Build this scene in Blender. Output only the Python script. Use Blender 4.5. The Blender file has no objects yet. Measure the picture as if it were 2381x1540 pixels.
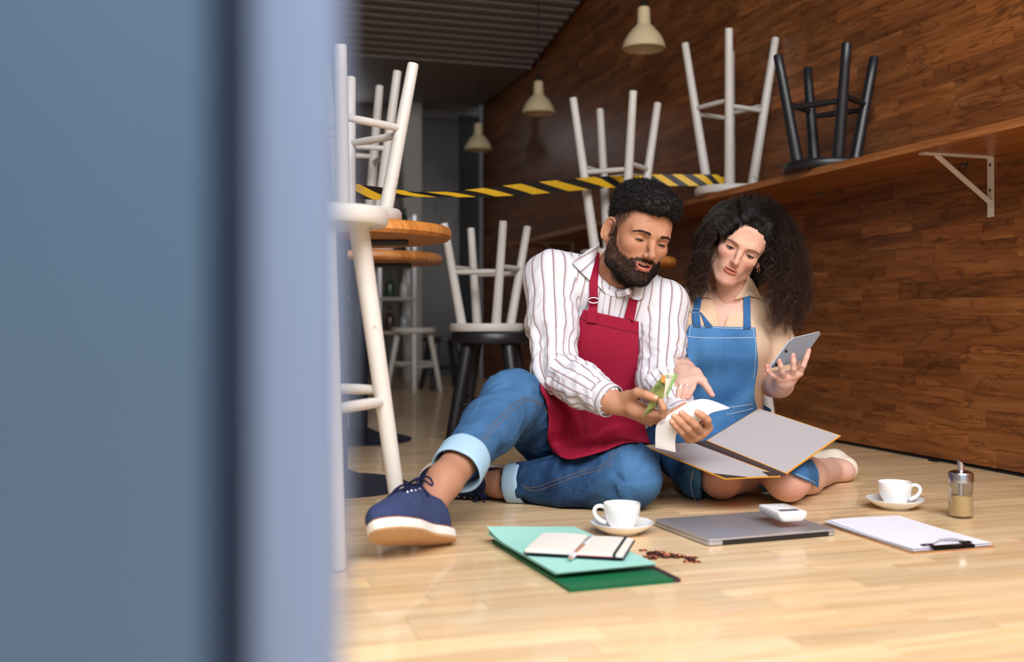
import bpy, bmesh, math, random
import numpy as np
from mathutils import Vector, Matrix, Quaternion
from mathutils.bvhtree import BVHTree
random.seed(7); RNG = np.random.default_rng(11)
SC = bpy.context.scene
COL = SC.collection

# ------------------------------------------------------------------ camera
FPX, CAMH, HORX, HORY = 2420.0, 0.49, 1190.5, 750.0      # focal length (px of a 2381 px wide frame), eye height, horizon
cam = bpy.data.cameras.new('camera'); cam_o = bpy.data.objects.new('camera', cam); COL.objects.link(cam_o)
cam.sensor_width = 36.0; cam.lens = FPX / 2381.0 * 36.0
cam.shift_y = (HORY - 770.0) / 2381.0
cam_o.location = (0, 0, CAMH); cam_o.rotation_euler = (math.pi / 2, 0, 0)
cam.clip_start = 0.02; cam.clip_end = 60
cam.dof.use_dof = True; cam.dof.focus_distance = 2.92; cam.dof.aperture_fstop = 2.1
SC.camera = cam_o
# ------------------------------------------------------------------ world, light, exposure
w = bpy.data.worlds.new('world'); SC.world = w; w.use_nodes = True
bg = w.node_tree.nodes['Background']; bg.inputs[0].default_value = (0.80, 0.90, 1.0, 1); bg.inputs[1].default_value = 0.80
def area(name, loc, target, sx, sy, power, col, spread=180):
    l = bpy.data.lights.new(name, 'AREA'); l.shape = 'RECTANGLE'; l.size = sx; l.size_y = sy; l.energy = power; l.color = col
    l.spread = math.radians(spread)
    o = bpy.data.objects.new(name, l); COL.objects.link(o); o.location = loc
    o.rotation_euler = (Vector(target) - Vector(loc)).to_track_quat('-Z', 'Y').to_euler(); return o
area('shopfront_daylight', (0.75, -0.35, 2.70), (0.60, 1.25, 0.0), 3.8, 1.8, 275, (1.0, 0.985, 0.975))
area('back_fill_light', (-1.95, 9.15, 1.55), (-1.2, 5.0, 1.1), 1.3, 1.5, 38, (0.86, 0.93, 1.0))  # added unseen area light: cool sheen and fill for the far wall
SC.view_settings.view_transform = 'Standard'; SC.view_settings.look = 'None'
SC.view_settings.gamma = 1.0; SC.view_settings.use_curve_mapping = False; SC.view_settings.exposure = 0.0
SC.cycles.max_bounces = 7; SC.cycles.diffuse_bounces = 4; SC.cycles.glossy_bounces = 3; SC.cycles.transmission_bounces = 6
SC.cycles.use_denoising = True; SC.cycles.sample_clamp_indirect = 6.0; SC.cycles.caustics_reflective = False; SC.cycles.caustics_refractive = False

# ------------------------------------------------------------------ coordinates
def P(px, py, d):                       # pixel of the photograph + depth -> world
    return Vector(((px - HORX) / FPX * d, d, CAMH + (HORY - py) / FPX * d))
def F(px, py, z=0.0):                   # pixel on a horizontal plane of height z
    d = (CAMH - z) * FPX / (py - HORY); return Vector(((px - HORX) / FPX * d, d, z))
def PX(p):                              # world -> pixel
    return (HORX + p[0] / p[1] * FPX, HORY - (p[2] - CAMH) / p[1] * FPX)
WU = Vector((-0.2974, 0.9548, 0)); WN = Vector((-0.9548, -0.2974, 0)); W0 = Vector((1.625, 3.303, 0))   # right wall: run, inward normal, a point
def W(s, o, z):                         # wall frame: along the wall, out into the room, up
    return W0 + WU * s + WN * o + Vector((0, 0, z))

# ------------------------------------------------------------------ materials
def lin(c):
    return tuple(((v / 255.0) / 12.92 if v / 255.0 <= 0.04045 else ((v / 255.0 + 0.055) / 1.055) ** 2.4) for v in c) + (1.0,)
class NT:
    def __init__(s, name):
        s.m = bpy.data.materials.new(name); s.m.use_nodes = True; s.t = s.m.node_tree; s.b = s.t.nodes['Principled BSDF']
    def n(s, typ, **kw):
        nd = s.t.nodes.new(typ)
        for k, v in kw.items(): setattr(nd, k, v)
        return nd
    def l(s, a, b): s.t.links.new(a, b)
    def math(s, op, a, b=None, clamp=False):
        nd = s.n('ShaderNodeMath', operation=op, use_clamp=clamp)
        for i, v in enumerate((a, b)):
            if v is None: continue
            if isinstance(v, (int, float)): nd.inputs[i].default_value = v
            else: s.l(v, nd.inputs[i])
        return nd.outputs[0]
    def mix(s, fac, a, b, blend='MIX'):
        nd = s.n('ShaderNodeMix', data_type='RGBA', blend_type=blend)
        for i, v in ((0, fac), (6, a), (7, b)):
            if isinstance(v, (int, float)): nd.inputs[i].default_value = v
            elif isinstance(v, tuple): nd.inputs[i].default_value = v
            else: s.l(v, nd.inputs[i])
        return nd.outputs[2]
    def ramp(s, fac, stops, interp='LINEAR'):
        nd = s.n('ShaderNodeValToRGB'); s.l(fac, nd.inputs[0]); cr = nd.color_ramp; cr.interpolation = interp
        while len(cr.elements) > 1: cr.elements.remove(cr.elements[-1])
        cr.elements[0].position = stops[0][0]; cr.elements[0].color = stops[0][1]
        for p, c in stops[1:]:
            e = cr.elements.new(p); e.color = c
        return nd.outputs[0]
    def noise(s, vec, scale, detail=3, rough=0.55, dist=0.0, out=0):
        nd = s.n('ShaderNodeTexNoise'); nd.inputs['Scale'].default_value = scale; nd.inputs['Detail'].default_value = detail
        nd.inputs['Roughness'].default_value = rough; nd.inputs['Distortion'].default_value = dist
        if vec is not None: s.l(vec, nd.inputs['Vector'])
        return nd.outputs[out]
    def bump(s, h, strength, dist=0.01):
        nd = s.n('ShaderNodeBump'); nd.inputs['Strength'].default_value = strength; nd.inputs['Distance'].default_value = dist
        s.l(h, nd.inputs['Height']); s.l(nd.outputs[0], s.b.inputs['Normal'])
    def set(s, **kw):
        for k, v in kw.items(): s.b.inputs[k.replace('_', ' ')].default_value = v
def plain(name, col, rough=0.5, metal=0.0, var=0.06, scale=40.0, bump=0.0, bscale=None, sheen=0.0, coat=0.0, spec=None):
    N = NT(name); tc = N.n('ShaderNodeTexCoord').outputs['Object']
    f = N.noise(tc, scale, 4)
    c = lin(col); a = tuple(v * (1 - var) for v in c[:3]) + (1,); b = tuple(min(1, v * (1 + var)) for v in c[:3]) + (1,)
    N.l(N.mix(f, a, b), N.b.inputs['Base Color']); N.set(Roughness=rough, Metallic=metal)
    if spec is not None: N.b.inputs['Specular IOR Level'].default_value = spec
    if sheen: N.b.inputs['Sheen Weight'].default_value = sheen
    if coat: N.b.inputs['Coat Weight'].default_value = coat
    if bump: N.bump(N.noise(tc, bscale or scale * 4, 3), bump, 0.002)
    return N.m
def wood(name, cols, along, across, rnd='object', streak=0.0, rough=0.35, sa=1.2, sb=22.0, coat=0.0, streak_col=(70, 38, 20), fine=0.25, tones=1.0):
    """cols: light/mid/dark sRGB.  grain runs along `along`, varies over `across` and z"""
    N = NT(name); pos = N.n('ShaderNodeNewGeometry').outputs['Position']
    if rnd == 'object': r = N.n('ShaderNodeObjectInfo').outputs['Random']
    elif rnd == 'attr':
        at = N.n('ShaderNodeAttribute'); at.attribute_name = 'rnd'; r = at.outputs['Fac']
    else: r = None
    def dot(v):
        nd = N.n('ShaderNodeVectorMath', operation='DOT_PRODUCT'); N.l(pos, nd.inputs[0]); nd.inputs[1].default_value = v; return nd.outputs['Value']
    a = dot(along); b = dot(across)
    cb = N.n('ShaderNodeCombineXYZ'); N.l(N.math('MULTIPLY', a, sa), cb.inputs[0]); N.l(N.math('MULTIPLY', b, sb), cb.inputs[1])
    vec = cb.outputs[0]
    if r is not None:
        off = N.math('MULTIPLY', r, 137.0); N.l(off, cb.inputs[2])
    g1 = N.noise(vec, 1.0, 5, 0.6, 0.6); g2 = N.noise(vec, 3.4, 4, 0.6, 0.2)
    mid = N.ramp(g1, [(0.30, lin(cols[2])), (0.52, lin(cols[1])), (0.72, lin(cols[0]))])
    fc = N.ramp(g2, [(0.35, (1 - fine, 1 - fine, 1 - fine, 1)), (0.6, (1, 1, 1, 1))])
    c = N.mix(1.0, mid, fc, 'MULTIPLY')
    if r is not None:
        tone = N.ramp(r, [(p_, tuple(1 + (v - 1) * tones for v in c_) + (1,)) for p_, c_ in ((0.0, (0.78, 0.76, 0.74)), (0.35, (0.93, 0.92, 0.90)), (0.7, (1.05, 1.04, 1.02)), (1.0, (1.26, 1.22, 1.14)))])
        c = N.mix(1.0, c, tone, 'MULTIPLY')
    if streak:
        cb2 = N.n('ShaderNodeCombineXYZ'); N.l(N.math('MULTIPLY', a, sa * 1.6), cb2.inputs[0]); N.l(N.math('MULTIPLY', b, sb * 0.9), cb2.inputs[1])
        if r is not None: N.l(N.math('MULTIPLY', r, 311.0), cb2.inputs[2])
        s1 = N.noise(cb2.outputs[0], 1.0, 2, 0.5, 1.6)
        m = N.ramp(N.math('ABSOLUTE', N.math('SUBTRACT', s1, 0.56)), [(0.0, (1, 1, 1, 1)), (0.012, (0.8, 0.8, 0.8, 1)), (0.035, (0, 0, 0, 1))])
        c = N.mix(N.math('MULTIPLY', m, streak), c, lin(streak_col))
    N.l(c, N.b.inputs['Base Color']); N.set(Roughness=rough)
    N.l(N.math('ADD', N.math('MULTIPLY', g2, 0.16), rough - 0.06), N.b.inputs['Roughness'])
    if coat: N.b.inputs['Coat Weight'].default_value = coat; N.b.inputs['Coat Roughness'].default_value = 0.07
    N.bump(g2, 0.06, 0.001)
    return N.m

# ------------------------------------------------------------------ mesh helpers
class MB:
    def __init__(s): s.v = []; s.f = []; s.mi = []; s.cur = 0
    def add(s, vs, fs):
        o = len(s.v); s.v += [tuple(v) for v in vs]; s.f += [tuple(i + o for i in f) for f in fs]; s.mi += [s.cur] * len(fs); return s
    def box(s, c, size, rot=None, bev=0.0):
        bm = bmesh.new(); bmesh.ops.create_cube(bm, size=1.0); bmesh.ops.scale(bm, vec=size, verts=bm.verts)
        if bev: bmesh.ops.bevel(bm, geom=bm.edges[:], offset=bev, segments=2, affect='EDGES', profile=0.6)
        M = Matrix.Translation(c) @ (rot.to_4x4() if rot is not None else Matrix())
        bm.transform(M); return s.frombm(bm)
    def frombm(s, bm):
        bm.verts.index_update(); s.add([v.co[:] for v in bm.verts], [[v.index for v in f.verts] for f in bm.faces]); bm.free(); return s
    def tube(s, pts, rad, n=8, caps=True, closed=False, flat=1.0, up=None):
        pts = [Vector(p) for p in pts]; m = len(pts); rad = [rad] * m if isinstance(rad, (int, float)) else list(rad)
        vs = []; nrm = None
        for i in range(m):
            t = (pts[(i + 1) % m] - pts[i - 1]) if closed else (pts[min(i + 1, m - 1)] - pts[max(i - 1, 0)])
            if t.length < 1e-9: t = Vector((0, 0, 1))
            t.normalize()
            if nrm is None:
                u = Vector(up) if up is not None else (Vector((0, 0, 1)) if abs(t.z) < 0.9 else Vector((1, 0, 0)))
                nrm = (u - t * u.dot(t)).normalized()
            else:
                q = nrm - t * nrm.dot(t); nrm = q.normalized() if q.length > 1e-6 else nrm
            bn = t.cross(nrm)
            for k in range(n):
                a = 2 * math.pi * k / n; vs.append(pts[i] + (nrm * math.cos(a) * flat + bn * math.sin(a)) * rad[i])
        fs = []
        for i in range(m if closed else m - 1):
            j = (i + 1) % m
            for k in range(n): fs.append((i * n + k, i * n + (k + 1) % n, j * n + (k + 1) % n, j * n + k))
        if caps and not closed: fs += [tuple(range(n - 1, -1, -1)), tuple((m - 1) * n + k for k in range(n))]
        return s.add(vs, fs)
    def lathe(s, prof, n=40, c=(0, 0, 0), axis=None, close=False):
        vs = []; fs = []; R = Vector((0, 0, 1)).rotation_difference(Vector(axis)).to_matrix() if axis is not None else Matrix.Identity(3)
        for r, z in prof:
            for k in range(n):
                a = 2 * math.pi * k / n; vs.append(Vector(c) + R @ Vector((r * math.cos(a), r * math.sin(a), z)))
        m = len(prof)
        for i in range(m if close else m - 1):
            j = (i + 1) % m
            for k in range(n): fs.append((i * n + k, i * n + (k + 1) % n, j * n + (k + 1) % n, j * n + k))
        if not close:
            if prof[0][0] > 1e-6: fs.append(tuple(range(n - 1, -1, -1)))
            if prof[-1][0] > 1e-6: fs.append(tuple((m - 1) * n + k for k in range(n)))
        return s.add(vs, fs)
    def prism(s, poly, vec):
        """poly: list of 3-D points (planar), extruded by vec"""
        n = len(poly); vec = Vector(vec); vs = [Vector(p) for p in poly] + [Vector(p) + vec for p in poly]
        fs = [tuple(range(n - 1, -1, -1)), tuple(range(n, 2 * n))] + [(i, (i + 1) % n, n + (i + 1) % n, n + i) for i in range(n)]
        return s.add(vs, fs)
    def sheet(s, G, thick, nrm=None):
        """G: rows x cols grid of points; thickened along the grid normals (or nrm), closed rim"""
        G = np.array([[tuple(p) for p in r] for r in G], float); R, C = G.shape[:2]
        if nrm is None:
            du = np.gradient(G, axis=1); dv = np.gradient(G, axis=0); N_ = np.cross(du, dv); N_ /= np.linalg.norm(N_, axis=2, keepdims=True) + 1e-12
        else: N_ = np.broadcast_to(np.array(nrm, float), G.shape)
        A = G + N_ * thick / 2; B = G - N_ * thick / 2
        vs = [tuple(v) for v in A.reshape(-1, 3)] + [tuple(v) for v in B.reshape(-1, 3)]; o = R * C; fs = []
        for i in range(R - 1):
            for j in range(C - 1):
                a, b, c, d = i * C + j, i * C + j + 1, (i + 1) * C + j + 1, (i + 1) * C + j
                fs += [(a, b, c, d), (o + d, o + c, o + b, o + a)]
        rim = [(0, j) for j in range(C)] + [(i, C - 1) for i in range(1, R)] + [(R - 1, j) for j in range(C - 2, -1, -1)] + [(i, 0) for i in range(R - 2, 0, -1)]
        ids = [i * C + j for i, j in rim]
        for k in range(len(ids)):
            a, b = ids[k], ids[(k + 1) % len(ids)]; fs.append((b, a, o + a, o + b))
        return s.add(vs, fs)

def mesh_obj(name, v, f, mats, parent=None, smooth=True, mi=None, loc=None, angle=40):
    """links ONE mesh object; vertices are world coordinates (parent-local if the parent was built locally)"""
    me = bpy.data.meshes.new(name)
    base = Vector(parent.location) if (parent is not None and parent.get('_w')) else Vector((0, 0, 0))
    off = base
    if parent is not None:
        pp = parent
        off = Vector((0, 0, 0)); q = parent
        while q is not None: off = off + Vector(q.location); q = q.parent
        if not parent.get('_w'): off = Vector((0, 0, 0))
    if parent is None and loc is None:
        a = np.array(v); loc = Vector(((a[:, 0].min() + a[:, 0].max()) / 2, (a[:, 1].min() + a[:, 1].max()) / 2, a[:, 2].min())); off = loc
    elif loc is not None and parent is None: off = Vector((0, 0, 0))
    if isinstance(v, np.ndarray):
        me.from_pydata((v - np.array(off)).tolist(), [], f.tolist() if isinstance(f, np.ndarray) else f)
    else: me.from_pydata([(a[0] - off.x, a[1] - off.y, a[2] - off.z) for a in v], [], f)
    if not isinstance(mats, (list, tuple)): mats = [mats]
    for m in mats: me.materials.append(m)
    if mi is not None and len(mats) > 1: me.polygons.foreach_set('material_index', np.array(mi, dtype=np.int32))
    if smooth:
        me.polygons.foreach_set('use_smooth', np.ones(len(me.polygons), dtype=bool))
        if angle < 180:
            try: me.set_sharp_from_angle(angle=math.radians(angle))
            except Exception: pass
    me.update()
    o = bpy.data.objects.new(name, me); COL.objects.link(o)
    if parent is not None:
        o.parent = parent; o['_w'] = parent.get('_w', 0)
    else: o.location = loc
    return o
def obj(name, mb, mat, parent=None, smooth=True, angle=40, loc=None):
    return mesh_obj(name, mb.v, mb.f, mat, parent, smooth, mb.mi if isinstance(mat, (list, tuple)) else None, loc, angle)
def tag(o, label=None, cat=None, group=None, kind=None):
    if label: o['label'] = label
    if cat: o['category'] = cat
    if group: o['group'] = group
    if kind: o['kind'] = kind
    return o
def thing(name, loc, label, cat, group=None, world=True, rot=None):
    """an Empty at the base of a thing; world=True: its parts are given in world coordinates"""
    o = bpy.data.objects.new(name, None); COL.objects.link(o); o.location = loc; o.empty_display_size = 0.05
    if rot is not None: o.rotation_euler = rot
    if world: o['_w'] = 1
    return tag(o, label, cat, group)
def copy_tree(o, parent=None):
    c = o.copy(); COL.objects.link(c); c.parent = parent
    for ch in o.children: copy_tree(ch, c)
    return c
def bez(pts, n=8, closed=False):
    """Catmull-Rom through points"""
    pts = [Vector(p) for p in pts]; m = len(pts); out = []
    for i in range(m if closed else m - 1):
        p0 = pts[(i - 1) % m] if (closed or i > 0) else pts[0]; p1 = pts[i]; p2 = pts[(i + 1) % m]
        p3 = pts[(i + 2) % m] if (closed or i + 2 < m) else p2
        for k in range(n):
            t = k / n; out.append(0.5 * ((2 * p1) + (p2 - p0) * t + (2 * p0 - 5 * p1 + 4 * p2 - p3) * t * t + (3 * p1 - p0 - 3 * p2 + p3) * t ** 3))
    if not closed: out.append(pts[-1])
    return out
# ================================================================== materials of the place
G_ = (0.9548, 0.2974, 0.0); U_ = (-0.2974, 0.9548, 0.0)
FLOORC = [(240, 216, 180), (230, 200, 158), (214, 176, 130)]
M_floor_o = wood('floor_strip_wood', FLOORC, G_, U_, 'object', 0.0, 0.34, 1.6, 26.0, coat=0.32, fine=0.08, tones=0.62)
M_floor_a = wood('floor_strip_wood_far', FLOORC, G_, U_, 'attr', 0.0, 0.34, 1.6, 26.0, coat=0.32, fine=0.08, tones=0.62)
WALLC = [(166, 108, 64), (142, 86, 46), (112, 63, 32)]
M_wall_o = wood('wall_strip_wood', WALLC, U_, (0, 0, 1), 'object', 0.55, 0.34, 1.9, 20.0, fine=0.18, streak_col=(62, 30, 14))
M_wall_a = wood('wall_strip_wood_far', WALLC, U_, (0, 0, 1), 'attr', 0.55, 0.34, 1.9, 20.0, fine=0.18, streak_col=(62, 30, 14))
M_shelf = wood('shelf_beech', [(186, 124, 74), (166, 102, 54), (140, 80, 40)], U_, (0.9548, 0.2974, 1.0), None, 0.35, 0.28, 1.2, 30.0)
M_table = wood('table_beech', [(226, 158, 92), (206, 134, 66), (182, 110, 48)], (1, 0.1, 0), (-0.1, 1, 0.4), None, 0.2, 0.35, 1.4, 28.0)
M_slat = plain('slat_grey_paint', (128, 116, 112), 0.6, var=0.05, scale=12)
M_dark = plain('black_board', (26, 24, 26), 0.7)  # plain black board, its own colour: backings, trim, door leaf, counter
M_plaster = plain('grey_plaster', (120, 116, 112), 0.8, var=0.12, scale=4, bump=0.15)
M_white = plain('white_powder_coat', (225, 220, 215), 0.4, var=0.03)
M_chrome = plain('brushed_steel', (200, 200, 204), 0.22, 1.0, var=0.08, scale=60)
M_blackmetal = plain('black_metal', (34, 36, 42), 0.42, 0.3, var=0.1)
def worn_paint(name, base, under, rough=0.45, amt=0.5):
    N = NT(name); tc = N.n('ShaderNodeTexCoord').outputs['Object']
    a = N.noise(tc, 60, 5, 0.7); b = N.noise(tc, 9, 2)
    fl = N.ramp(N.math('ADD', N.math('MULTIPLY', a, 0.8), N.math('MULTIPLY', b, 0.35)), [(0.70, (0, 0, 0, 1)), (0.76, (amt, amt, amt, 1))])
    c = N.mix(N.noise(tc, 14, 3), lin(base), tuple(v * 0.88 for v in lin(base)[:3]) + (1,))
    N.l(N.mix(fl, c, lin(under)), N.b.inputs['Base Color']); N.set(Roughness=rough); N.bump(a, 0.05, 0.001); return N.m
M_wpaint = worn_paint('worn_white_paint', (212, 208, 203), (120, 100, 84))
M_bpaint = worn_paint('worn_black_paint', (30, 30, 35), (84, 76, 70), 0.38, 0.25)

# ================================================================== floor
def bxmesh():
    me = bpy.data.meshes.new('strip'); bm = bmesh.new(); bmesh.ops.create_cube(bm, size=1.0)
    bmesh.ops.bevel(bm, geom=[e for e in bm.edges if all(v.co.z > 0 for v in e.verts)], offset=0.004, segments=1, affect='EDGES'); bm.to_mesh(me); bm.free(); return me
STRIP_F = bxmesh(); STRIP_F.name = 'floor_strip'; STRIP_F.materials.append(M_floor_o)
STRIP_W = bxmesh(); STRIP_W.name = 'wall_strip'; STRIP_W.materials.append(M_wall_o)
SMIN, SMAX, OMAX = -4.6, 6.40, 4.6
mb = MB(); mb.prism([W(SMIN, -0.05, -0.06), W(SMIN, OMAX, -0.06), W(SMAX + 0.3, OMAX, -0.06), W(SMAX + 0.3, -0.05, -0.06)], (0, 0, 0.048))
floor = tag(obj('floor', mb, M_dark, smooth=False), 'varnished pale beech strip floor of the cafe', None, None, 'structure'); floor['_w'] = 1
def boxes_joined(items, frame):
    """items: (s0,s1,o0,o1,z0,z1,rnd) in the wall frame -> one mesh with a face attribute rnd"""
    V = []; Fc = []; R = []
    for s0, s1, o0, o1, z0, z1, r in items:
        b = len(V)
        for z in (z0, z1):
            for s_, o_ in ((s0, o0), (s1, o0), (s1, o1), (s0, o1)): V.append(tuple(W(s_, o_, z)))
        for f in ((3, 2, 1, 0), (4, 5, 6, 7), (0, 1, 5, 4), (1, 2, 6, 5), (2, 3, 7, 6), (3, 0, 4, 7)): Fc.append(tuple(b + i for i in f)); R.append(r)
    return V, Fc, R
rows = []; sw = 0.070; s = SMIN; rng = random.Random(3)
items = []
while s < SMAX:
    o = -rng.random() * 0.5
    while o < OMAX:
        L = rng.choice((0.28, 0.36, 0.42, 0.5, 0.58)); a, b = max(o, 0.003), min(o + L, OMAX)
        if b - a > 0.03: items.append((s, s + sw, a, b))
        o += L
    s += sw
def inview(it):
    c = W((it[0] + it[1]) / 2, (it[2] + it[3]) / 2, 0)
    if c.y < 1.35: return None
    x, y = PX(c); half = (it[3] - it[2]) / 2 / c.y * FPX
    return c.y if (x + half > 760 and x - half < 2400) else None
vis = sorted([it for it in items if inview(it) is not None], key=inview)[:300]; visset = set(vis)
ROTW = Matrix((WN, -WU, Vector((0, 0, 1)))).transposed()          # local x = out from the wall, local y = back along it
for it in vis:
    o_ = bpy.data.objects.new('floor_strip', STRIP_F); COL.objects.link(o_); o_.parent = floor
    c = W((it[0] + it[1]) / 2, (it[2] + it[3]) / 2, -0.006 + random.uniform(-0.00015, 0.00015))
    o_.matrix_local = Matrix.Translation(c - floor.location) @ ROTW.to_4x4() @ Matrix.Diagonal((it[3] - it[2] - 0.0007, it[1] - it[0] - 0.0007, 0.012, 1))
g = 0.0004
V, Fc, R = boxes_joined([(a + g, b - g, c + g, d - g, -0.012, 0.0, random.random()) for a, b, c, d in items if (a, b, c, d) not in visset], None)
fo = mesh_obj('floor_strips_far', V, Fc, M_floor_a, floor, False); fo.data.attributes.new('rnd', 'FLOAT', 'FACE').data.foreach_set('value', R); tag(fo, kind='stuff')

# ================================================================== right wall of wooden strips
mb = MB(); mb.prism([W(SMIN, 0.0, -0.01), W(SMAX - 0.07, 0.0, -0.01), W(SMAX - 0.07, -0.10, -0.01), W(SMIN, -0.10, -0.01)], (0, 0, 3.3))
wall_r = tag(obj('wall_right', mb, M_dark, smooth=False), 'long wall clad in dark varnished wooden strips', None, None, 'structure'); wall_r['_w'] = 1
items = []; rh = 0.0625; z = 0.012; rng = random.Random(5); k = 0
while z < 3.2:
    s = SMIN - rng.random() * 0.5
    while s < SMAX - 0.07:
        L = rng.choice((0.14, 0.22, 0.3, 0.38, 0.46, 0.55, 0.64)); a, b = max(s, SMIN), min(s + L, SMAX - 0.07)
        if b - a > 0.02: items.append((a, b, z, z + rh))
        s += L
    z += rh; k += 1
def inview(it):
    c = W((it[0] + it[1]) / 2, 0, (it[2] + it[3]) / 2)
    if c.y < 2.6: return None
    x, y = PX(c); half = (it[1] - it[0]) / 2 / c.y * FPX * 0.45
    return c.y if (1560 < x + half and x - half < 2395 and -25 < y < 1110) else None
vis = sorted([it for it in items if inview(it) is not None], key=inview)[:300]; visset = set(vis)
ROTV = Matrix((-WU, Vector((0, 0, 1)), WN)).transposed()
if ROTV.determinant() < 0: ROTV = Matrix((WU, Vector((0, 0, 1)), WN)).transposed()
for it in vis:
    o_ = bpy.data.objects.new('wall_strip', STRIP_W); COL.objects.link(o_); o_.parent = wall_r
    c = W((it[0] + it[1]) / 2, 0.004 + random.uniform(-0.0002, 0.0002), (it[2] + it[3]) / 2)
    o_.matrix_local = Matrix.Translation(c - wall_r.location) @ ROTV.to_4x4() @ Matrix.Diagonal((it[1] - it[0] - 0.0008, it[3] - it[2] - 0.0006, 0.008, 1))
V, Fc, R = boxes_joined([(a + g, b - g, 0.0, 0.008, c + g, d - g, random.random()) for a, b, c, d in items if (a, b, c, d) not in visset], None)
fo = mesh_obj('wall_strips_far', V, Fc, M_wall_a, wall_r, False); fo.data.attributes.new('rnd', 'FLOAT', 'FACE').data.foreach_set('value', R); tag(fo, kind='stuff')
mb = MB(); mb.prism([W(SMIN, 0.0081, 0.0), W(SMAX - 0.07, 0.0081, 0.0), W(SMAX - 0.07, 0.0105, 0.0), W(SMIN, 0.0105, 0.0)], (0, 0, 0.005))
tag(obj('trim_1', mb, M_dark, smooth=False), 'thin black joint strip where the wooden wall meets the floor', None, None, 'structure')

# ================================================================== other walls, ceiling of slats
mb = MB(); mb.prism([W(SMIN, OMAX, -0.01), W(SMAX + 0.3, OMAX, -0.01), W(SMAX + 0.3, OMAX + 0.1, -0.01), W(SMIN, OMAX + 0.1, -0.01)], (0, 0, 3.3))
tag(obj('wall_left', mb, M_plaster, smooth=False), 'grey plastered side wall of the cafe', None, None, 'structure')
mb = MB(); mb.prism([W(SMAX + 0.12, -0.3, -0.01), W(SMAX + 0.12, OMAX, -0.01), W(SMAX + 0.3, OMAX, -0.01), W(SMAX + 0.3, -0.3, -0.01)], (0, 0, 3.3))
tag(obj('wall_back', mb, M_plaster, smooth=False), 'dim grey plaster wall at the far end', None, None, 'structure')
S_BRK = (7.93 - 3.303) / 0.9548                                    # where the flat ceiling ends and the raised part begins
def ceil_z(s): return 2.42 if s > S_BRK else 2.42 + (S_BRK - s) * 0.168
mb = MB()
for s0, s1 in ((SMIN, S_BRK), (S_BRK, SMAX + 0.3)):
    za, zb = ceil_z(s0) + 0.075, ceil_z(s1) + 0.075
    vs = [W(s0, -0.05, za), W(s1, -0.05, zb), W(s1, OMAX + 0.1, zb), W(s0, OMAX + 0.1, za)]
    mb.add(vs + [v + Vector((0, 0, 0.05)) for v in vs], [(3, 2, 1, 0), (4, 5, 6, 7), (0, 1, 5, 4), (1, 2, 6, 5), (2, 3, 7, 6), (3, 0, 4, 7)])
ceil = tag(obj('ceiling', mb, M_dark, smooth=False), 'dark ceiling lined with painted grey slats', None, None, 'structure'); ceil['_w'] = 1
me = bpy.data.meshes.new('slat'); hw, hl, hh = 0.040, (OMAX - 0.06) / 2, 0.030
me.from_pydata([(x * (hw * (0.7 if zz < 0 else 1.0)), y * hl, zz * hh) for zz in (-1, 1) for x, y in ((-1, -1), (1, -1), (1, 1), (-1, 1))], [],
               [(3, 2, 1, 0), (4, 5, 6, 7), (0, 1, 5, 4), (1, 2, 6, 5), (2, 3, 7, 6), (3, 0, 4, 7)]); me.materials.append(M_slat)
ROTS = Matrix((WU, WN, Vector((0, 0, 1)))).transposed()
s = SMAX + 0.05
while s > 1.6:
    pitch = 0.0 if s > S_BRK else math.atan(0.168)
    o_ = bpy.data.objects.new('slat', me); COL.objects.link(o_); o_.parent = ceil
    gap = 0.015 if s > S_BRK else 0.03
    o_.matrix_local = Matrix.Translation(W(s, 0.03 + hl + gap, ceil_z(s) + 0.03) - ceil.location) @ ROTS.to_4x4() @ Matrix.Rotation(pitch, 4, 'Y')
    s -= 0.106
# ------------------------------------------------------------------ far end: door, pillar, poster
def wallbox(s0, s1, o0, o1, z0, z1, mb=None):
    mb = mb or MB(); mb.prism([W(s0, o0, z0), W(s1, o0, z0), W(s1, o1, z0), W(s0, o1, z0)], (0, 0, z1 - z0)); return mb
tag(obj('door_1', wallbox(SMAX + 0.05, SMAX + 0.118, 0.0, 0.185, 0, 2.36), M_dark, smooth=False), 'tall black door leaf in the far corner by the wooden wall', None, None, 'structure')
tag(obj('wall_pillar', wallbox(SMAX - 0.12, SMAX + 0.13, 0.575, 0.735, 0, 2.49), plain('pale_plaster', (176, 174, 170), 0.8, var=0.1, scale=5), smooth=False), 'pale plaster pillar at the far end', None, None, 'structure')
Npo = NT('poster_face'); tc = Npo.n('ShaderNodeTexCoord').outputs['Generated']
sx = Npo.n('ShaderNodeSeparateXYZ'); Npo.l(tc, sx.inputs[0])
base = Npo.ramp(sx.outputs['Z'], [(0.05, lin((52, 50, 54))), (0.3, lin((112, 110, 110))), (0.62, lin((122, 118, 120))), (0.85, lin((64, 60, 70))), (1.0, lin((40, 38, 48)))])  # panel colour over its height: dark foot, lighter middle, dark top
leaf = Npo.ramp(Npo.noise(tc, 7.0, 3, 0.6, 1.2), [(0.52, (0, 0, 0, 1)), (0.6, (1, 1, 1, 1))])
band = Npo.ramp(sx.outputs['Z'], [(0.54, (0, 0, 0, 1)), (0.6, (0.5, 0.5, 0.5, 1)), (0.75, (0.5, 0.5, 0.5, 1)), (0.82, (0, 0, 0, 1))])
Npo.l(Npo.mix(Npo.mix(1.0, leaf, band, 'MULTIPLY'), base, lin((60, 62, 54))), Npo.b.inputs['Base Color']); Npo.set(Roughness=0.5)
tag(obj('poster_panel', wallbox(SMAX + 0.06, SMAX + 0.116, 0.19, 0.57, 0.0, 2.33), Npo.m, smooth=False), 'tall grey poster panel with a faint dark plant print beside the pale pillar', 'poster')
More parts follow.
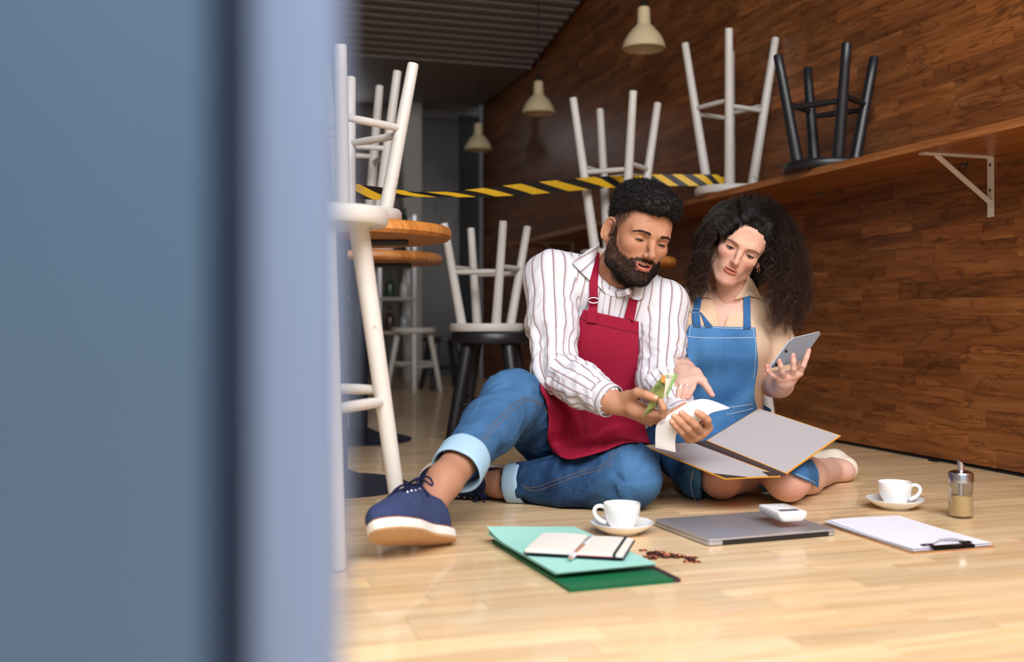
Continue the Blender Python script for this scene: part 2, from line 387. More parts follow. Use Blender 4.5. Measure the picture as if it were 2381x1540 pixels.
# dark counter front, rack with shelves and bottles
ct = thing('bar_counter', W(4.75, 2.0, 0), 'long black counter standing across the far end of the room', 'counter')
obj('counter_body', wallbox(4.62, 5.1, 1.95, 4.3, 0.0, 0.9), M_dark, ct, False); obj('counter_top', wallbox(4.56, 5.16, 1.90, 4.35, 0.9, 0.94), M_blackmetal, ct, False)
rk = thing('storage_rack', W(5.35, 0.98, 0), 'metal storage rack with narrow shelves full of bottles at the far end', 'rack')
R0, R1 = 0.86, 1.42
for o_ in (R0, 1.13, R1):
    for s_ in (5.25, 5.5): obj('rack_post', wallbox(s_ - 0.012, s_ + 0.012, o_ - 0.012, o_ + 0.012, 0, 1.32), M_chrome, rk, False)
SH = (0.40, 0.66, 0.92, 1.18)
M_rackshelf = plain('rack_shelf_board', (170, 160, 148), 0.6)
for zz in SH: obj('rack_shelf', wallbox(5.22, 5.53, R0 - 0.02, R1 + 0.02, zz, zz + 0.022), M_rackshelf, rk, False)
botm = [plain('bottle_%s' % n_, c_, 0.25, var=0.1) for n_, c_ in (('clear', (150, 160, 165)), ('green', (46, 66, 52)), ('brown', (70, 44, 30)), ('white', (190, 190, 188)))]
bprof = [(0.0, 0.0), (0.034, 0.0), (0.036, 0.01), (0.036, 0.11), (0.030, 0.135), (0.013, 0.16), (0.012, 0.205), (0.0135, 0.207), (0.0135, 0.22), (0.0, 0.22)]
bl = ['clear glass bottle', 'dark green bottle', 'brown bottle', 'white bottle']; bo = {}
for zi, zz in enumerate(SH):
    for q in range(5):
        k_ = (zi * 3 + q * 2 + (q // 2)) % 4; p = W(5.36 + 0.05 * ((q % 2) - 0.5), R0 + 0.06 + q * 0.105, zz + 0.022)
        if k_ not in bo:
            m_ = MB(); m_.lathe(bprof, 14); b_ = obj('bottle', m_, botm[k_], loc=(0, 0, 0)); bo[k_] = b_
        else:
            b_ = bo[k_].copy(); COL.objects.link(b_)
        b_.location = p; hs = 0.8 + 0.2 * ((q * 7 + zi * 3) % 3) / 2; b_.scale = (1, 1, hs)
        tag(b_, '%s %s standing on the %s shelf of the storage rack' % (('short', 'medium', 'tall')[(q * 7 + zi * 3) % 3], bl[k_], ('lowest', 'second', 'third', 'top')[zi]), 'bottle', 'bottles on the storage rack')

# ================================================================== wall shelf, brackets, screws
SHA, SHB = (2.0 - 3.303) / 0.9548, (7.62 - 3.303) / 0.9548
mb = MB(); vs = wallbox(SHA, SHB, 0.0085, 0.325, 1.035, 1.061)
tag(obj('wall_shelf', vs, M_shelf, smooth=False), 'long beech bar shelf fixed along the wooden wall', 'shelf')
def bracket(s):
    b = thing('shelf_bracket', W(s, 0.009, 0.84), 'white metal angle bracket with a diagonal brace under the wall shelf', 'bracket', 'brackets under the wall shelf')
    hw = 0.0125
    p = MB(); p.box(W(s, 0.0115, 0.936), (0.005, 0.025, 0.198), ROTW); obj('wall_plate', p, M_white, b, False)
    p = MB(); p.box(W(s, 0.009 + 0.1375, 1.0325), (0.275, 0.025, 0.005), ROTW); obj('arm', p, M_white, b, False)
    a = W(s, 0.225, 1.03); c = W(s, 0.014, 0.885); dv = c - a; L = dv.length
    xax = dv.normalized(); yax = WU; zax = xax.cross(yax)
    R_ = Matrix((xax, yax, zax)).transposed(); p = MB(); p.box((a + c) / 2, (L, 0.022, 0.005), R_); obj('brace', p, M_white, b, False)
    for zz in (1.008, 0.925, 0.862):
        p = MB(); p.lathe([(0.0, 0.0), (0.0045, 0.0), (0.0045, 0.0015), (0.0, 0.0025)], 12, W(s, 0.014, zz), WN); obj('screw', p, M_blackmetal if zz > 0.87 else M_white, b)
    return b
sb = (3.428 - 3.303) / 0.9548
for i, s_ in enumerate((sb, sb + 3.9)):
    b_ = bracket(s_); b_['label'] = ('white metal angle bracket with a diagonal brace under the near part of the wall shelf' if i == 0 else 'white metal bracket under the far end of the wall shelf')
M_screw = plain('steel_screw', (150, 140, 132), 0.3, 0.9)
for i, (px, py) in enumerate(((2253, 380), (1914, 449))):
    # two screw heads pressed in the wall below the shelf
    t = (px - HORX) / FPX; d = (W0.x + 0.3114 * W0.y) / (t + 0.3114); c = Vector((t * d, d, CAMH + (HORY - py) / FPX * d))
    r = MB(); r.lathe([(0.0, -0.004), (0.009, -0.004), (0.009, 0.006), (0.005, 0.009), (0.0, 0.009)], 12, c + WN * 0.012 + Vector((0, 0, 0.007)), WN)
    r.lathe([(0.0, -0.004), (0.007, -0.004), (0.007, 0.012), (0.004, 0.014), (0.0, 0.014)], 12, c + WN * 0.012 - Vector((0, 0, 0.008)) + WU * 0.003, WN)
    tag(obj('hook_screw', r, M_screw), ('small steel screw hook in the wall behind the white bracket' if i == 0 else 'small steel screw hook in the wall left of the bracket, under the shelf'), 'hook', 'screw hooks in the wooden wall')

# ================================================================== pendant lamps
M_shade = plain('cream_enamel', (226, 208, 168), 0.4, var=0.04); M_cord = plain('black_cord', (20, 20, 20), 0.6)
lamps = []
for i, (px, yb, d) in enumerate(((1497, 112, 5.23), (1252, 262, 6.84), (1112, 347, 8.29))):
    base = P(px, yb, d); base.z = 1.87
    s_ = (base - W0).dot(WU); topz = ceil_z(s_) + 0.02
    if i == 0:
        t = thing('pendant_lamp', base, '', 'lamp', 'pendant lamps along the wooden wall', world=False)
        prof = [(0.020, 0.205), (0.027, 0.203), (0.031, 0.195), (0.034, 0.12), (0.040, 0.112), (0.060, 0.092), (0.084, 0.062), (0.101, 0.030), (0.110, 0.0), (0.106, -0.006),
                (0.104, 0.0), (0.096, 0.028), (0.079, 0.058), (0.056, 0.086), (0.036, 0.106), (0.02, 0.11), (0.0, 0.11)]
        m_ = MB(); m_.lathe(prof, 40); obj('lamp_shade', m_, M_shade, t, loc=(0, 0, 0))
        m_ = MB(); m_.lathe([(0.0, 0.06), (0.018, 0.062), (0.026, 0.08), (0.018, 0.1), (0.013, 0.11), (0.0, 0.11)], 20); obj('bulb', m_, plain('frosted_bulb', (235, 232, 225), 0.3), t, loc=(0, 0, 0))
        m_ = MB(); m_.lathe([(0.0, 0.2), (0.017, 0.2), (0.012, 0.235), (0.004, 0.245), (0.0, 0.245)], 16); obj('cord_cap', m_, M_cord, t, loc=(0, 0, 0)); lamps.append(t)
    else:
        t = lamps[0].copy(); COL.objects.link(t); t.location = base
        for ch in lamps[0].children:
            if ch.name.startswith('cord') and not ch.name.startswith('cord_cap'): continue
            c_ = ch.copy(); COL.objects.link(c_); c_.parent = t
    m_ = MB(); m_.tube([(0, 0, 0.24), (0, 0, topz - base.z)], 0.004, 8); obj('cord', m_, M_cord, t, loc=(0, 0, 0))
    t['label'] = ('cream bell-shaped pendant lamp hanging highest above the two white stools on the shelf', 'cream bell-shaped pendant lamp hanging where the slatted ceiling starts, middle of the row', 'cream bell-shaped pendant lamp in front of the black door at the far end')[i]

# ================================================================== stools and tables
def make_stool(name, H, R, rt, rf, mat, rungz, legr=(0.0165, 0.021), th=0.036):
    t = thing(name, (0, 0, 0), '', 'stool', world=False)
    m_ = MB(); m_.lathe([(0, H - th), (R - 0.006, H - th), (R - 0.001, H - th + 0.006), (R, H - th + 0.014), (R, H - 0.010), (R - 0.004, H - 0.003), (R - 0.014, H), (0, H)], 48); obj('seat', m_, mat, t, loc=(0, 0, 0))
    A = [Vector((math.cos(q), math.sin(q), 0)) for q in [math.pi / 4 + k * math.pi / 2 for k in range(4)]]
    def leg(k, z): return A[k] * (rf + (rt - rf) * z / (H - th)) + Vector((0, 0, z))
    for k in range(4):
        m_ = MB(); zs = np.linspace(0, H - th + 0.004, 7)
        m_.tube([leg(k, 0.0)] + [leg(k, z + 0.004) for z in zs], [legr[0] * 0.86] + [legr[0] + (legr[1] - legr[0]) * z / H for z in zs], 14); obj('leg', m_, mat, t, loc=(0, 0, 0))
    for k in range(4):
        z = rungz[k % 2]; m_ = MB(); a, b = leg(k, z), leg((k + 1) % 4, z); m_.tube([a.lerp(b, 0.03), a.lerp(b, 0.3), a.lerp(b, 0.7), a.lerp(b, 0.97)], [0.0095, 0.0115, 0.0115, 0.0095], 10); obj('rung', m_, mat, t, loc=(0, 0, 0))
    return t
low_w = make_stool('low_stool', 0.455, 0.158, 0.112, 0.190, M_wpaint, (0.185, 0.205))
tall_w = make_stool('bar_stool', 0.70, 0.158, 0.098, 0.200, M_wpaint, (0.30, 0.325), (0.017, 0.0225))
low_b = make_stool('low_stool', 0.45, 0.160, 0.112, 0.190, M_bpaint, (0.185, 0.205), (0.0175, 0.024))
heavy_b = make_stool('low_stool', 0.45, 0.168, 0.118, 0.205, M_bpaint, (0.15, 0.17), (0.024, 0.031), 0.048)
def place(proto, loc, rz, label, group=None, up=True, s=1.0, first=set()):
    o = proto if proto.name not in first else copy_tree(proto); first.add(proto.name)
    o.location = loc; o.rotation_euler = (0 if up else math.pi, 0, rz); o.scale = (1, 1, s); o['label'] = label
    if group: o['group'] = group
    return o
PH = math.atan2(-42, -101) - math.pi / 4            # the turn most stools share in the photograph
# tall stool standing upright at the front
a, b = Vector((-0.3385, 2.045, 0)), Vector((-0.263, 2.33, 0))
cst = Vector((-0.424, 2.235, 0)); ang = math.atan2(a.y - cst.y, a.x - cst.x) - math.pi / 4
place(tall_w, cst, ang, 'tall white stool standing upright on the floor beside the navy shoe', 'white bar stools', s=0.735 / 0.70)
# tables
def make_table():
    t = thing('round_table', (0, 0, 0), '', 'table', 'small round bistro tables', world=False)
    m_ = MB(); r = 0.35; m_.lathe([(0, 0.735), (r - 0.01, 0.735), (r, 0.745), (r, 0.760), (r - 0.004, 0.768), (r - 0.012, 0.772), (0, 0.772)], 64); obj('table_top', m_, M_table, t, loc=(0, 0, 0))
    m_ = MB(); m_.box((0, 0, 0.728), (0.44, 0.05, 0.014), None, 0.003); m_.box((0, 0, 0.728), (0.05, 0.44, 0.0138), None, 0.003); obj('top_cross', m_, M_blackmetal, t, loc=(0, 0, 0))
    m_ = MB(); m_.tube([(0, 0, 0.02), (0, 0, 0.725)], 0.04, 24); obj('column', m_, M_col, t, loc=(0, 0, 0))
    m_ = MB(); m_.lathe([(0, 0), (0.22, 0), (0.222, 0.006), (0.20, 0.014), (0.10, 0.026), (0.045, 0.05), (0, 0.05)], 48); obj('base_disc', m_, M_col, t, loc=(0, 0, 0))
    return t
M_col = plain('table_foot_enamel', (40, 48, 64), 0.45, 0.2)
T1 = Vector((-0.530, 3.10, 0)); T2 = Vector((-0.640, 4.33, 0)); T3 = Vector(((1412 - HORX) / FPX * 4.60, 4.60, 0))
tb = make_table(); tb.location = T1; tb['label'] = 'round wooden table carrying an upturned low white stool, behind the tall upright stool'
for loc, lab in ((T2, 'round wooden table carrying an upturned bar stool, behind the nearer round table'), (T3, 'round wooden table behind the two people, carrying an upturned bar stool')):
    c = copy_tree(tb); c.location = loc; c['label'] = lab
    if loc is T3: c.scale = (0.86, 0.86, 1)
TOP = 0.772
def invert(proto, xy, top, ang_feet, label, group, s=1.0, H=0.455):
    # upside down: rotation by pi about x mirrors the leg directions (angle -> -angle)
    rz = ang_feet + math.pi / 4
    return place(proto, (xy[0], xy[1], top + H * s), rz, label, group, up=False, s=s)
angA = math.atan2(2.96 - 2.944, -0.284 + 0.47)
invert(low_w, (-0.47, 2.944), TOP, angA, 'low white stool turned upside down on the round table beside the tall upright stool', 'low white stools')
angB = math.atan2(4.054 - 4.14, -0.433 + 0.63)
invert(tall_w, (-0.63, 4.14), TOP, angB, 'white bar stool turned upside down on the far round table, behind the near table', 'white bar stools', H=0.70)
PA = math.atan2(-42, -101)
p3 = P(1432, 600, 4.60); invert(tall_w, (p3.x, p3.y), TOP, PA - 0.12, 'white bar stool turned upside down on the table behind the man', 'white bar stools', H=0.70)
def on_shelf(px, d):                                # a stool on the shelf: at this column of the photograph
    return Vector(((px - HORX) / FPX * d, d))
ps = on_shelf(1697, 4.69); invert(tall_w, ps, 1.061, math.radians(-103), 'white bar stool turned upside down on the wall shelf, striped tape ending at its legs', 'white bar stools', s=1.0, H=0.70)
pb = on_shelf(1921, 3.965); low_b.location = (0, 0, 0)
invert(low_b, pb, 1.061, PA - 0.30, 'black low stool turned upside down on the wall shelf', 'low black stools', s=0.99, H=0.45)
pm = P(1131, 700, 4.42); place(heavy_b, (pm.x + 0.02, pm.y, 0), PA - math.pi / 4 + 0.25, 'black low stool standing upright behind the man with a white stool stacked on it', 'low black stools')
invert(low_w, (pm.x, pm.y), 0.45, PA, 'low white stool stacked upside down on the black stool', 'low white stools')
pf = F(1032, 905); place(low_b, (pf.x, pf.y, 0), 0.4, 'black low stool standing in the dim far end near the rack', 'low black stools', s=0.85)
pf = F(962, 912); place(low_w, (pf.x, pf.y, 0), 0.9, 'low white stool standing in the dim far end below the rack', 'low white stools')
pf = P(1705, 900, 3.55); place(low_w, (pf.x, pf.y, 0), -0.15, 'low white stool standing on the floor behind the woman', 'low white stools')

# ================================================================== barrier tape
def ribbon_tape():
    ks = [(822, 444, 3.16, 0.4), (880, 450, 3.22, 0.6), (960, 452, 3.36, 1.15), (1040, 452, 3.55, 1.1), (1130, 447, 3.80, 0.75), (1230, 439, 4.08, 0.35), (1330, 430, 4.36, 0.12), (1375, 426, 4.475, 0.06), (1420, 423, 4.56, 0.0), (1470, 421, 4.62, 0.0), (1545, 419, 4.66, 0.0), (1620, 419, 4.66, 0.0), (1672, 420, 4.62, 0.0), (1692, 420, 4.58, 0.0)]
    pts = [P(*k[:3]) for k in ks]; path = bez(pts, 8); til = np.interp(np.linspace(0, len(ks) - 1, len(path)), range(len(ks)), [k[3] for k in ks])
    wdt = 0.052; G = [[], [], []]; L = [0]
    for i in range(1, len(path)): L.append(L[-1] + (path[i] - path[i - 1]).length)
    for i, p in enumerate(path):
        wd = Vector((0.1 * math.sin(til[i]), math.sin(til[i]) * 0.99, math.cos(til[i]))) * wdt / 2
        for r, q in enumerate((-1, 0, 1)): G[r].append(p + wd * q)
    m_ = MB(); m_.sheet(G, 0.0006)
    N = NT('barrier_tape'); at = N.n('ShaderNodeAttribute'); at.attribute_name = 'stripe'
    f = N.math('FRACT', at.outputs['Fac']); on = N.math('GREATER_THAN', f, 0.5)
    tc = N.n('ShaderNodeTexCoord').outputs['Object']; wr = N.noise(tc, 40, 3)
    yl = N.mix(wr, lin((232, 188, 40)), lin((206, 160, 24)))
    N.l(N.mix(on, lin((22, 22, 22)), yl), N.b.inputs['Base Color']); N.set(Roughness=0.5); N.bump(wr, 0.2, 0.003)
    o = tag(obj('barrier_tape', m_, N.m), 'black and yellow striped barrier tape stretched between the upturned stools', 'tape')
    cx = [751, 853, 955, 1049, 1138, 1225, 1307, 1398, 1450, 1499, 1546, 1594, 1643, 1675]; ph = [PX(p)[0] for p in path]; phs = np.interp(ph, cx, np.arange(len(cx)))
    val = [phs[i] + r * 0.42 + 0.75 for side in range(2) for r in (-1, 0, 1) for i in range(len(path))]
    o.data.attributes.new('stripe', 'FLOAT', 'POINT').data.foreach_set('value', val)
ribbon_tape()

# ================================================================== blue door leaf just beside the lens
def front_door():
    D = 0.36
    def X(px, d=D): return (px - HORX) / FPX * d
    dr = bpy.data.objects.new('door_2', None); COL.objects.link(dr); dr.location = (X(300), D, 0); dr['_w'] = 1
    tag(dr, 'blue-grey painted door leaf with a rounded edge post painted as lit, standing open close by', None, None, 'structure')
    m_ = MB(); m_.box(((X(-560) + X(476)) / 2, D + 0.012, 1.1), (X(476) - X(-560), 0.02, 2.2), None, 0.002); obj('door_panel', m_, plain('door_blue_paint', (58, 84, 112), 0.6, var=0.10, scale=3), dr, True)
    m_ = MB(); m_.box(((X(464) + X(596)) / 2, D + 0.022, 1.1), (X(596) - X(464), 0.012, 2.2)); obj('door_groove_strip', m_, plain('door_groove_shade', (30, 44, 70), 0.8), dr, False)  # strip in a dark colour that paints the shade of the door's groove
    m_ = MB(); m_.box(((X(588) + X(788)) / 2, D + 0.008, 1.1), (X(788) - X(588), 0.026, 2.2), None, 0.007); obj('door_post', m_, plain('door_post_lit_paint', (104, 124, 158), 0.6, var=0.05, scale=3), dr, True)  # lighter than the panel: light falling on the post is put into its colour
front_door()
# ================================================================== things on the floor
M_porc = plain('white_porcelain', (240, 241, 242), 0.12, var=0.01, coat=0.5)
def cup_set(center, handle_ang, which):
    c = Vector((center.x, center.y, 0))
    m_ = MB(); m_.lathe([(0, 0.002), (0.024, 0.0), (0.036, 0.0), (0.038, 0.004), (0.050, 0.008), (0.066, 0.018), (0.0735, 0.0255), (0.0740, 0.0275), (0.0725, 0.0280), (0.064, 0.0215), (0.048, 0.013), (0.034, 0.0105), (0.030, 0.009), (0, 0.009)], 56, c)
    tag(obj('saucer', m_, M_porc), 'white porcelain saucer under the cup %s' % which, 'saucer', 'white saucers on the floor')
    t = thing('coffee_cup', c + Vector((0, 0, 0.009)), 'white porcelain coffee cup on a saucer %s' % which, 'cup', 'white coffee cups on the floor')
    b = c + Vector((0, 0, 0.0095)); m_ = MB()
    m_.lathe([(0, 0.002), (0.020, 0.0), (0.0235, 0.001), (0.025, 0.004), (0.031, 0.012), (0.0385, 0.028), (0.0420, 0.044), (0.0430, 0.060), (0.0425, 0.0615), (0.0410, 0.0600), (0.0395, 0.044), (0.036, 0.029), (0.028, 0.015), (0.02, 0.009), (0, 0.007)], 56, b); obj('cup_bowl', m_, M_porc, t)
    dv = Vector((math.cos(handle_ang), math.sin(handle_ang), 0)); pts = [b + dv * r + Vector((0, 0, z)) for r, z in ((0.040, 0.050), (0.050, 0.0535), (0.060, 0.050), (0.0645, 0.040), (0.060, 0.030), (0.050, 0.021), (0.036, 0.0155))]
    m_ = MB(); m_.tube(bez(pts, 5), 0.0048, 10, flat=1.0); obj('cup_handle', m_, M_porc, t)
    m_ = MB(); m_.lathe([(0, 0.0115), (0.0255, 0.0115), (0.0265, 0.0125), (0.0, 0.0128)], 40, b); obj('coffee_rest', m_, plain('coffee_dregs', (70, 42, 26), 0.2), t)
cup_set(F(1446, 1241), math.radians(172), 'in front of the man\'s knee')
cup_set(F(2081, 1183), math.radians(-6), 'beside the sugar dispenser')

# sugar dispenser
def sugar():
    c = F(2234, 1203); c.z = 0; t = thing('sugar_dispenser', c, 'glass sugar dispenser with a steel pour spout, half full of brown sugar', 'sugar dispenser')
    N = NT('clear_glass'); tr_ = N.n('ShaderNodeBsdfTransparent'); gl = N.n('ShaderNodeBsdfGlossy'); gl.inputs['Roughness'].default_value = 0.03; mx = N.n('ShaderNodeMixShader'); fr_ = N.n('ShaderNodeLayerWeight'); fr_.inputs[0].default_value = 0.35
    tc = N.n('ShaderNodeTexCoord').outputs['Object']; N.l(N.mix(N.noise(tc, 20), (0.90, 0.92, 0.91, 1), (0.96, 0.97, 0.96, 1)), tr_.inputs[0]); N.l(N.math('MULTIPLY', fr_.outputs['Facing'], 0.55), mx.inputs[0]); N.l(tr_.outputs[0], mx.inputs[1]); N.l(gl.outputs[0], mx.inputs[2]); N.l(mx.outputs[0], N.t.nodes['Material Output'].inputs[0])
    r = 0.0295; m_ = MB(); m_.lathe([(0, 0), (r - 0.002, 0), (r, 0.003), (r, 0.092), (r - 0.002, 0.096), (r - 0.004, 0.096), (r - 0.0025, 0.090), (r - 0.0025, 0.006), (r - 0.005, 0.004), (0, 0.004)], 48, c); obj('glass_jar', m_, N.m, t)
    NS = NT('brown_sugar'); tc = NS.n('ShaderNodeTexCoord').outputs['Object']; f = NS.noise(tc, 900, 2); NS.l(NS.mix(f, lin((186, 140, 84)), lin((236, 204, 150))), NS.b.inputs['Base Color']); NS.set(Roughness=0.8); NS.bump(f, 0.6, 0.001)
    m_ = MB(); m_.lathe([(0, 0.0045), (r - 0.0052, 0.0045), (r - 0.0028, 0.007), (r - 0.0028, 0.054), (0.016, 0.052), (0.006, 0.056), (0, 0.056)], 40, c); s_ = obj('sugar_fill', m_, NS.m, t)
    m_ = MB(); m_.lathe([(r - 0.001, 0.088), (r + 0.001, 0.089), (r + 0.001, 0.108), (r - 0.001, 0.113), (r - 0.009, 0.117), (0.009, 0.119), (0, 0.119)], 48, c); obj('steel_lid', m_, M_chrome, t)
    # spout cut at a slant
    n = 24; V = []; Fc = []
    for rr, zs in ((0.0082, None), (0.0072, None)):
        for lvl in range(2):
            for k in range(n):
                a = 2 * math.pi * k / n; x = rr * math.cos(a); z = 0.052 if lvl == 0 else 0.1375 - x * 0.9
                V.append((c.x + x, c.y + rr * math.sin(a), z))
    for k in range(n):
        j = (k + 1) % n; Fc += [(k, j, n + j, n + k), (2 * n + j, 2 * n + k, 3 * n + k, 3 * n + j), (n + k, n + j, 3 * n + j, 3 * n + k), (j, k, 2 * n + k, 2 * n + j)]
    mesh_obj('pour_spout', V, Fc, M_chrome, t)
sugar()

# laptop
def quad_frame_y(c0, c1, c3):
    y = (c3 - c0).normalized(); x = Vector((y.y, -y.x, 0)); x = x if x.dot(c1 - c0) > 0 else -x; return c0, x, y, (c1 - c0).dot(x), (c3 - c0).length
def quad_frame(c0, c1, c3):
    """origin, unit x (c0->c1), unit y (c0->c3 made square), lengths"""
    x = (c1 - c0); L = x.length; x.normalize(); y = c3 - c0; y = y - x * y.dot(x); Wd = y.length; y.normalize(); return c0, x, y, L, Wd
def rbox(m_, o, x, y, z, lx, ly, lz, bev=0.0, corner=0.0):
    """box with rounded vertical corners on a frame; o = corner"""
    zax = x.cross(y); R_ = Matrix((x, y, zax)).transposed()
    bm = bmesh.new(); bmesh.ops.create_cube(bm, size=1.0); bmesh.ops.scale(bm, vec=(lx, ly, lz), verts=bm.verts)
    if corner:
        ed = [e for e in bm.edges if abs(e.verts[0].co.x - e.verts[1].co.x) < 1e-6 and abs(e.verts[0].co.y - e.verts[1].co.y) < 1e-6]
        bmesh.ops.bevel(bm, geom=ed, offset=corner, segments=5, affect='EDGES', profile=0.5)
    if bev:
        ed = [e for e in bm.edges if abs(e.verts[0].co.z - e.verts[1].co.z) < 1e-6 and len(e.link_faces) == 2 and abs(e.calc_face_angle(0)) > 1.0]
        bmesh.ops.bevel(bm, geom=ed, offset=bev, segments=2, affect='EDGES', profile=0.6)
    bm.transform(Matrix.Translation(o + x * lx / 2 + y * ly / 2 + zax * (lz / 2 + z)) @ R_.to_4x4()); return m_.frombm(bm)
M_alu = plain('laptop_aluminium', (188, 188, 194), 0.36, 0.6, var=0.02, scale=30)
M_ink = plain('black_plastic', (24, 24, 28), 0.45)
def laptop():
    c0, c1, c3 = F(1647, 1272), F(1949, 1246), F(1519, 1221)      # hinge edge left, hinge edge right, far left
    o, x, y, L, Wd = quad_frame(c0, c1, c3); L = 0.338; Wd = 0.252
    t = thing('laptop', o + x * L / 2 + y * Wd / 2, 'closed silver laptop lying on the floor before the woman', 'laptop')
    m_ = MB(); rbox(m_, o, x, y, 0.0015, L, Wd, 0.0085, 0.002, 0.012); obj('laptop_base', m_, M_alu, t)
    m_ = MB(); rbox(m_, o + y * 0.0, x, y, 0.0106, L, Wd, 0.0055, 0.0014, 0.012); obj('laptop_lid', m_, M_alu, t)
    m_ = MB(); rbox(m_, o + x * 0.036 - y * 0.0006, x, y, 0.0012, L - 0.058, 0.006, 0.0108, 0.0012); obj('hinge_bar', m_, M_ink, t)
    for dx, dy in ((0.02, 0.02), (L - 0.03, 0.02), (0.02, Wd - 0.03), (L - 0.03, Wd - 0.03)):
        m_ = MB(); rbox(m_, o + x * dx + y * dy, x, y, 0.0, 0.012, 0.012, 0.002); obj('rubber_foot', m_, M_ink, t)
    return o, x, y
LO, LX, LY = laptop()
def reader():
    zt = 0.0161; c0 = F(1820, 1232, zt); c1 = F(1873, 1229.5, zt); d_ = c1 - c0; x = d_.normalized(); y = Vector((-x.y, x.x, 0)); L, Wd, H = 0.072, 0.112, 0.0225
    o = c0 - x * 0.008; t = thing('card_reader', o + x * L / 2 + y * Wd / 2, 'white pocket card reader with a small dark display, on the laptop', 'card reader')
    # body: top wider than the base, rounded belly
    bm = bmesh.new(); prof = [(0.0, 0.72), (0.12, 0.80), (0.35, 0.93), (0.65, 1.0), (0.93, 1.0), (1.0, 0.975)]
    rings = []
    for h_, sc_ in prof:
        pts = []
        for qx, qy in ((-1, -1), (1, -1), (1, 1), (-1, 1)):
            for k in range(5):
                a = math.atan2(qy, qx) - math.pi / 4 + k * math.pi / 8; r = 0.009
                px_ = qx * (L / 2 * (sc_ if True else 1) - r) + r * math.cos(a); py_ = qy * (Wd / 2 * (sc_ * 0.25 + 0.75) - r) + r * math.sin(a)
                pts.append(bm.verts.new(o + x * (L / 2 + px_) + y * (Wd / 2 + py_) + Vector((0, 0, zt + h_ * H))))
        rings.append(pts)
    n = len(rings[0])
    for i in range(len(rings) - 1):
        for k in range(n): bm.faces.new((rings[i][k], rings[i][(k + 1) % n], rings[i + 1][(k + 1) % n], rings[i + 1][k]))
    bm.faces.new(rings[0][::-1]); bm.faces.new(rings[-1])
    m_ = MB(); m_.frombm(bm); obj('reader_body', m_, plain('white_plastic', (238, 239, 242), 0.35, var=0.01), t, angle=60)
    m_ = MB(); rbox(m_, o + x * 0.012 + y * 0.018, x, y, zt + H - 0.0003, L - 0.024, 0.018, 0.0008); obj('reader_display', m_, plain('dark_display', (40, 40, 62), 0.15), t, False)
    kM = plain('key_grey', (205, 207, 212), 0.5)
    for r_ in range(4):
        for q in range(3):
            m_ = MB(); rbox(m_, o + x * (0.015 + q * 0.016) + y * (0.046 + r_ * 0.014), x, y, zt + H - 0.0002, 0.009, 0.0055, 0.0007); obj('key', m_, kM, t, False)
    m_ = MB(); rbox(m_, o + x * 0.012 - y * 0.0 + y * 0.0008, x, y, zt + 0.0105, L - 0.024, 0.002, 0.0009); obj('card_slot', m_, plain('slot_grey', (150, 150, 160), 0.5), t, False)
reader()

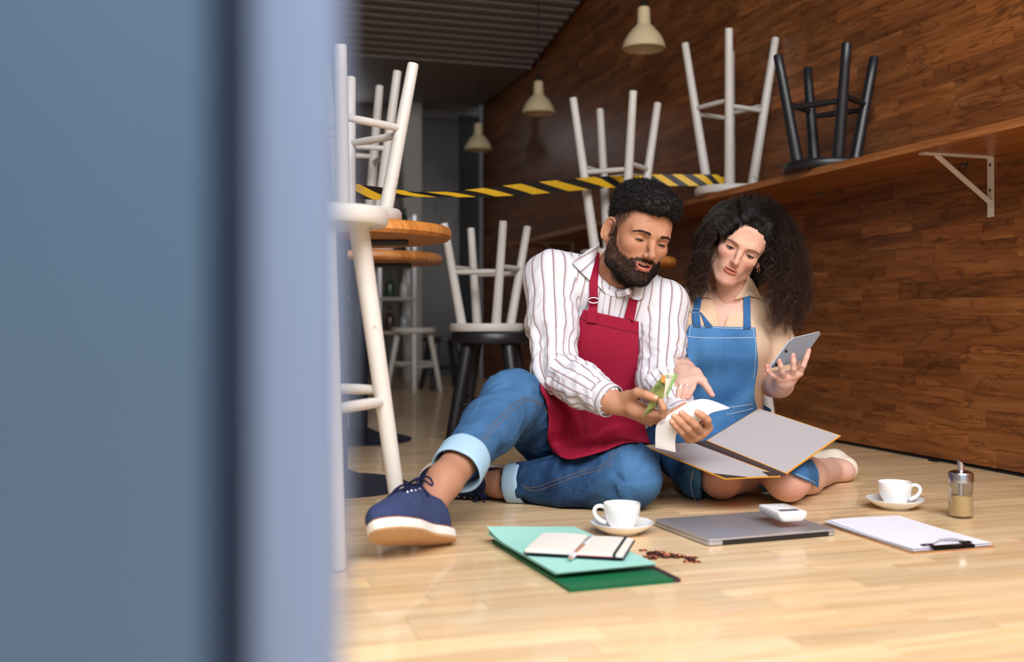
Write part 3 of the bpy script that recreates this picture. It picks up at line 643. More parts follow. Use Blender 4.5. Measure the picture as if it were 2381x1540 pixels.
# clipboard
def clipboard():
    c0, c1, c3 = F(2125, 1290), F(2316, 1275), F(1926, 1218)
    o, x, y, L, Wd = quad_frame(c0, c1, c3); L = 0.214; Wd = 0.338
    t = thing('clipboard', o + x * L / 2 + y * Wd / 2, 'brown hardboard clipboard with a black metal clip, under a sheaf of white paper', 'clipboard')
    m_ = MB(); rbox(m_, o, x, y, 0.0, L, Wd, 0.0032, 0.0, 0.008); obj('board', m_, wood('hardboard', [(196, 150, 108), (180, 132, 92), (166, 118, 80)], tuple(x), tuple(y), None, 0, 0.55, 6, 30), t)
    # clip: bar, levers, wire
    Mc = plain('clip_black_steel', (30, 28, 30), 0.3, 0.8)
    m_ = MB(); rbox(m_, o + x * 0.052 + y * 0.005, x, y, 0.0095, 0.108, 0.016, 0.0016, 0.0005); rbox(m_, o + x * 0.052 + y * 0.004, x, y, 0.0030, 0.108, 0.0018, 0.0076); obj('clip_bar', m_, Mc, t)
    for dx in (0.040, 0.140):
        m_ = MB(); rbox(m_, o + x * dx + y * 0.018, x, y, 0.0118, 0.026, 0.013, 0.0016, 0.0006); obj('clip_lever', m_, Mc, t)
    p0 = o + Vector((0, 0, 0)); m_ = MB(); m_.tube(bez([p0 + x * 0.050 + y * 0.020 + Vector((0, 0, 0.014)), p0 + x * 0.075 + y * 0.028 + Vector((0, 0, 0.014)), p0 + x * 0.10 + y * 0.044 + Vector((0, 0, 0.0135)), p0 + x * 0.13 + y * 0.036 + Vector((0, 0, 0.014)), p0 + x * 0.152 + y * 0.026 + Vector((0, 0, 0.014))], 6), 0.0011, 6); obj('clip_wire', m_, M_chrome, t)
    m_ = MB(); m_.tube([o + x * 0.050 + y * 0.002 + Vector((0, 0, 0.005)), o + x * 0.050 + y * 0.012 + Vector((0, 0, 0.013)), o + x * 0.046 + y * 0.024 + Vector((0, 0, 0.014))], 0.0022, 8); obj('clip_spring', m_, M_chrome, t)
    # sheets, slightly fanned and curled
    paper = plain('white_paper', (236, 236, 248), 0.75, var=0.01)
    Np = NT('printed_paper'); tcn = Np.n('ShaderNodeTexCoord').outputs['Generated']; sp = Np.n('ShaderNodeSeparateXYZ'); Np.l(tcn, sp.inputs[0])
    Np.l(Np.mix(Np.noise(tcn, 6), lin((236, 236, 248)), lin((231, 231, 245))), Np.b.inputs['Base Color']); Np.set(Roughness=0.75)
    for k in range(7):
        off = 0.0011 * k; gx, gy = 0.004 * math.sin(k * 2.3), 0.006 * math.cos(k * 1.7); G = []
        for i in range(15):
            row = []
            for j in range(9):
                u = j / 8; v = i / 14; lift = 0.004 * (v ** 3) * (0.3 + k * 0.14) + 0.0012 * math.sin(u * 5 + k) * v
                row.append(o + x * (0.004 + u * 0.204 + gx * v) + y * (0.013 + v * 0.312 + gy) + Vector((0, 0, 0.0036 + off + lift)))
            G.append(row)
        m_ = MB(); m_.sheet(G, 0.0004)
        tag(obj('paper_sheet', m_, Np.m if k == 6 else paper), 'white sheet of paper in the sheaf held by the clipboard' if k < 6 else 'topmost white sheet of paper under the black clip of the clipboard', 'paper', 'sheets on the clipboard')
    # a few grey printed lines on the top sheet
    for r_ in range(4):
        m_ = MB(); rbox(m_, o + x * (0.118) + y * (0.050 + r_ * 0.007), x, y, 0.0036 + 0.0011 * 6 + 0.0009, 0.052 - 0.009 * (r_ % 2), 0.0022, 0.0002); obj('print_line', m_, plain('grey_ink', (168, 172, 190), 0.7), t, False)
clipboard()

# folders and notebook
def sheet_quad(o, x, y, L, Wd, z, thick, n=10, m=14, fn=None):
    return [[o + x * (L * j / n) + y * (Wd * i / m) + Vector((0, 0, z + (fn(j / n, i / m) if fn else 0))) for j in range(n + 1)] for i in range(m + 1)]
def green_folder():
    c0, c1, c3 = F(1325, 1379), F(1578, 1351), F(1128, 1263)
    o, x, y, L, Wd = quad_frame_y(c0, c1, F(1141, 1262)); L = 0.226; Wd = 0.445
    t = thing('green_folder', o + x * L / 2 + y * Wd / 2, 'dark green card folder with a black spine, underneath the mint folder', 'folder')
    Mg = plain('dark_green_card', (18, 104, 66), 0.5, var=0.08, scale=8)
    for k in range(3):
        m_ = MB(); m_.sheet(sheet_quad(o - x * 0.0 + y * 0.0015 * k, x, y, L - 0.012, Wd, 0.0012 + 0.0024 * k, 0, fn=(lambda u, v, k=k: 0.006 * k * max(0, (v - 0.75)) ** 1.5)), 0.0016); obj('folder_cover' if k != 1 else 'folder_leaf', m_, Mg, t)
    m_ = MB(); rbox(m_, o + x * (L - 0.014), x, y, 0.0003, 0.014, Wd, 0.0075, 0.001); obj('spine', m_, plain('dark_spine_cloth', (50, 34, 38), 0.6), t)
    return o, x, y
GO, GX, GY = green_folder()
def mint_folder():
    z0 = 0.0082; c0, c1, c3 = F(1293, 1349, z0), F(1534, 1328, z0), F(1131, 1254, z0)
    o, x, y, L, Wd = quad_frame_y(c0, c1, c3); L = 0.213; Wd = 0.392
    t = thing('mint_folder', o + x * L / 2 + y * Wd / 2, 'pale mint green card folder under the open notebook', 'folder')
    Mm = plain('mint_card', (160, 218, 208), 0.55, var=0.03, scale=6)
    up = lambda u, v, a=1.0: 0.012 * a * max(0, v - 0.72) ** 1.6 * (1.6 - 1.6 * u) * 6
    m_ = MB(); m_.sheet(sheet_quad(o + y * 0.004, x, y, L, Wd - 0.004, z0 + 0.0012, 0, fn=lambda u, v: up(u, v, 0.25)), 0.0008); obj('folder_cover', m_, Mm, t)
    m_ = MB(); m_.sheet(sheet_quad(o + x * 0.003 + y * 0.002, x, y, L - 0.006, Wd - 0.004, z0 + 0.0028, 0, fn=lambda u, v: up(u, v, 0.5)), 0.0012); obj('folder_leaf', m_, plain('mint_insert', (176, 214, 196), 0.6), t)
    m_ = MB(); m_.sheet(sheet_quad(o, x, y, L, Wd, z0 + 0.0046, 0, fn=up), 0.0008); obj('folder_cover', m_, Mm, t)
    return z0 + 0.0054
ZN = mint_folder()
def notebook():
    # open book: left page block, right page block with elastic band; its near long edge runs from left to right in the photo
    a, s, b = F(1221, 1303, ZN), F(1327, 1315, ZN), F(1441, 1323, ZN)
    x = (b - a).normalized(); y = Vector((-x.y, x.x, 0)); 
    e = F(1254, 1250, ZN + 0.012) - a; e.z = 0; y = (e - x * e.dot(x)).normalized(); sk = e.dot(x) / max(1e-6, e.dot(y))
    x = Vector((math.cos(math.radians(-14)), math.sin(math.radians(-14)), 0)); y = Vector((-x.y, x.x, 0))
    Ls = (s - a).length; Lb = (b - s).length; D = 0.165; c = a
    t = thing('open_notebook', a + x * (Ls + Lb) / 2 + y * D / 2, 'open notebook with white pages and a black elastic band, on the mint folder', 'notebook')
    Mcv = plain('navy_cover', (28, 32, 52), 0.5); Mpg = plain('ivory_page_block', (230, 227, 220), 0.7, var=0.02)
    def blk(name, x0, x1, z0, z1, y0, y1, mt, arch=0.0, par=t):
        G = []; n = 12
        top = []; bot = []
        for k in range(n + 1):
            u = k / n; zz = z1 + arch * math.sin(u * math.pi) ** 0.7
            top.append((x0 + (x1 - x0) * u, zz)); bot.append((x0 + (x1 - x0) * u, z0))
        prof = bot + top[::-1]
        m_ = MB(); m_.prism([a + x * px_ + y * y0 + Vector((0, 0, ZN + pz)) for px_, pz in prof], y * (y1 - y0)); return obj(name, m_, mt, par, True, 30)
    blk('cover', -0.003, Ls, 0.0, 0.0022, -0.002, D + 0.002, Mcv); blk('cover', Ls, Ls + Lb + 0.003, 0.0, 0.0022, -0.002, D + 0.002, Mcv)
    blk('page_block', 0.0, Ls - 0.001, 0.0022, 0.0085, 0, D, Mpg, 0.0026); blk('page_block', Ls + 0.001, Ls + Lb, 0.0022, 0.0062, 0, D, Mpg, 0.0022)
    blk('page_block', Ls + 0.004, Ls + Lb * 0.82, 0.0022, 0.0030, -0.0015, 0.0, plain('red_ribbon', (206, 92, 84), 0.6))
    zb = 0.0090; m_ = MB(); bx = Ls + Lb * 0.80
    m_.sheet([[a + x * (bx + q) + y * (D * k / 8 - 0.002 + 0.004 * k / 8) + Vector((0, 0, ZN + zb)) for q in (0, 0.0028, 0.0056)] for k in range(9)], 0.0008); obj('elastic_band', m_, plain('black_elastic', (20, 20, 24), 0.7), t)
    m_ = MB(); m_.prism([a + x * bx + y * (-0.0035) + Vector((0, 0, ZN + q)) for q in (0.0, 0.0092)] + [a + x * (bx + 0.0056) + y * (-0.0035) + Vector((0, 0, ZN + q)) for q in (0.0092, 0.0)], y * 0.0015); obj('elastic_band', m_, plain('black_elastic_end', (20, 20, 24), 0.7), t)
    # sticky notes
    so = F(1358, 1293, ZN + 0.0088); m_ = MB(); rbox(m_, Vector((so.x, so.y, 0)), (x * 0.985 + y * 0.17).normalized(), (y * 0.985 - x * 0.17).normalized(), ZN + 0.0088, 0.062, 0.058, 0.0075, 0.0006)
    tag(obj('sticky_note_pad', m_, plain('pale_yellow_paper', (232, 220, 134), 0.7, var=0.02)), 'pale yellow pad of sticky notes on the open notebook', 'sticky notes')
    # pen in the fold
    p0 = F(1324, 1300, ZN + 0.0165); p1 = F(1376, 1253, ZN + 0.0175); t2 = thing('ballpoint_pen', (p0 + p1) / 2 - Vector((0, 0, 0.005)), 'white and copper ballpoint pen lying in the fold of the notebook', 'pen')
    Mw = plain('pen_white', (226, 228, 240), 0.25); Mcu = plain('pen_copper', (206, 150, 118), 0.35, 0.3)
    def seg(n_, u0, u1, r0, r1, mt): m_ = MB(); m_.tube([p0.lerp(p1, u0), p0.lerp(p1, (u0 + u1) / 2), p0.lerp(p1, u1)], [r0, (r0 + r1) / 2, r1], 14); obj(n_, m_, mt, t2)
    seg('tip', 0.0, 0.06, 0.001, 0.004, Mcu); seg('grip', 0.06, 0.2, 0.005, 0.0055, Mw); seg('barrel', 0.2, 0.62, 0.006, 0.006, Mcu); seg('barrel', 0.62, 0.97, 0.006, 0.0055, Mw); seg('button', 0.97, 1.0, 0.003, 0.003, Mw)
    m_ = MB(); m_.tube([p0.lerp(p1, 0.66) + Vector((0, 0, 0.0068)), p0.lerp(p1, 0.95) + Vector((0, 0, 0.0075))], 0.0014, 6); obj('clip', m_, M_chrome, t2)
notebook()

# coins
Mco = [plain('copper_coin', (176, 98, 62), 0.30, 1.0, var=0.2, scale=300), plain('tarnished_coin', (112, 66, 50), 0.38, 1.0, var=0.25, scale=300), plain('bright_coin', (214, 140, 100), 0.22, 1.0, var=0.1, scale=300)]
cp = [(1495, 1281, 0), (1520, 1287.5, 0), (1514, 1290.5, 1), (1530, 1284.5, 0), (1537, 1287.5, 1), (1533, 1291, 0), (1545, 1291, 1), (1503, 1298.5, 1), (1516, 1300, 0), (1524, 1298, 1), (1540, 1295, 0), (1547, 1297.5, 1), (1556, 1289.5, 0), (1553, 1293, 1), (1563, 1294, 0), (1575, 1292, 0), (1580, 1294.5, 1), (1571, 1297.5, 1), (1592, 1297, 0), (1598, 1299, 1), (1605, 1300.5, 0), (1612, 1298, 0), (1597, 1307.5, 0), (1606, 1304.5, 1), (1619, 1308, 0)]
for i, (cx, cy, lay) in enumerate(cp):
    r = (0.0094, 0.0081, 0.0106)[i % 3]; c = F(cx, cy, 0.0); m_ = MB(); h = 0.0016
    m_.lathe([(0, 0.0), (r - 0.0004, 0.0), (r, 0.0004), (r, h - 0.0004), (r - 0.0003, h), (r - 0.0012, h), (r - 0.0014, h - 0.0003), (0, h - 0.0002)], 24)
    o = obj('coin', m_, Mco[(i * 5) % 3], loc=(c.x, c.y, 0.0002 + lay * 0.0022)); tl = 0.14 if lay else 0.0; o.rotation_euler = (tl * math.sin(i * 2.1), tl * math.cos(i * 1.3), i)
    if lay: o.location.z = 0.0016 + 0.5 * r * tl
    tag(o, 'small copper coin in the scattered heap of change on the floor', 'coin', 'copper coins on the floor')
o = [q for q in COL.objects if q.name == 'coin'][0]; o['label'] = 'single copper coin lying apart from the heap of change'; 
# ================================================================== sculpting kit: blended distance fields -> one continuous mesh
A3 = lambda v: np.array(tuple(v), dtype=np.float32)
class Field:
    def __init__(s, lo, hi, h):
        s.lo = np.array(lo, np.float32); s.h = h; s.n = np.maximum(2, np.ceil((np.array(hi) - s.lo) / h).astype(int) + 1)
        s.f = np.full(s.n, 1.0, np.float32); s.ax = [s.lo[i] + h * np.arange(s.n[i], dtype=np.float32) for i in range(3)]
    def box(s, lo, hi, pad):
        a = np.clip(np.floor((np.array(lo) - pad - s.lo) / s.h).astype(int), 0, s.n - 1); b = np.clip(np.ceil((np.array(hi) + pad - s.lo) / s.h).astype(int) + 1, 1, s.n)
        sl = tuple(slice(a[i], b[i]) for i in range(3)); x = s.ax[0][sl[0]][:, None, None]; y = s.ax[1][sl[1]][None, :, None]; z = s.ax[2][sl[2]][None, None, :]
        return sl, x, y, z
    def _u(s, sl, d, k):
        a = s.f[sl]
        if k > 0:
            hh = np.maximum(k - np.abs(a - d), 0) / k; s.f[sl] = np.minimum(a, d) - hh * hh * k * 0.25
        else: s.f[sl] = np.minimum(a, d)
    def _s(s, sl, d, k):
        a = s.f[sl]; d = -d
        if k > 0:
            hh = np.maximum(k - np.abs(a - d), 0) / k; s.f[sl] = np.maximum(a, d) + hh * hh * k * 0.25
        else: s.f[sl] = np.maximum(a, d)
    def cap(s, a, b, ra, rb, k=0.02, w=None, sc=1.0, sub=False):
        """tapered capsule; cross-section stretched by sc along w"""
        a = A3(a); b = A3(b); r = max(ra, rb) * max(1.0, sc); sl, x, y, z = s.box(np.minimum(a, b) - r, np.maximum(a, b) + r, k + 3 * s.h)
        ab = b - a; L2 = float(ab @ ab) + 1e-12; px, py, pz = x - a[0], y - a[1], z - a[2]
        t = np.clip((px * ab[0] + py * ab[1] + pz * ab[2]) / L2, 0, 1); qx, qy, qz = px - t * ab[0], py - t * ab[1], pz - t * ab[2]
        if w is not None:
            w = A3(w); w = w / np.linalg.norm(w); q = (qx * w[0] + qy * w[1] + qz * w[2]) * (1.0 / sc - 1.0); qx = qx + q * w[0]; qy = qy + q * w[1]; qz = qz + q * w[2]
        d = np.sqrt(qx * qx + qy * qy + qz * qz) - (ra + (rb - ra) * t); (s._s if sub else s._u)(sl, d, k); return s
    def chain(s, pts, rs, k=0.02, **kw):
        for i in range(len(pts) - 1): s.cap(pts[i], pts[i + 1], rs[i], rs[i + 1], k, **kw)
        return s
    def ell(s, c, r, k=0.02, R=None, sub=False):
        c = A3(c); r = A3(r); rm = r.max(); bb = rm if R is not None else r; sl, x, y, z = s.box(c - bb, c + bb, k + 3 * s.h)
        px, py, pz = x - c[0], y - c[1], z - c[2]
        if R is not None:
            R = np.array(R, np.float32); px, py, pz = (R[0, 0] * px + R[1, 0] * py + R[2, 0] * pz), (R[0, 1] * px + R[1, 1] * py + R[2, 1] * pz), (R[0, 2] * px + R[1, 2] * py + R[2, 2] * pz)
        k0 = np.sqrt((px / r[0]) ** 2 + (py / r[1]) ** 2 + (pz / r[2]) ** 2); k1 = np.sqrt((px / r[0] ** 2) ** 2 + (py / r[1] ** 2) ** 2 + (pz / r[2] ** 2) ** 2) + 1e-9
        (s._s if sub else s._u)(sl, k0 * (k0 - 1.0) / k1, k); return s
    def func(s, lo, hi, fn, k=0.0, sub=False):
        sl, x, y, z = s.box(lo, hi, k + 2 * s.h); (s._s if sub else s._u)(sl, fn(x, y, z), k); return s
    def cut(s, p, n, k=0.004):                                   # remove the side the normal points to
        p = A3(p); n = A3(n); n = n / np.linalg.norm(n); x, y, z = s.ax[0][:, None, None], s.ax[1][None, :, None], s.ax[2][None, None, :]
        s._s((slice(None),) * 3, -((x - p[0]) * n[0] + (y - p[1]) * n[1] + (z - p[2]) * n[2]), k); return s
    def mesh(s):
        f = s.f; f[0] = f[-1] = 1; f[:, 0] = f[:, -1] = 1; f[:, :, 0] = f[:, :, -1] = 1
        S = f < 0; n0, n1, n2 = f.shape
        C = np.zeros((n0 - 1, n1 - 1, n2 - 1), np.uint8)
        for dx in (0, 1):
            for dy in (0, 1):
                for dz in (0, 1): C += S[dx:n0 - 1 + dx, dy:n1 - 1 + dy, dz:n2 - 1 + dz]
        I, J, K = np.nonzero((C > 0) & (C < 8)); m = len(I); idx = np.full(C.shape, -1, np.int32); idx[I, J, K] = np.arange(m)
        co = [(dx, dy, dz) for dx in (0, 1) for dy in (0, 1) for dz in (0, 1)]; val = np.stack([f[I + c[0], J + c[1], K + c[2]] for c in co], 1)
        acc = np.zeros((m, 3), np.float32); cnt = np.zeros((m, 1), np.float32); cof = np.array(co, np.float32)
        for a in range(8):
            for b in range(a + 1, 8):
                if sum(abs(co[a][i] - co[b][i]) for i in range(3)) != 1: continue
                va, vb = val[:, a], val[:, b]; msk = (va < 0) != (vb < 0); t = np.where(msk, va / np.where(msk, va - vb, 1), 0)[:, None]
                acc += np.where(msk[:, None], cof[a] + t * (cof[b] - cof[a]), 0); cnt += msk[:, None]
        V = s.lo + s.h * (np.stack([I, J, K], 1) + acc / cnt); Q = []
        for ax in range(3):
            sh = [slice(None)] * 3; sh2 = [slice(None)] * 3; sh[ax] = slice(0, -1); sh2[ax] = slice(1, None)
            A = S[tuple(sh)]; B = S[tuple(sh2)]; e = np.nonzero(A != B); ins = A[e]; u, v = [(1, 2), (2, 0), (0, 1)][ax]
            ok = (e[u] > 0) & (e[v] > 0) & (e[u] < f.shape[u] - 1) & (e[v] < f.shape[v] - 1); e = [q[ok] for q in e]; ins = ins[ok]
            def cell(du, dv):
                c = [q.copy() for q in e]; c[u] = c[u] + du; c[v] = c[v] + dv; return idx[c[0], c[1], c[2]]
            q = np.stack([cell(-1, -1), cell(0, -1), cell(0, 0), cell(-1, 0)], 1); q[~ins] = q[~ins][:, ::-1]; Q.append(q)
        return V.astype(np.float64), np.concatenate(Q)
def vnormals(V, Q):
    n = np.cross(V[Q[:, 2]] - V[Q[:, 0]], V[Q[:, 3]] - V[Q[:, 1]]); N_ = np.zeros_like(V)
    for i in range(4): np.add.at(N_, Q[:, i], n)
    return N_ / (np.linalg.norm(N_, axis=1, keepdims=True) + 1e-12)
def relax(V, Q, it=2, lam=0.5):
    for _ in range(it):
        acc = np.zeros_like(V); c = np.zeros(len(V))
        for i in range(4):
            a, b = Q[:, i], Q[:, (i + 1) % 4]; np.add.at(acc, a, V[b]); np.add.at(acc, b, V[a]); np.add.at(c, a, 1); np.add.at(c, b, 1)
        V = V + lam * (acc / np.maximum(c, 1)[:, None] - V)
    return V
def _hash(i, j, k):
    h = (i * 374761393 + j * 668265263 + k * 2147483647) & 0xffffffff; h = ((h ^ (h >> 13)) * 1274126177) & 0xffffffff; return ((h ^ (h >> 16)) & 0xffff) / 65535.0
def vnoise(p):
    """smooth value noise in [-1, 1] at points p (n x 3)"""
    i = np.floor(p).astype(np.int64); f = p - i; f = f * f * (3 - 2 * f); out = 0
    for dx in (0, 1):
        for dy in (0, 1):
            for dz in (0, 1):
                wt = (f[:, 0] if dx else 1 - f[:, 0]) * (f[:, 1] if dy else 1 - f[:, 1]) * (f[:, 2] if dz else 1 - f[:, 2]); out = out + wt * _hash(i[:, 0] + dx, i[:, 1] + dy, i[:, 2] + dz)
    return out * 2 - 1
def fbm(p, o=3):
    return sum(vnoise(p * 2 ** k + 17.3 * k) / 2 ** k for k in range(o))
def smooth01(x, a, b):
    t = np.clip((x - a) / (b - a), 0, 1); return t * t * (3 - 2 * t)
def folds(V, N_, amp, sc, direc=None, stretch=3.0, seed=0.0, sharp=True):
    """cloth folds: ridged noise stretched along `direc` (n x 3 or 3), pushed along the normals"""
    p = V.copy()
    if direc is not None:
        d = np.broadcast_to(np.array(direc, float), V.shape); d = d / (np.linalg.norm(d, axis=1, keepdims=True) + 1e-9); t = (p * d).sum(1, keepdims=True); p = p - d * t * (1 - 1 / stretch)
    n = vnoise(p * sc + seed) + 0.5 * vnoise(p * sc * 2.1 + seed + 9)
    r = (1 - np.abs(n) * 1.6) if sharp else n
    return V + N_ * (np.clip(r, -1.2, 1)[:, None] * np.asarray(amp).reshape(-1, 1))
def bonecoord(V, bones):
    """bones: list of (a, b) -> index of nearest bone, t along it, angle round it"""
    D = []; T = []; ANG = []
    for a, b in bones:
        a = np.array(tuple(a)); b = np.array(tuple(b)); ab = b - a; L = np.linalg.norm(ab); u = ab / L; t = np.clip((V - a) @ u / L, 0, 1); q = V - a - np.outer(t * L, u)
        ref = np.array((0, 1, 0.2)); e1 = ref - u * (ref @ u); e1 /= np.linalg.norm(e1); e2 = np.cross(u, e1)
        D.append(np.linalg.norm(q, axis=1)); T.append(t); ANG.append(np.arctan2(q @ e2, -(q @ e1)))
    D = np.stack(D, 1); return D, np.stack(T, 1), np.stack(ANG, 1)
def add_col(o, C):
    at = o.data.attributes.new('col', 'FLOAT_COLOR', 'POINT'); c4 = np.ones((len(C), 4), np.float32); c4[:, :3] = C; at.data.foreach_set('color', c4.ravel())
def add_f(o, name, val): o.data.attributes.new(name, 'FLOAT', 'POINT').data.foreach_set('value', np.asarray(val, np.float32))
def strands(paths, rad, sides=3):
    """paths n x m x 3, rad n x m -> verts, faces of thin tapering tubes"""
    n, m, _ = paths.shape; T = np.gradient(paths, axis=1); T /= np.linalg.norm(T, axis=2, keepdims=True) + 1e-12
    ref = np.zeros_like(T); ref[..., 2] = 1; ref[np.abs(T[..., 2]) > 0.9] = (1, 0, 0); e1 = np.cross(T, ref); e1 /= np.linalg.norm(e1, axis=2, keepdims=True) + 1e-12; e2 = np.cross(T, e1)
    V = np.stack([paths + rad[..., None] * (math.cos(2 * math.pi * k / sides) * e1 + math.sin(2 * math.pi * k / sides) * e2) for k in range(sides)], 2).reshape(-1, 3)
    base = (np.arange(n)[:, None] * m + np.arange(m - 1)[None]) * sides; Fq = []
    for k in range(sides):
        j = (k + 1) % sides; Fq.append(np.stack([base + k, base + j, base + sides + j, base + sides + k], 2).reshape(-1, 4))
    return V, np.concatenate(Fq)
def bvh(V, Q): return BVHTree.FromPolygons([tuple(v) for v in V], [tuple(q) for q in Q])
EYE = Vector((0, 0, CAMH))
def cast(tree, px, py):
    d = P(px, py, 1.0) - EYE; L = d.length; hit = tree.ray_cast(EYE, d / L); return hit[3] / L if hit[0] is not None else None      # depth along the view axis
def coons(top, bot, left, right, n, m):
    """pixel curves -> (m+1) x (n+1) grid of pixels"""
    def rs(c, k):
        c = np.array(c, float); L = np.r_[0, np.cumsum(np.linalg.norm(np.diff(c, axis=0), axis=1))]; cc = bez([Vector((p[0], p[1], 0)) for p in c], 10); cc = np.array([(p.x, p.y) for p in cc]); L = np.r_[0, np.cumsum(np.linalg.norm(np.diff(cc, axis=0), axis=1))]; s_ = np.linspace(0, L[-1], k + 1); return np.stack([np.interp(s_, L, cc[:, i]) for i in range(2)], 1)
    T, B, L_, R_ = rs(top, n), rs(bot, n), rs(left, m), rs(right, m); G = np.zeros((m + 1, n + 1, 2))
    for i in range(m + 1):
        v = i / m
        for j in range(n + 1):
            u = j / n; G[i, j] = (1 - v) * T[j] + v * B[j] + (1 - u) * L_[i] + u * R_[i] - ((1 - u) * (1 - v) * T[0] + u * (1 - v) * T[-1] + (1 - u) * v * B[0] + u * v * B[-1])
    return G
def blur2(D, it):
    for _ in range(it):
        Pd = np.pad(D, 1, mode='edge'); D = (Pd[:-2, 1:-1] + Pd[2:, 1:-1] + Pd[1:-1, :-2] + Pd[1:-1, 2:] + 2 * D) / 6
    return D
def drape(G, trees, off, smooth=6, lift=None):
    """cloth grid: each pixel gets the depth of the body under it, smoothed, lifted by off towards the viewer"""
    m, n = G.shape[:2]; D = np.full((m, n), np.nan)
    for i in range(m):
        for j in range(n):
            hs = [h for h in (cast(t, *G[i, j]) for t in trees) if h is not None]
            if hs: D[i, j] = min(hs)
    if np.isnan(D).any():
        known = ~np.isnan(D); fill = np.where(known, D, np.nanmedian(D))
        for _ in range(60):
            b = blur2(fill, 1); fill = np.where(known, D, b)
        D = fill
    D0 = D.copy()
    for _ in range(smooth): D = np.minimum(blur2(D, 1), D0)
    D = D - off
    if lift is not None: D = D - lift
    return [[P(G[i, j, 0], G[i, j, 1], D[i, j]) for j in range(n)] for i in range(m)]
def skin_mat(name, rough=0.5, bumpv=0.12):
    N = NT(name); at = N.n('ShaderNodeAttribute'); at.attribute_name = 'col'; tc = N.n('ShaderNodeTexCoord').outputs['Object']
    mott = N.noise(tc, 90, 3); c = N.mix(N.math('MULTIPLY', mott, 0.22), at.outputs['Color'], (0.42, 0.16, 0.10, 1), 'MIX')
    N.l(N.mix(0.55, at.outputs['Color'], c), N.b.inputs['Base Color']); N.set(Roughness=rough); N.b.inputs['Specular IOR Level'].default_value = 0.32; N.b.inputs['Subsurface Weight'].default_value = 0.05; N.b.inputs['Subsurface Radius'].default_value = (0.012, 0.005, 0.003); N.b.inputs['Subsurface Scale'].default_value = 1.0
    N.bump(N.noise(tc, 420, 3), bumpv, 0.0006); return N.m
def hair_mat(name, col, rough=0.42, tip=None):
    N = NT(name); tc = N.n('ShaderNodeTexCoord').outputs['Object']; f = N.noise(tc, 70, 3)
    c = N.mix(f, tuple(v * 0.6 for v in lin(col)[:3]) + (1,), tuple(v * 1.5 for v in lin(col)[:3]) + (1,))
    if tip:
        at = N.n('ShaderNodeAttribute'); at.attribute_name = 'tip'; c = N.mix(at.outputs['Fac'], c, lin(tip))
    N.l(c, N.b.inputs['Base Color']); N.set(Roughness=rough); N.b.inputs['Specular IOR Level'].default_value = 0.35; return N.m
def cloth_mat(name, col, rough=0.85, weave=900, var=0.10, bump=0.25):
    N = NT(name); tc = N.n('ShaderNodeTexCoord').outputs['Object']; a = N.noise(tc, weave, 2); b = N.noise(tc, 14, 3); c = lin(col)
    N.l(N.mix(N.math('ADD', N.math('MULTIPLY', a, 0.5), N.math('MULTIPLY', b, 0.5)), tuple(v * (1 - var) for v in c[:3]) + (1,), tuple(v * (1 + var) for v in c[:3]) + (1,)), N.b.inputs['Base Color'])
    N.set(Roughness=rough); N.b.inputs['Specular IOR Level'].default_value = 0.25; N.bump(a, bump, 0.0006); return N.m
def denim_mat(name, dark, light):
    N = NT(name); at = N.n('ShaderNodeAttribute'); at.attribute_name = 'fade'; tc = N.n('ShaderNodeTexCoord').outputs['Object']
    mp = N.n('ShaderNodeMapping'); mp.inputs['Scale'].default_value = (1, 1, 0.25); N.l(tc, mp.inputs[0]); a = N.noise(mp.outputs[0], 700, 2, 0.7); b = N.noise(tc, 10, 3)
    f = N.math('ADD', at.outputs['Fac'], N.math('ADD', N.math('MULTIPLY', N.math('SUBTRACT', a, 0.5), 0.7), N.math('MULTIPLY', N.math('SUBTRACT', b, 0.5), 0.35)), True)
    N.l(N.mix(f, lin(dark), lin(light)), N.b.inputs['Base Color']); N.set(Roughness=0.85); N.b.inputs['Specular IOR Level'].default_value = 0.2; N.bump(a, 0.3, 0.0008); return N.m
def linc(c): return np.array(lin(c)[:3])
def ptube(pxs, tree, off, rad, n=6, dep=None):
    """thin tube following pixels over a surface"""
    pts = []; last = dep; cc = bez([Vector((a, b, 0)) for a, b in pxs], 7)
    for q in cc:
        h = cast(tree, q.x, q.y) if tree is not None else None
        if h is None: h = last
        last = h; pts.append(P(q.x, q.y, (h or 2.9) - off))
    m_ = MB(); m_.tube(pts, rad, n); return m_

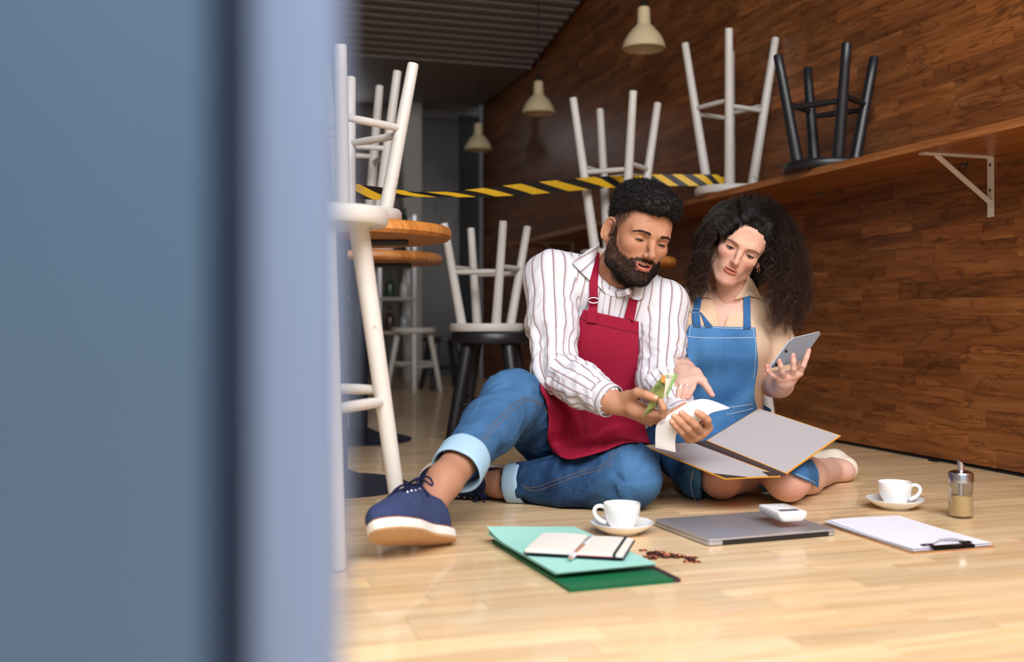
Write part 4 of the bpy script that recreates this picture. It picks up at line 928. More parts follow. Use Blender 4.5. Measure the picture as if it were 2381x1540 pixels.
# ------------------------------------------------------------------ head: built in its own frame (x = person's left, -y = where the face looks, z = up)
def head_field(h, sex, neck_local, chest=None, jaw=1.0):
    m = sex == 'm'; Fd = Field((-0.125, -0.155, -0.30), (0.125, 0.16, 0.15), h)
    Fd.ell((0, 0.016, 0.040), (0.0755, 0.096, 0.088), 0)
    Fd.ell((0, -0.036, 0.034), (0.063, 0.056, 0.060), 0.03)
    Fd.ell((0, -0.034, -0.030), (0.060 if m else 0.0535, 0.054, 0.066), 0.03)
    for sx in (-1, 1):
        jw = 0.054 if m else 0.0435
        Fd.chain([(sx * jw, 0.004, -0.040), (sx * (jw - 0.004), -0.012, -0.070), (sx * 0.020, -0.064, -0.098)], [0.022, 0.021 if m else 0.018, 0.017 if m else 0.014], 0.03)
        Fd.ell((sx * (0.043 if m else 0.040), -0.058, -0.018), (0.021, 0.022, 0.018), 0.022)
    Fd.ell((0, -0.071, -0.100), ((0.024 if m else 0.0155), 0.017, 0.016 if m else 0.0145), 0.02)
    Fd.ell((0, -0.068, -0.062), (0.030, 0.023, 0.028), 0.02)
    br = 0.0068 if m else 0.0052
    Fd.chain([(-0.046, -0.074, 0.021), (-0.026, -0.087, 0.024), (0, -0.088, 0.020), (0.026, -0.087, 0.024), (0.046, -0.074, 0.021)], [br * .8, br, br * .8, br, br * .8], 0.022)
    for sx in (-1, 1): Fd.ell((sx * 0.0325, -0.0985, 0.002), (0.021, 0.0155, 0.0135), 0.012, sub=True)
    nb = 0.93 if m else 0.80
    Fd.chain([(0, -0.086, 0.014), (0, -0.098, -0.006), (0, -0.112, -0.026)], [0.0075 * nb, 0.0078 * nb, 0.0095 * nb], 0.012)
    Fd.ell((0, -0.1140, -0.0305), (0.0110 * nb, 0.0105, 0.0092), 0.008)
    for sx in (-1, 1): Fd.ell((sx * 0.0138 * nb, -0.1015, -0.0345), (0.0070 * nb, 0.0100, 0.0072), 0.006)
    for sx in (-1, 1): Fd.ell((sx * 0.0068 * nb, -0.1075, -0.0420), (0.0036, 0.0050, 0.0030), 0.002, sub=True)
    # lids
    for sx in (-1, 1):
        E = (sx * 0.0325, -0.0745, 0.003); lo = np.array(E) - 0.016; hi = np.array(E) + 0.016
        Fd.func(lo, hi, lambda x, y, z: np.maximum(np.sqrt((x - E[0]) ** 2 + (y - E[1]) ** 2 + (z - E[2]) ** 2) - 0.0140, -((z - E[2]) + (0.0016 if m else -0.0004) + 17 * (x - E[0]) ** 2)), 0.0035)
        Fd.func(lo, hi, lambda x, y, z: np.maximum(np.sqrt((x - E[0]) ** 2 + (y - E[1]) ** 2 + (z - E[2]) ** 2) - 0.0136, (z - E[2]) + 0.0064 - 14 * (x - E[0]) ** 2), 0.0035)
    # mouth
    up = [(-0.0245, -0.0815, -0.0612), (-0.013, -0.0905, -0.0575), (-0.0045, -0.0945, -0.0560), (0, -0.0938, -0.0568), (0.0045, -0.0945, -0.0560), (0.013, -0.0905, -0.0575), (0.0245, -0.0815, -0.0612)]
    lu = 1.0 if m else 0.80; Fd.chain(up, [r_ * lu for r_ in (0.0028, 0.0042, 0.0046, 0.0044, 0.0046, 0.0042, 0.0028)], 0.005)
    dn = 0.0035 if m else -0.0004
    lw = [(-0.0225, -0.0825, -0.0635 - dn * .4), (-0.011, -0.0905, -0.0672 - dn), (0, -0.0925, -0.0688 - dn), (0.011, -0.0905, -0.0672 - dn), (0.0225, -0.0825, -0.0635 - dn * .4)]
    Fd.chain(lw, [r_ * lu for r_ in (0.0030, 0.0052, 0.0056, 0.0052, 0.0030)], 0.005)
    Fd.ell((0, -0.0935, -0.0620 - dn * .45), (0.0195, 0.0135, 0.0012 + dn * .75), 0.0022, sub=True)
    # ears
    for sx in (-1, 1):
        c = Vector((sx * 0.0815, 0.014, -0.002)); Rz = Matrix.Rotation(sx * -0.50, 3, 'Z') @ Matrix.Rotation(0.12, 3, 'X')
        Fd.ell(c, (0.0060, 0.0185, 0.0320), 0.005, np.array(Rz)); 
        cc = c + Rz @ Vector((sx * 0.0065, -0.001, -0.002)); Fd.ell(cc, (0.0062, 0.0110, 0.0180), 0.003, np.array(Rz), sub=True)
        rim = [c + Rz @ Vector((sx * 0.0035, math.cos(a) * 0.0180, math.sin(a) * 0.0315)) for a in np.linspace(-1.1, 3.3, 12)]
        Fd.chain(rim, [0.0034] * 12, 0.003); Fd.ell(c + Rz @ Vector((sx * 0.001, -0.004, -0.0285)), (0.0052, 0.0080, 0.0090), 0.005)
        Fd.ell(c + Rz @ Vector((sx * 0.004, -0.013, -0.006)), (0.004, 0.004, 0.006), 0.004)
        gr_ = [c + Rz @ Vector((sx * 0.0072, math.cos(a) * 0.0128, math.sin(a) * 0.0245)) for a in np.linspace(0.1, 2.9, 9)]; Fd.chain(gr_, [0.0036] * 9, 0.002, sub=True); Fd.ell(c + Rz @ Vector((sx * 0.0072, -0.002, -0.004)), (0.0068, 0.0085, 0.0125), 0.002, np.array(Rz), sub=True)
    nl = Vector(neck_local); nr = (0.0555, 0.060) if m else (0.0445, 0.050)
    Fd.cap((0, 0.024, -0.045), nl, nr[0], nr[1], 0.022)
    Fd.cap((0, -0.002, -0.075), nl + Vector((0, -0.030, -0.01)), nr[0] * 0.62, nr[0] * 0.55, 0.03)
    for sx in (-1, 1): Fd.cap((sx * 0.052, 0.018, -0.040), nl + Vector((sx * 0.016, -0.046, -0.005)), 0.014, 0.012, 0.02)
    if m: Fd.ell((0, -0.045, -0.145), (0.010, 0.012, 0.013), 0.02)
    return Fd
# ================================================================== the man
M_skin = skin_mat('skin', 0.56); M_lash = plain('lash_dark', (22, 16, 14), 0.6)
def xf(V, R, pos, s): return (np.asarray(V) * s) @ np.array(R).T + np.array(tuple(pos))
def head_parts(V, N_, sex):
    """colour of the head skin in its own frame"""
    x, y, z = V[:, 0], V[:, 1], V[:, 2]
    return x, y, z
def eyes(parent, R, pos, s, gaze, iris, sex):
    NE = NT('eye_' + sex); tc = NE.n('ShaderNodeTexCoord').outputs['Object']; sp = NE.n('ShaderNodeSeparateXYZ'); NE.l(tc, sp.inputs[0])
    NE.l(NE.ramp(NE.math('MULTIPLY', sp.outputs['Z'], 1 / 0.0122), [(0.0, lin((232, 222, 214))), (0.84, lin((236, 228, 222))), (0.865, lin(iris)), (0.955, lin(tuple(int(v * 0.8) for v in iris))), (0.968, (0.004, 0.004, 0.004, 1))]), NE.b.inputs['Base Color']); NE.set(Roughness=0.08)
    for sx in (-1, 1):
        c = Vector(tuple(xf([(sx * 0.0325, -0.0745, 0.003)], R, pos, s)[0])); m_ = MB(); r = 0.0122 * s
        m_.lathe([(r * math.sin(a), -r * math.cos(a)) for a in np.linspace(0.001, math.pi - 0.001, 20)], 24); me_o = mesh_obj('eye', m_.v, m_.f, NE.m, None, True, loc=(0, 0, 0), angle=180)
        me_o.parent = parent; g = (Vector(gaze)).normalized(); q = Vector((0, 0, 1)).rotation_difference(g)
        base = Vector((0, 0, 0)); pq = parent
        while pq is not None: base += Vector(pq.location); pq = pq.parent
        me_o.location = c - base; me_o.rotation_euler = q.to_euler()
        # lash line along the upper lid edge and a fainter lower one
        up = []; dn = []
        for t in np.linspace(-0.0128, 0.0128, 11):
            zz = (-0.0016 if sex == 'm' else 0.0004) - 17 * t * t; yy = -math.sqrt(max(1e-9, 0.0144 ** 2 - t * t - zz * zz)); up.append((sx * 0.0325 + t, -0.0745 + yy, 0.003 + zz))
            zz = -0.0064 + 14 * t * t; yy = -math.sqrt(max(1e-9, 0.0138 ** 2 - t * t - zz * zz)); dn.append((sx * 0.0325 + t, -0.0745 + yy, 0.003 + zz))
        m_ = MB(); m_.tube([tuple(p) for p in xf(up, R, pos, s)], [0.0004] + [0.0014] * 9 + [0.0008], 6); obj('eyelash', m_, M_lash, parent)
        if sex == 'w': m_ = MB(); m_.tube([tuple(p) for p in xf(dn, R, pos, s)], [0.0002] + [0.0005] * 9 + [0.0003], 5); obj('eyelash', m_, M_lash, parent)
def brows(parent, R, pos, s, mat, thick, arch, n, tree, hr=1.0, z0=0.0205):
    for sx in (-1, 1):
        rng = np.random.default_rng(5 + sx); t = rng.random(n); u = rng.normal(0, 0.35, n).clip(-1, 1)
        xx = 0.014 + 0.040 * t; zz = z0 + arch * np.sin(np.minimum(t * 1.25, 1.25) * 2.1) - 0.004 * np.maximum(t - 0.65, 0) / 0.35; wd = thick * (1 - 0.65 * t)
        zz = zz + u * wd; yy = np.array([(lambda h_: h_[0].y if h_[0] is not None else -0.08)(tree.ray_cast(Vector((sx * a_, -0.3, b_)), Vector((0, 1, 0)))) for a_, b_ in zip(xx, zz)]) - 0.0002
        root = np.stack([sx * xx, yy, zz], 1); dirv = np.stack([sx * np.full(n, 0.8), -0.10 + 0.55 * t, 0.40 - 0.7 * t - u * 0.4], 1); dirv /= np.linalg.norm(dirv, axis=1, keepdims=True)
        k = np.linspace(0, 1, 4)[None, :, None]; L = (0.006 + 0.003 * rng.random(n))[:, None, None]; pth = root[:, None] + dirv[:, None] * k * L
        V, Q = strands(xf(pth.reshape(-1, 3), R, pos, s).reshape(pth.shape), np.broadcast_to(np.array([0.00050, 0.00045, 0.00035, 0.0001]) * hr, (n, 4)), 3)
        mesh_obj('eyebrow', V, Q, mat, parent, True)
def project_brow(V, bt): return V

def shoe(parent, heel, fwd, up, mats, L=0.275):
    """heel: point of the sole at the back; fwd/up: its axes.  upper > sole, welt, outsole, laces, eyelets"""
    f = Vector(fwd).normalized(); u = Vector(up); u = (u - f * u.dot(f)).normalized(); sd = f.cross(u)
    Rm = np.array(Matrix((sd, f, u)).transposed()); T = lambda V: (np.asarray(V) @ Rm.T) + np.array(tuple(heel))
    Fd = Field((-0.06, -0.02, 0.0), (0.06, L + 0.02, 0.14), 0.0032)
    Fd.ell((0.002, L - 0.062, 0.040), (0.0435, 0.064, 0.036), 0); Fd.ell((0.001, L - 0.13, 0.048), (0.041, 0.085, 0.052), 0.03); Fd.ell((0, 0.060, 0.052), (0.0345, 0.060, 0.064), 0.03)
    Fd.cap((0, 0.16, 0.070), (0, 0.105, 0.098), 0.030, 0.026, 0.02, (1, 0, 0), 1.0); Fd.cut((0, 0, 0.020), (0, 0, -1), 0.003)
    Fd.ell((0, 0.052, 0.125), (0.029, 0.050, 0.046), 0.006, sub=True)
    V, Q = Fd.mesh(); V = relax(V, Q, 1); N_ = vnormals(V, Q); V = V + N_ * (0.0012 * vnoise(V * 60))[:, None]
    up_o = mesh_obj('shoe', T(V), Q, mats['upper'], parent, True, angle=180)
    # outline of the sole
    th = np.linspace(0, 2 * math.pi, 56, endpoint=False); yy = np.array([0.5 - 0.5 * math.cos(a) for a in th])
    def half(t): return np.interp(t, [0, 0.03, 0.10, 0.22, 0.42, 0.66, 0.80, 0.90, 0.96, 0.99, 1.0], [0.0, 0.020, 0.031, 0.0345, 0.034, 0.047, 0.0465, 0.038, 0.024, 0.011, 0.0])
    out = [((1 if a <= math.pi else -1) * half(t), t * L) for a, t in zip(th, yy)]
    def ring(scale, z, gr=0.0): return [((x * (1 + gr / 0.045)), (y - L / 2) * (1 + gr / (L / 2)) + L / 2, z + 0.010 * max(0, (y / L - 0.72)) ** 2 * 8) for x, y in out]
    def band(name, z0, z1, g0, g1, mat, cap=True):
        r0, r1 = ring(1, z0, g0), ring(1, z1, g1); mid = ring(1, (z0 + z1) / 2, max(g0, g1) + 0.0012); n = len(r0); vs = r0 + mid + r1; fs = []
        for a in range(2):
            for k in range(n): fs.append((a * n + k, a * n + (k + 1) % n, (a + 1) * n + (k + 1) % n, (a + 1) * n + k))
        fs += [tuple(range(n - 1, -1, -1)), tuple(2 * n + k for k in range(n))]
        mesh_obj(name, T(np.array(vs)), fs, mat, up_o, True, angle=50)
    band('outsole', 0.0, 0.006, 0.0, 0.0015, mats['out']); band('sole', 0.0055, 0.0235, 0.002, 0.003, mats['sole']); band('welt', 0.0232, 0.0268, 0.0012, 0.0012, mats['welt'])
    tr = bvh(V, Q)
    def top(x, y, off=0.002):
        h = tr.ray_cast(Vector((x, y, 0.3)), Vector((0, 0, -1))); return Vector((x, y, (h[0].z if h[0] is not None else 0.08) + off))
    for k in range(5):
        y = 0.112 + 0.017 * k; m_ = MB(); m_.tube([tuple(T([tuple(top(x, y + 0.006 * math.sin(x * 60), 0.0024))])[0]) for x in np.linspace(-0.022, 0.022, 7)], 0.0034, 6, flat=0.6); obj('lace', m_, mats['lace'], up_o)
    for sx in (-1, 1):
        lp = [(0, 0.115, 0.006), (sx * 0.022, 0.100, 0.016), (sx * 0.050, 0.108, 0.014), (sx * 0.056, 0.122, 0.006), (sx * 0.034, 0.122, 0.012), (0, 0.117, 0.008)]
        m_ = MB(); m_.tube([tuple(T([tuple(top(p.x * 0.5, p.y, 0) + Vector((p.x * 0.5, 0, p.z)))])[0]) for p in bez([Vector(q) for q in lp], 5)], 0.0026, 6); obj('lace', m_, mats['lace'], up_o)
        lp = [(0, 0.116, 0.006), (sx * 0.02, 0.125, 0.012), (sx * 0.045, 0.14, 0.004), (sx * 0.06, 0.150, -0.004)]
        m_ = MB(); m_.tube([tuple(T([tuple(top(p.x * 0.6, p.y, 0) + Vector((p.x * 0.4, 0, p.z)))])[0]) for p in bez([Vector(q) for q in lp], 4)], 0.0024, 6); obj('lace', m_, mats['lace'], up_o)
        for k in range(4):
            y = 0.118 + 0.017 * k; c = top(sx * 0.0235, y, 0.0); n2 = tr.ray_cast(Vector((sx * 0.0235, y, 0.3)), Vector((0, 0, -1)))[1] or Vector((0, 0, 1)); m_ = MB()
            m_.lathe([(0.0016 + 0.0010 * (1 + math.cos(a)) , 0.0010 * math.sin(a) + 0.0008) for a in np.linspace(0, 2 * math.pi, 7)[:-1]], 10, (0, 0, 0), n2, close=True); mesh_obj('eyelet', T(np.array([Vector(v) + c for v in m_.v])), m_.f, M_chrome, up_o)
    return up_o
def finger(Fd, pts, r0, r1, k=0.0035):
    n = len(pts); rs = np.linspace(r0, r1, n); Fd.cap(pts[0], pts[1], rs[0], rs[1], k)
    for i in range(1, n - 1): Fd.cap(pts[i], pts[i + 1], rs[i], rs[i + 1], 0.002)
def hand(wrist, arm, fingers, thumb, fr=(0.0098, 0.0076), palm_r=0.0135, wr=(0.031, 0.027), flat=None, h=0.0022, fleshy=()):
    """wrist, arm (point up the forearm), fingers: 4 lists [mcp, pip, dip, tip]; thumb [cmc, mcp, ip, tip]"""
    allp = [wrist, arm] + [p for f_ in fingers for p in f_] + list(thumb); a = np.array([tuple(p) for p in allp]); Fd = Field(a.min(0) - 0.05, a.max(0) + 0.05, h)
    aw = Vector(arm).lerp(Vector(wrist), 0.75)
    Fd.cap(arm, aw, wr[0] * 1.12, wr[0], 0.01, flat, 1.15 if flat is not None else 1.0); Fd.cap(aw, wrist, wr[0], wr[1], 0.012, flat, 1.18 if flat is not None else 1.0)
    cen = sum((Vector(f_[0]) for f_ in fingers), Vector((0, 0, 0))) / 4
    for i, f_ in enumerate(fingers):
        st = Vector(wrist).lerp(Vector(f_[0]), 0.12); Fd.cap(st, f_[0], palm_r * 1.12, palm_r * (0.92 if i < 3 else 0.85), 0.016)
    Fd.cap(wrist, thumb[0], 0.017, 0.0155, 0.016); Fd.cap(thumb[0], thumb[1], 0.0155, 0.0125, 0.014)
    for c, r in fleshy: Fd.ell(c, r, 0.014)
    for i, f_ in enumerate(fingers): sc = (1.0, 1.03, 0.98, 0.84)[i]; finger(Fd, f_, fr[0] * sc, fr[1] * sc)
    finger(Fd, thumb[1:], fr[0] * 1.22, fr[1] * 1.15)
    V, Q = Fd.mesh(); return V, Q
def nails(parent, fl, mat, r=0.0068, toward=(0, -1, 0.3), start=None):
    for pts in fl:
        tip, dip = Vector(pts[-1]), Vector(pts[-2]); ax = (tip - dip).normalized(); nrm = Vector(toward); nrm = (nrm - ax * nrm.dot(ax)).normalized(); sd = ax.cross(nrm); G = []
        for i in range(6):
            row = []
            for j in range(6):
                u = (j / 5 - 0.5) * 2; v = i / 5; a = u * 0.85; ln = (-0.0030 + v * 0.0105); wv = 0.82 + 0.18 * math.sin(v * math.pi)
                row.append(tip + ax * ln * (1 - 0.08 * u * u) + nrm * (math.cos(a) * (r + 0.0010) - 0.18 * max(0, ln) * (ln / 0.0075)) + sd * math.sin(a) * r * wv)
            G.append(row)
        m_ = MB(); m_.sheet(G, 0.0006); obj('fingernail', m_, mat, parent)

def build_man():
    root = thing('person', (0.24, 3.02, 0.0), 'man sitting on the floor in a striped white shirt, crimson apron and blue jeans, holding a banknote and a receipt', 'person')
    root['label'] = 'person in striped white shirt, crimson apron and jeans, sitting with one knee raised'
    HP = Vector((0.3455, 2.86, 0.7265)); HR = np.array([[0.9151, -0.2912, 0.2791], [0.3487, 0.9189, -0.1845], [-0.2028, 0.2661, 0.9424]]); HS = 1.02
    neck = P(1417, 656, 2.965); shR, shL = P(1283, 648, 2.93), P(1540, 712, 2.96); elR, wrR = P(1292, 862, 2.78), P(1428, 938, 2.63); elL, wrL = P(1531, 886, 2.85), P(1592, 978, 2.68)
    hipR, hipL = Vector((0.160, 3.07, 0.105)), Vector((0.335, 3.09, 0.105)); knR, anR = P(1192, 930, 2.74), P(1033, 1118, 2.375); knL, anL = Vector((0.298, 2.72, 0.088)), Vector((-0.031, 2.86, 0.045))
    nl = (np.array(tuple(neck - HP)) @ HR) / HS
    # ---------------------------------------------------------------- skin: head and neck
    Fd = head_field(0.0017, 'm', nl); Fd.cap(nl, nl + np.array((0.0, -0.005, -0.06)), 0.056, 0.050, 0.03)
    V, Q = Fd.mesh(); V = relax(V, Q, 1, 0.4); V2 = relax(V, Q, 14, 0.5); fm = smooth01(V[:, 2], 0.030, 0.045)[:, None]; V = V * (1 - fm) + V2 * fm; N_ = vnormals(V, Q); x, y, z = V.T
    skin = linc((176, 126, 98)); C = np.tile(skin, (len(V), 1)); 
    tint = smooth01(np.abs(x), 0.02, 0.05) * smooth01(-z, -0.005, 0.03) * smooth01(-y, 0.03, 0.06); C = C * (1 - 0.10 * tint[:, None] * np.array((0.0, 0.6, 0.6)))
    nz = fbm(V * 260, 2)
    # beard and moustache
    zb = np.interp(y, [-0.100, -0.085, -0.070, -0.050, -0.030, -0.018, -0.008, 0.006], [-0.068, -0.060, -0.053, -0.046, -0.030, -0.008, 0.020, 0.030])
    bd = smooth01(zb - z, -0.006, 0.010) * smooth01(0.012 - y, 0.0, 0.012) * smooth01(z, -0.150, -0.122)
    ms = smooth01(0.031 - np.abs(x), 0, 0.006) * smooth01(z, -0.0565, -0.0535) * smooth01(-0.0425 - z, 0, 0.004) * smooth01(-y, 0.072, 0.078)
    ck = smooth01(np.abs(x) - 0.026, -0.004, 0.006); bare = smooth01(-y, 0.080, 0.085) * (1 - smooth01(np.abs(x), 0.016, 0.022)) * smooth01(z, -0.080, -0.076) * smooth01(-0.0590 - z, -0.001, 0.001)
    cor = smooth01(np.abs(x), 0.0225, 0.0265) * smooth01(0.040 - np.abs(x), 0, 0.006) * smooth01(z, -0.085, -0.078) * smooth01(-0.0475 - z, 0, 0.005) * smooth01(-y, 0.062, 0.070); bd = np.clip(bd * (1 - 0.92 * bare) + ms + cor, 0, 1); bm_ = np.clip(bd * (0.93 + 0.25 * nz), 0, 0.97)
    C = C * (1 - bm_[:, None]) + linc((28, 20, 18)) * bm_[:, None]
    # short faded sides
    hl = np.interp(y, [-0.10, -0.078, -0.066, -0.052, -0.040, -0.015, 0.03, 0.10], [0.084, 0.080, 0.066, 0.040, 0.020, 0.000, -0.03, -0.05])
    fd_ = smooth01(z - hl, -0.012, 0.034) * smooth01(np.abs(x) + 0.6 * np.maximum(z, 0), 0.03, 0.05); fd_ = fd_ * (1 - smooth01(np.abs(x) - 0.074, 0.0, 0.004) * smooth01(y, -0.012, 0.0)); fd_ = np.clip(fd_ * (0.80 + 0.35 * nz), 0, 0.92); C = C * (1 - fd_[:, None]) + linc((30, 22, 20)) * fd_[:, None]
    # lips
    ux = np.abs(x); lip = smooth01(0.0245 - ux, 0, 0.004) * smooth01(-y, 0.0805, 0.0835) * smooth01(z, -0.0795, -0.0760) * smooth01(-0.0535 - z - 0.10 * ux, -0.001, 0.0015); C = C * (1 - 0.85 * lip[:, None]) + 0.85 * lip[:, None] * linc((168, 96, 86))
    inner = smooth01(0.018 - ux, 0, 0.003) * (1 - smooth01(-y, 0.083, 0.088)) * smooth01(z, -0.070, -0.067) * smooth01(-0.0585 - z, 0, 0.001) * smooth01(-y, 0.06, 0.07); C = C * (1 - inner[:, None]) + inner[:, None] * linc((60, 20, 18))
    fdl = fd_
    hd_V, hd_Q, hd_C = xf(V, HR, HP, HS), Q, C
    Vl, Nl, bml = V, N_, bm_
    # ---------------------------------------------------------------- hands
    Pn = lambda L: [P(*q) for q in L]
    hR = [Pn([(1518, 961, 2.585), (1541, 966, 2.562), (1543, 949, 2.548), (1536, 934, 2.552)]), Pn([(1516, 968, 2.61), (1546, 969, 2.598), (1568, 957, 2.592), (1592, 943, 2.590)]), Pn([(1508, 974, 2.63), (1530, 981, 2.618), (1541, 970, 2.606), (1536, 957, 2.602)]), Pn([(1498, 977, 2.65), (1512, 985, 2.64), (1521, 977, 2.63), (1518, 966, 2.627)])]
    tR = Pn([(1460, 925, 2.603), (1482, 913, 2.565), (1502, 918, 2.548), (1522, 926, 2.542)])
    VR, QR = hand(wrR, elR.lerp(wrR, 0.55), hR, tR, fr=(0.0100, 0.0080), palm_r=0.0135, wr=(0.034, 0.029), fleshy=[(P(1478, 952, 2.60), (0.026, 0.02, 0.020))])
    hL = [Pn([(1646, 994, 2.592), (1645, 977, 2.556), (1633, 967, 2.546), (1622, 960, 2.550)]), Pn([(1634, 1007, 2.592), (1616, 988, 2.553), (1599, 974, 2.545), (1585, 962, 2.548)]), Pn([(1619, 1016, 2.596), (1599, 998, 2.556), (1582, 982, 2.546), (1568, 969, 2.548)]), Pn([(1601, 1021, 2.602), (1585, 1006, 2.562), (1573, 993, 2.552), (1562, 981, 2.550)])]
    tL = Pn([(1600, 972, 2.655), (1612, 958, 2.632), (1628, 950, 2.618), (1644, 945, 2.610)])
    VL, QL = hand(wrL, elL.lerp(wrL, 0.55), hL, tL, fr=(0.0102, 0.0084), palm_r=0.0140, wr=(0.034, 0.029))
    def hcol(V_, base, tips, red):
        c = np.tile(linc(base), (len(V_), 1)); w_ = np.zeros(len(V_))
        for p in tips: w_ = np.maximum(w_, np.exp(-(np.linalg.norm(V_ - np.array(tuple(p)), axis=1) / 0.014) ** 2))
        return c * (1 - 0.5 * w_[:, None]) + 0.5 * w_[:, None] * linc(red)
    CR = hcol(VR, (182, 134, 106), [f_[3] for f_ in hR] + [tR[3]], (206, 146, 118)); CL = hcol(VL, (188, 140, 112), [f_[3] for f_ in hL], (212, 152, 124))
    pal = np.exp(-(np.linalg.norm(VR - np.array(tuple(P(1508, 950, 2.58))), axis=1) / 0.035) ** 2); CR = CR * (1 - 0.5 * pal[:, None]) + 0.5 * pal[:, None] * linc((214, 156, 128))
    # ---------------------------------------------------------------- ankles and the hidden trunk, all in one mesh
    Fl = Field((-0.30, 2.15, -0.01), (0.62, 3.25, 0.70), 0.007)
    Fl.chain([knR, knR.lerp(anR, 0.5), anR], [0.052, 0.048, 0.040], 0.02); Fl.cap(anR, anR + Vector((-0.03, -0.07, -0.05)), 0.040, 0.034, 0.02)
    Fl.chain([knL, knL.lerp(anL, 0.5), anL], [0.052, 0.046, 0.036], 0.02); Fl.cap(anL, anL + Vector((-0.07, 0.03, 0.0)), 0.036, 0.032, 0.02); Fl.ell(anL + Vector((0.01, -0.028, 0.006)), (0.014, 0.012, 0.014), 0.014)
    for a, b in ((hipR, knR), (hipL, knL)): Fl.cap(a, b, 0.07, 0.055, 0.03)
    sp = [Vector((0.25, 3.08, 0.12)), Vector((0.262, 3.04, 0.33)), neck - Vector((0, 0, 0.06))]; Fl.chain(sp, [0.09, 0.085, 0.055], 0.04)
    Fl.cap(shR, shL, 0.036, 0.036, 0.03); Fl.chain([shR, elR, elR.lerp(wrR, 0.6)], [0.045, 0.036, 0.033], 0.02); Fl.chain([shL, elL, elL.lerp(wrL, 0.6)], [0.045, 0.036, 0.033], 0.02)
    VT, QT = Fl.mesh(); VT = relax(VT, QT, 3); CT = np.tile(linc((174, 126, 102)), (len(VT), 1))
    parts = [(hd_V, hd_Q, hd_C), (VR, QR, CR), (VL, QL, CL), (VT, QT, CT)]; off = 0; Vs, Qs, Cs = [], [], []
    for v, q, c in parts: Vs.append(v); Qs.append(q + off); Cs.append(c); off += len(v)
    body = mesh_obj('body', np.concatenate(Vs), np.concatenate(Qs), M_skin, root, True, angle=180); add_col(body, np.concatenate(Cs))
    M_nail = plain('fingernail', (214, 164, 140), 0.3, var=0.02)
    nails(body, [tR], M_nail, 0.0082, (0.1, -1, 0.75)); nails(body, [hL[0], hL[1], hL[2], hL[3]], M_nail, 0.0074, (-0.35, -1, 0.45))
    eyes(body, HR, HP, HS, (0.25, -0.72, -0.62), (62, 36, 22), 'm'); M_bh = hair_mat('black_hair', (20, 17, 17), 0.68); brows(body, HR, HP, HS, hair_mat('dark_brow', (44, 33, 28), 0.75), 0.0064, 0.0042, 420, bvh(Vl, hd_Q), 0.85, 0.0195)
    m_ = MB(); m_.sheet([[tuple(xf([(-0.015 + 0.03 * j / 8, -0.0865 + 0.030 * abs(j / 8 - 0.5) ** 2 * 4 * 0.5, -0.0585 - 0.0048 * i / 3)], HR, HP, HS)[0]) for j in range(9)] for i in range(4)], 0.002); obj('teeth', m_, plain('teeth', (232, 226, 214), 0.25), body)
    # beard hairs
    rng = np.random.default_rng(2); cand = np.nonzero((bml > 0.42) & (Vl[:, 1] < -0.004) & (Vl[:, 2] < 0.0))[0]; pick = rng.choice(cand, 9000); n = len(pick); root_ = Vl[pick] + rng.normal(0, 0.0007, (n, 3)); dn = Nl[pick] + np.array((0, -0.15, -0.9)) + rng.normal(0, 0.45, (n, 3)); dn /= np.linalg.norm(dn, axis=1, keepdims=True)
    Lh = (0.0025 + 0.0042 * rng.random(n)) * (0.5 + 0.5 * smooth01(-Vl[pick][:, 2], 0.05, 0.10)); k = np.linspace(0, 1, 4)[None, :, None]; side = np.cross(dn, rng.normal(0, 1, (n, 3))); pth = root_[:, None] + dn[:, None] * k * Lh[:, None, None] + side[:, None] * (k * (1 - k)) * 0.35 * Lh[:, None, None]
    Vb, Qb = strands(xf(pth.reshape(-1, 3), HR, HP, HS).reshape(pth.shape), np.broadcast_to(np.array([0.00042, 0.0004, 0.0003, 0.0001]), (n, 4)), 3); tag(mesh_obj('beard', Vb, Qb, M_bh, body, True), kind='stuff')
    cand = np.nonzero((fdl > 0.18) & (np.abs(Vl[:, 0]) > 0.03))[0]; pick = rng.choice(cand, 5000, p=fdl[cand] / fdl[cand].sum()); n = 5000; rt_ = Vl[pick] + rng.normal(0, 0.0008, (n, 3)); dn = Nl[pick] * 0.5 + np.array((0, 0.4, -0.5)) + rng.normal(0, 0.4, (n, 3)); dn /= np.linalg.norm(dn, axis=1, keepdims=True); pth = rt_[:, None] + dn[:, None] * np.linspace(0, 1, 3)[None, :, None] * (0.0018 + 0.003 * fdl[pick])[:, None, None]
    Vb, Qb = strands(xf(pth.reshape(-1, 3), HR, HP, HS).reshape(pth.shape), np.broadcast_to(np.array([0.0004, 0.0003, 0.0001]), (n, 3)), 3); tag(mesh_obj('cropped_hair', Vb, Qb, M_bh, body, True), kind='stuff')
    # ---------------------------------------------------------------- hair: a mass of tight curls
    Fh = Field((-0.125, -0.155, -0.06), (0.125, 0.15, 0.20), 0.0035)
    Fh.ell((0, 0.012, 0.056), (0.081, 0.100, 0.086), 0); Fh.ell((0, -0.024, 0.098), (0.071, 0.074, 0.040), 0.03); Fh.ell((0.0, -0.062, 0.094), (0.054, 0.038, 0.030), 0.03); Fh.ell((0, 0.03, 0.096), (0.073, 0.073, 0.043), 0.03)
    xx, yy, zz = Fh.ax[0][:, None, None], Fh.ax[1][None, :, None], Fh.ax[2][None, None, :]
    lim = np.interp(Fh.ax[1], [-0.12, -0.085, -0.06, -0.035, 0.0, 0.04, 0.09, 0.13], [0.082, 0.076, 0.070, 0.058, 0.048, 0.030, -0.005, -0.02])[None, :, None] - 0.10 * np.maximum(0, 0.04 - np.abs(xx)) * 0.0 + 0.0 * zz
    lim = lim + 0.004 * np.sin(xx * 90)
    Fh._s((slice(None),) * 3, (zz - lim), 0.012)
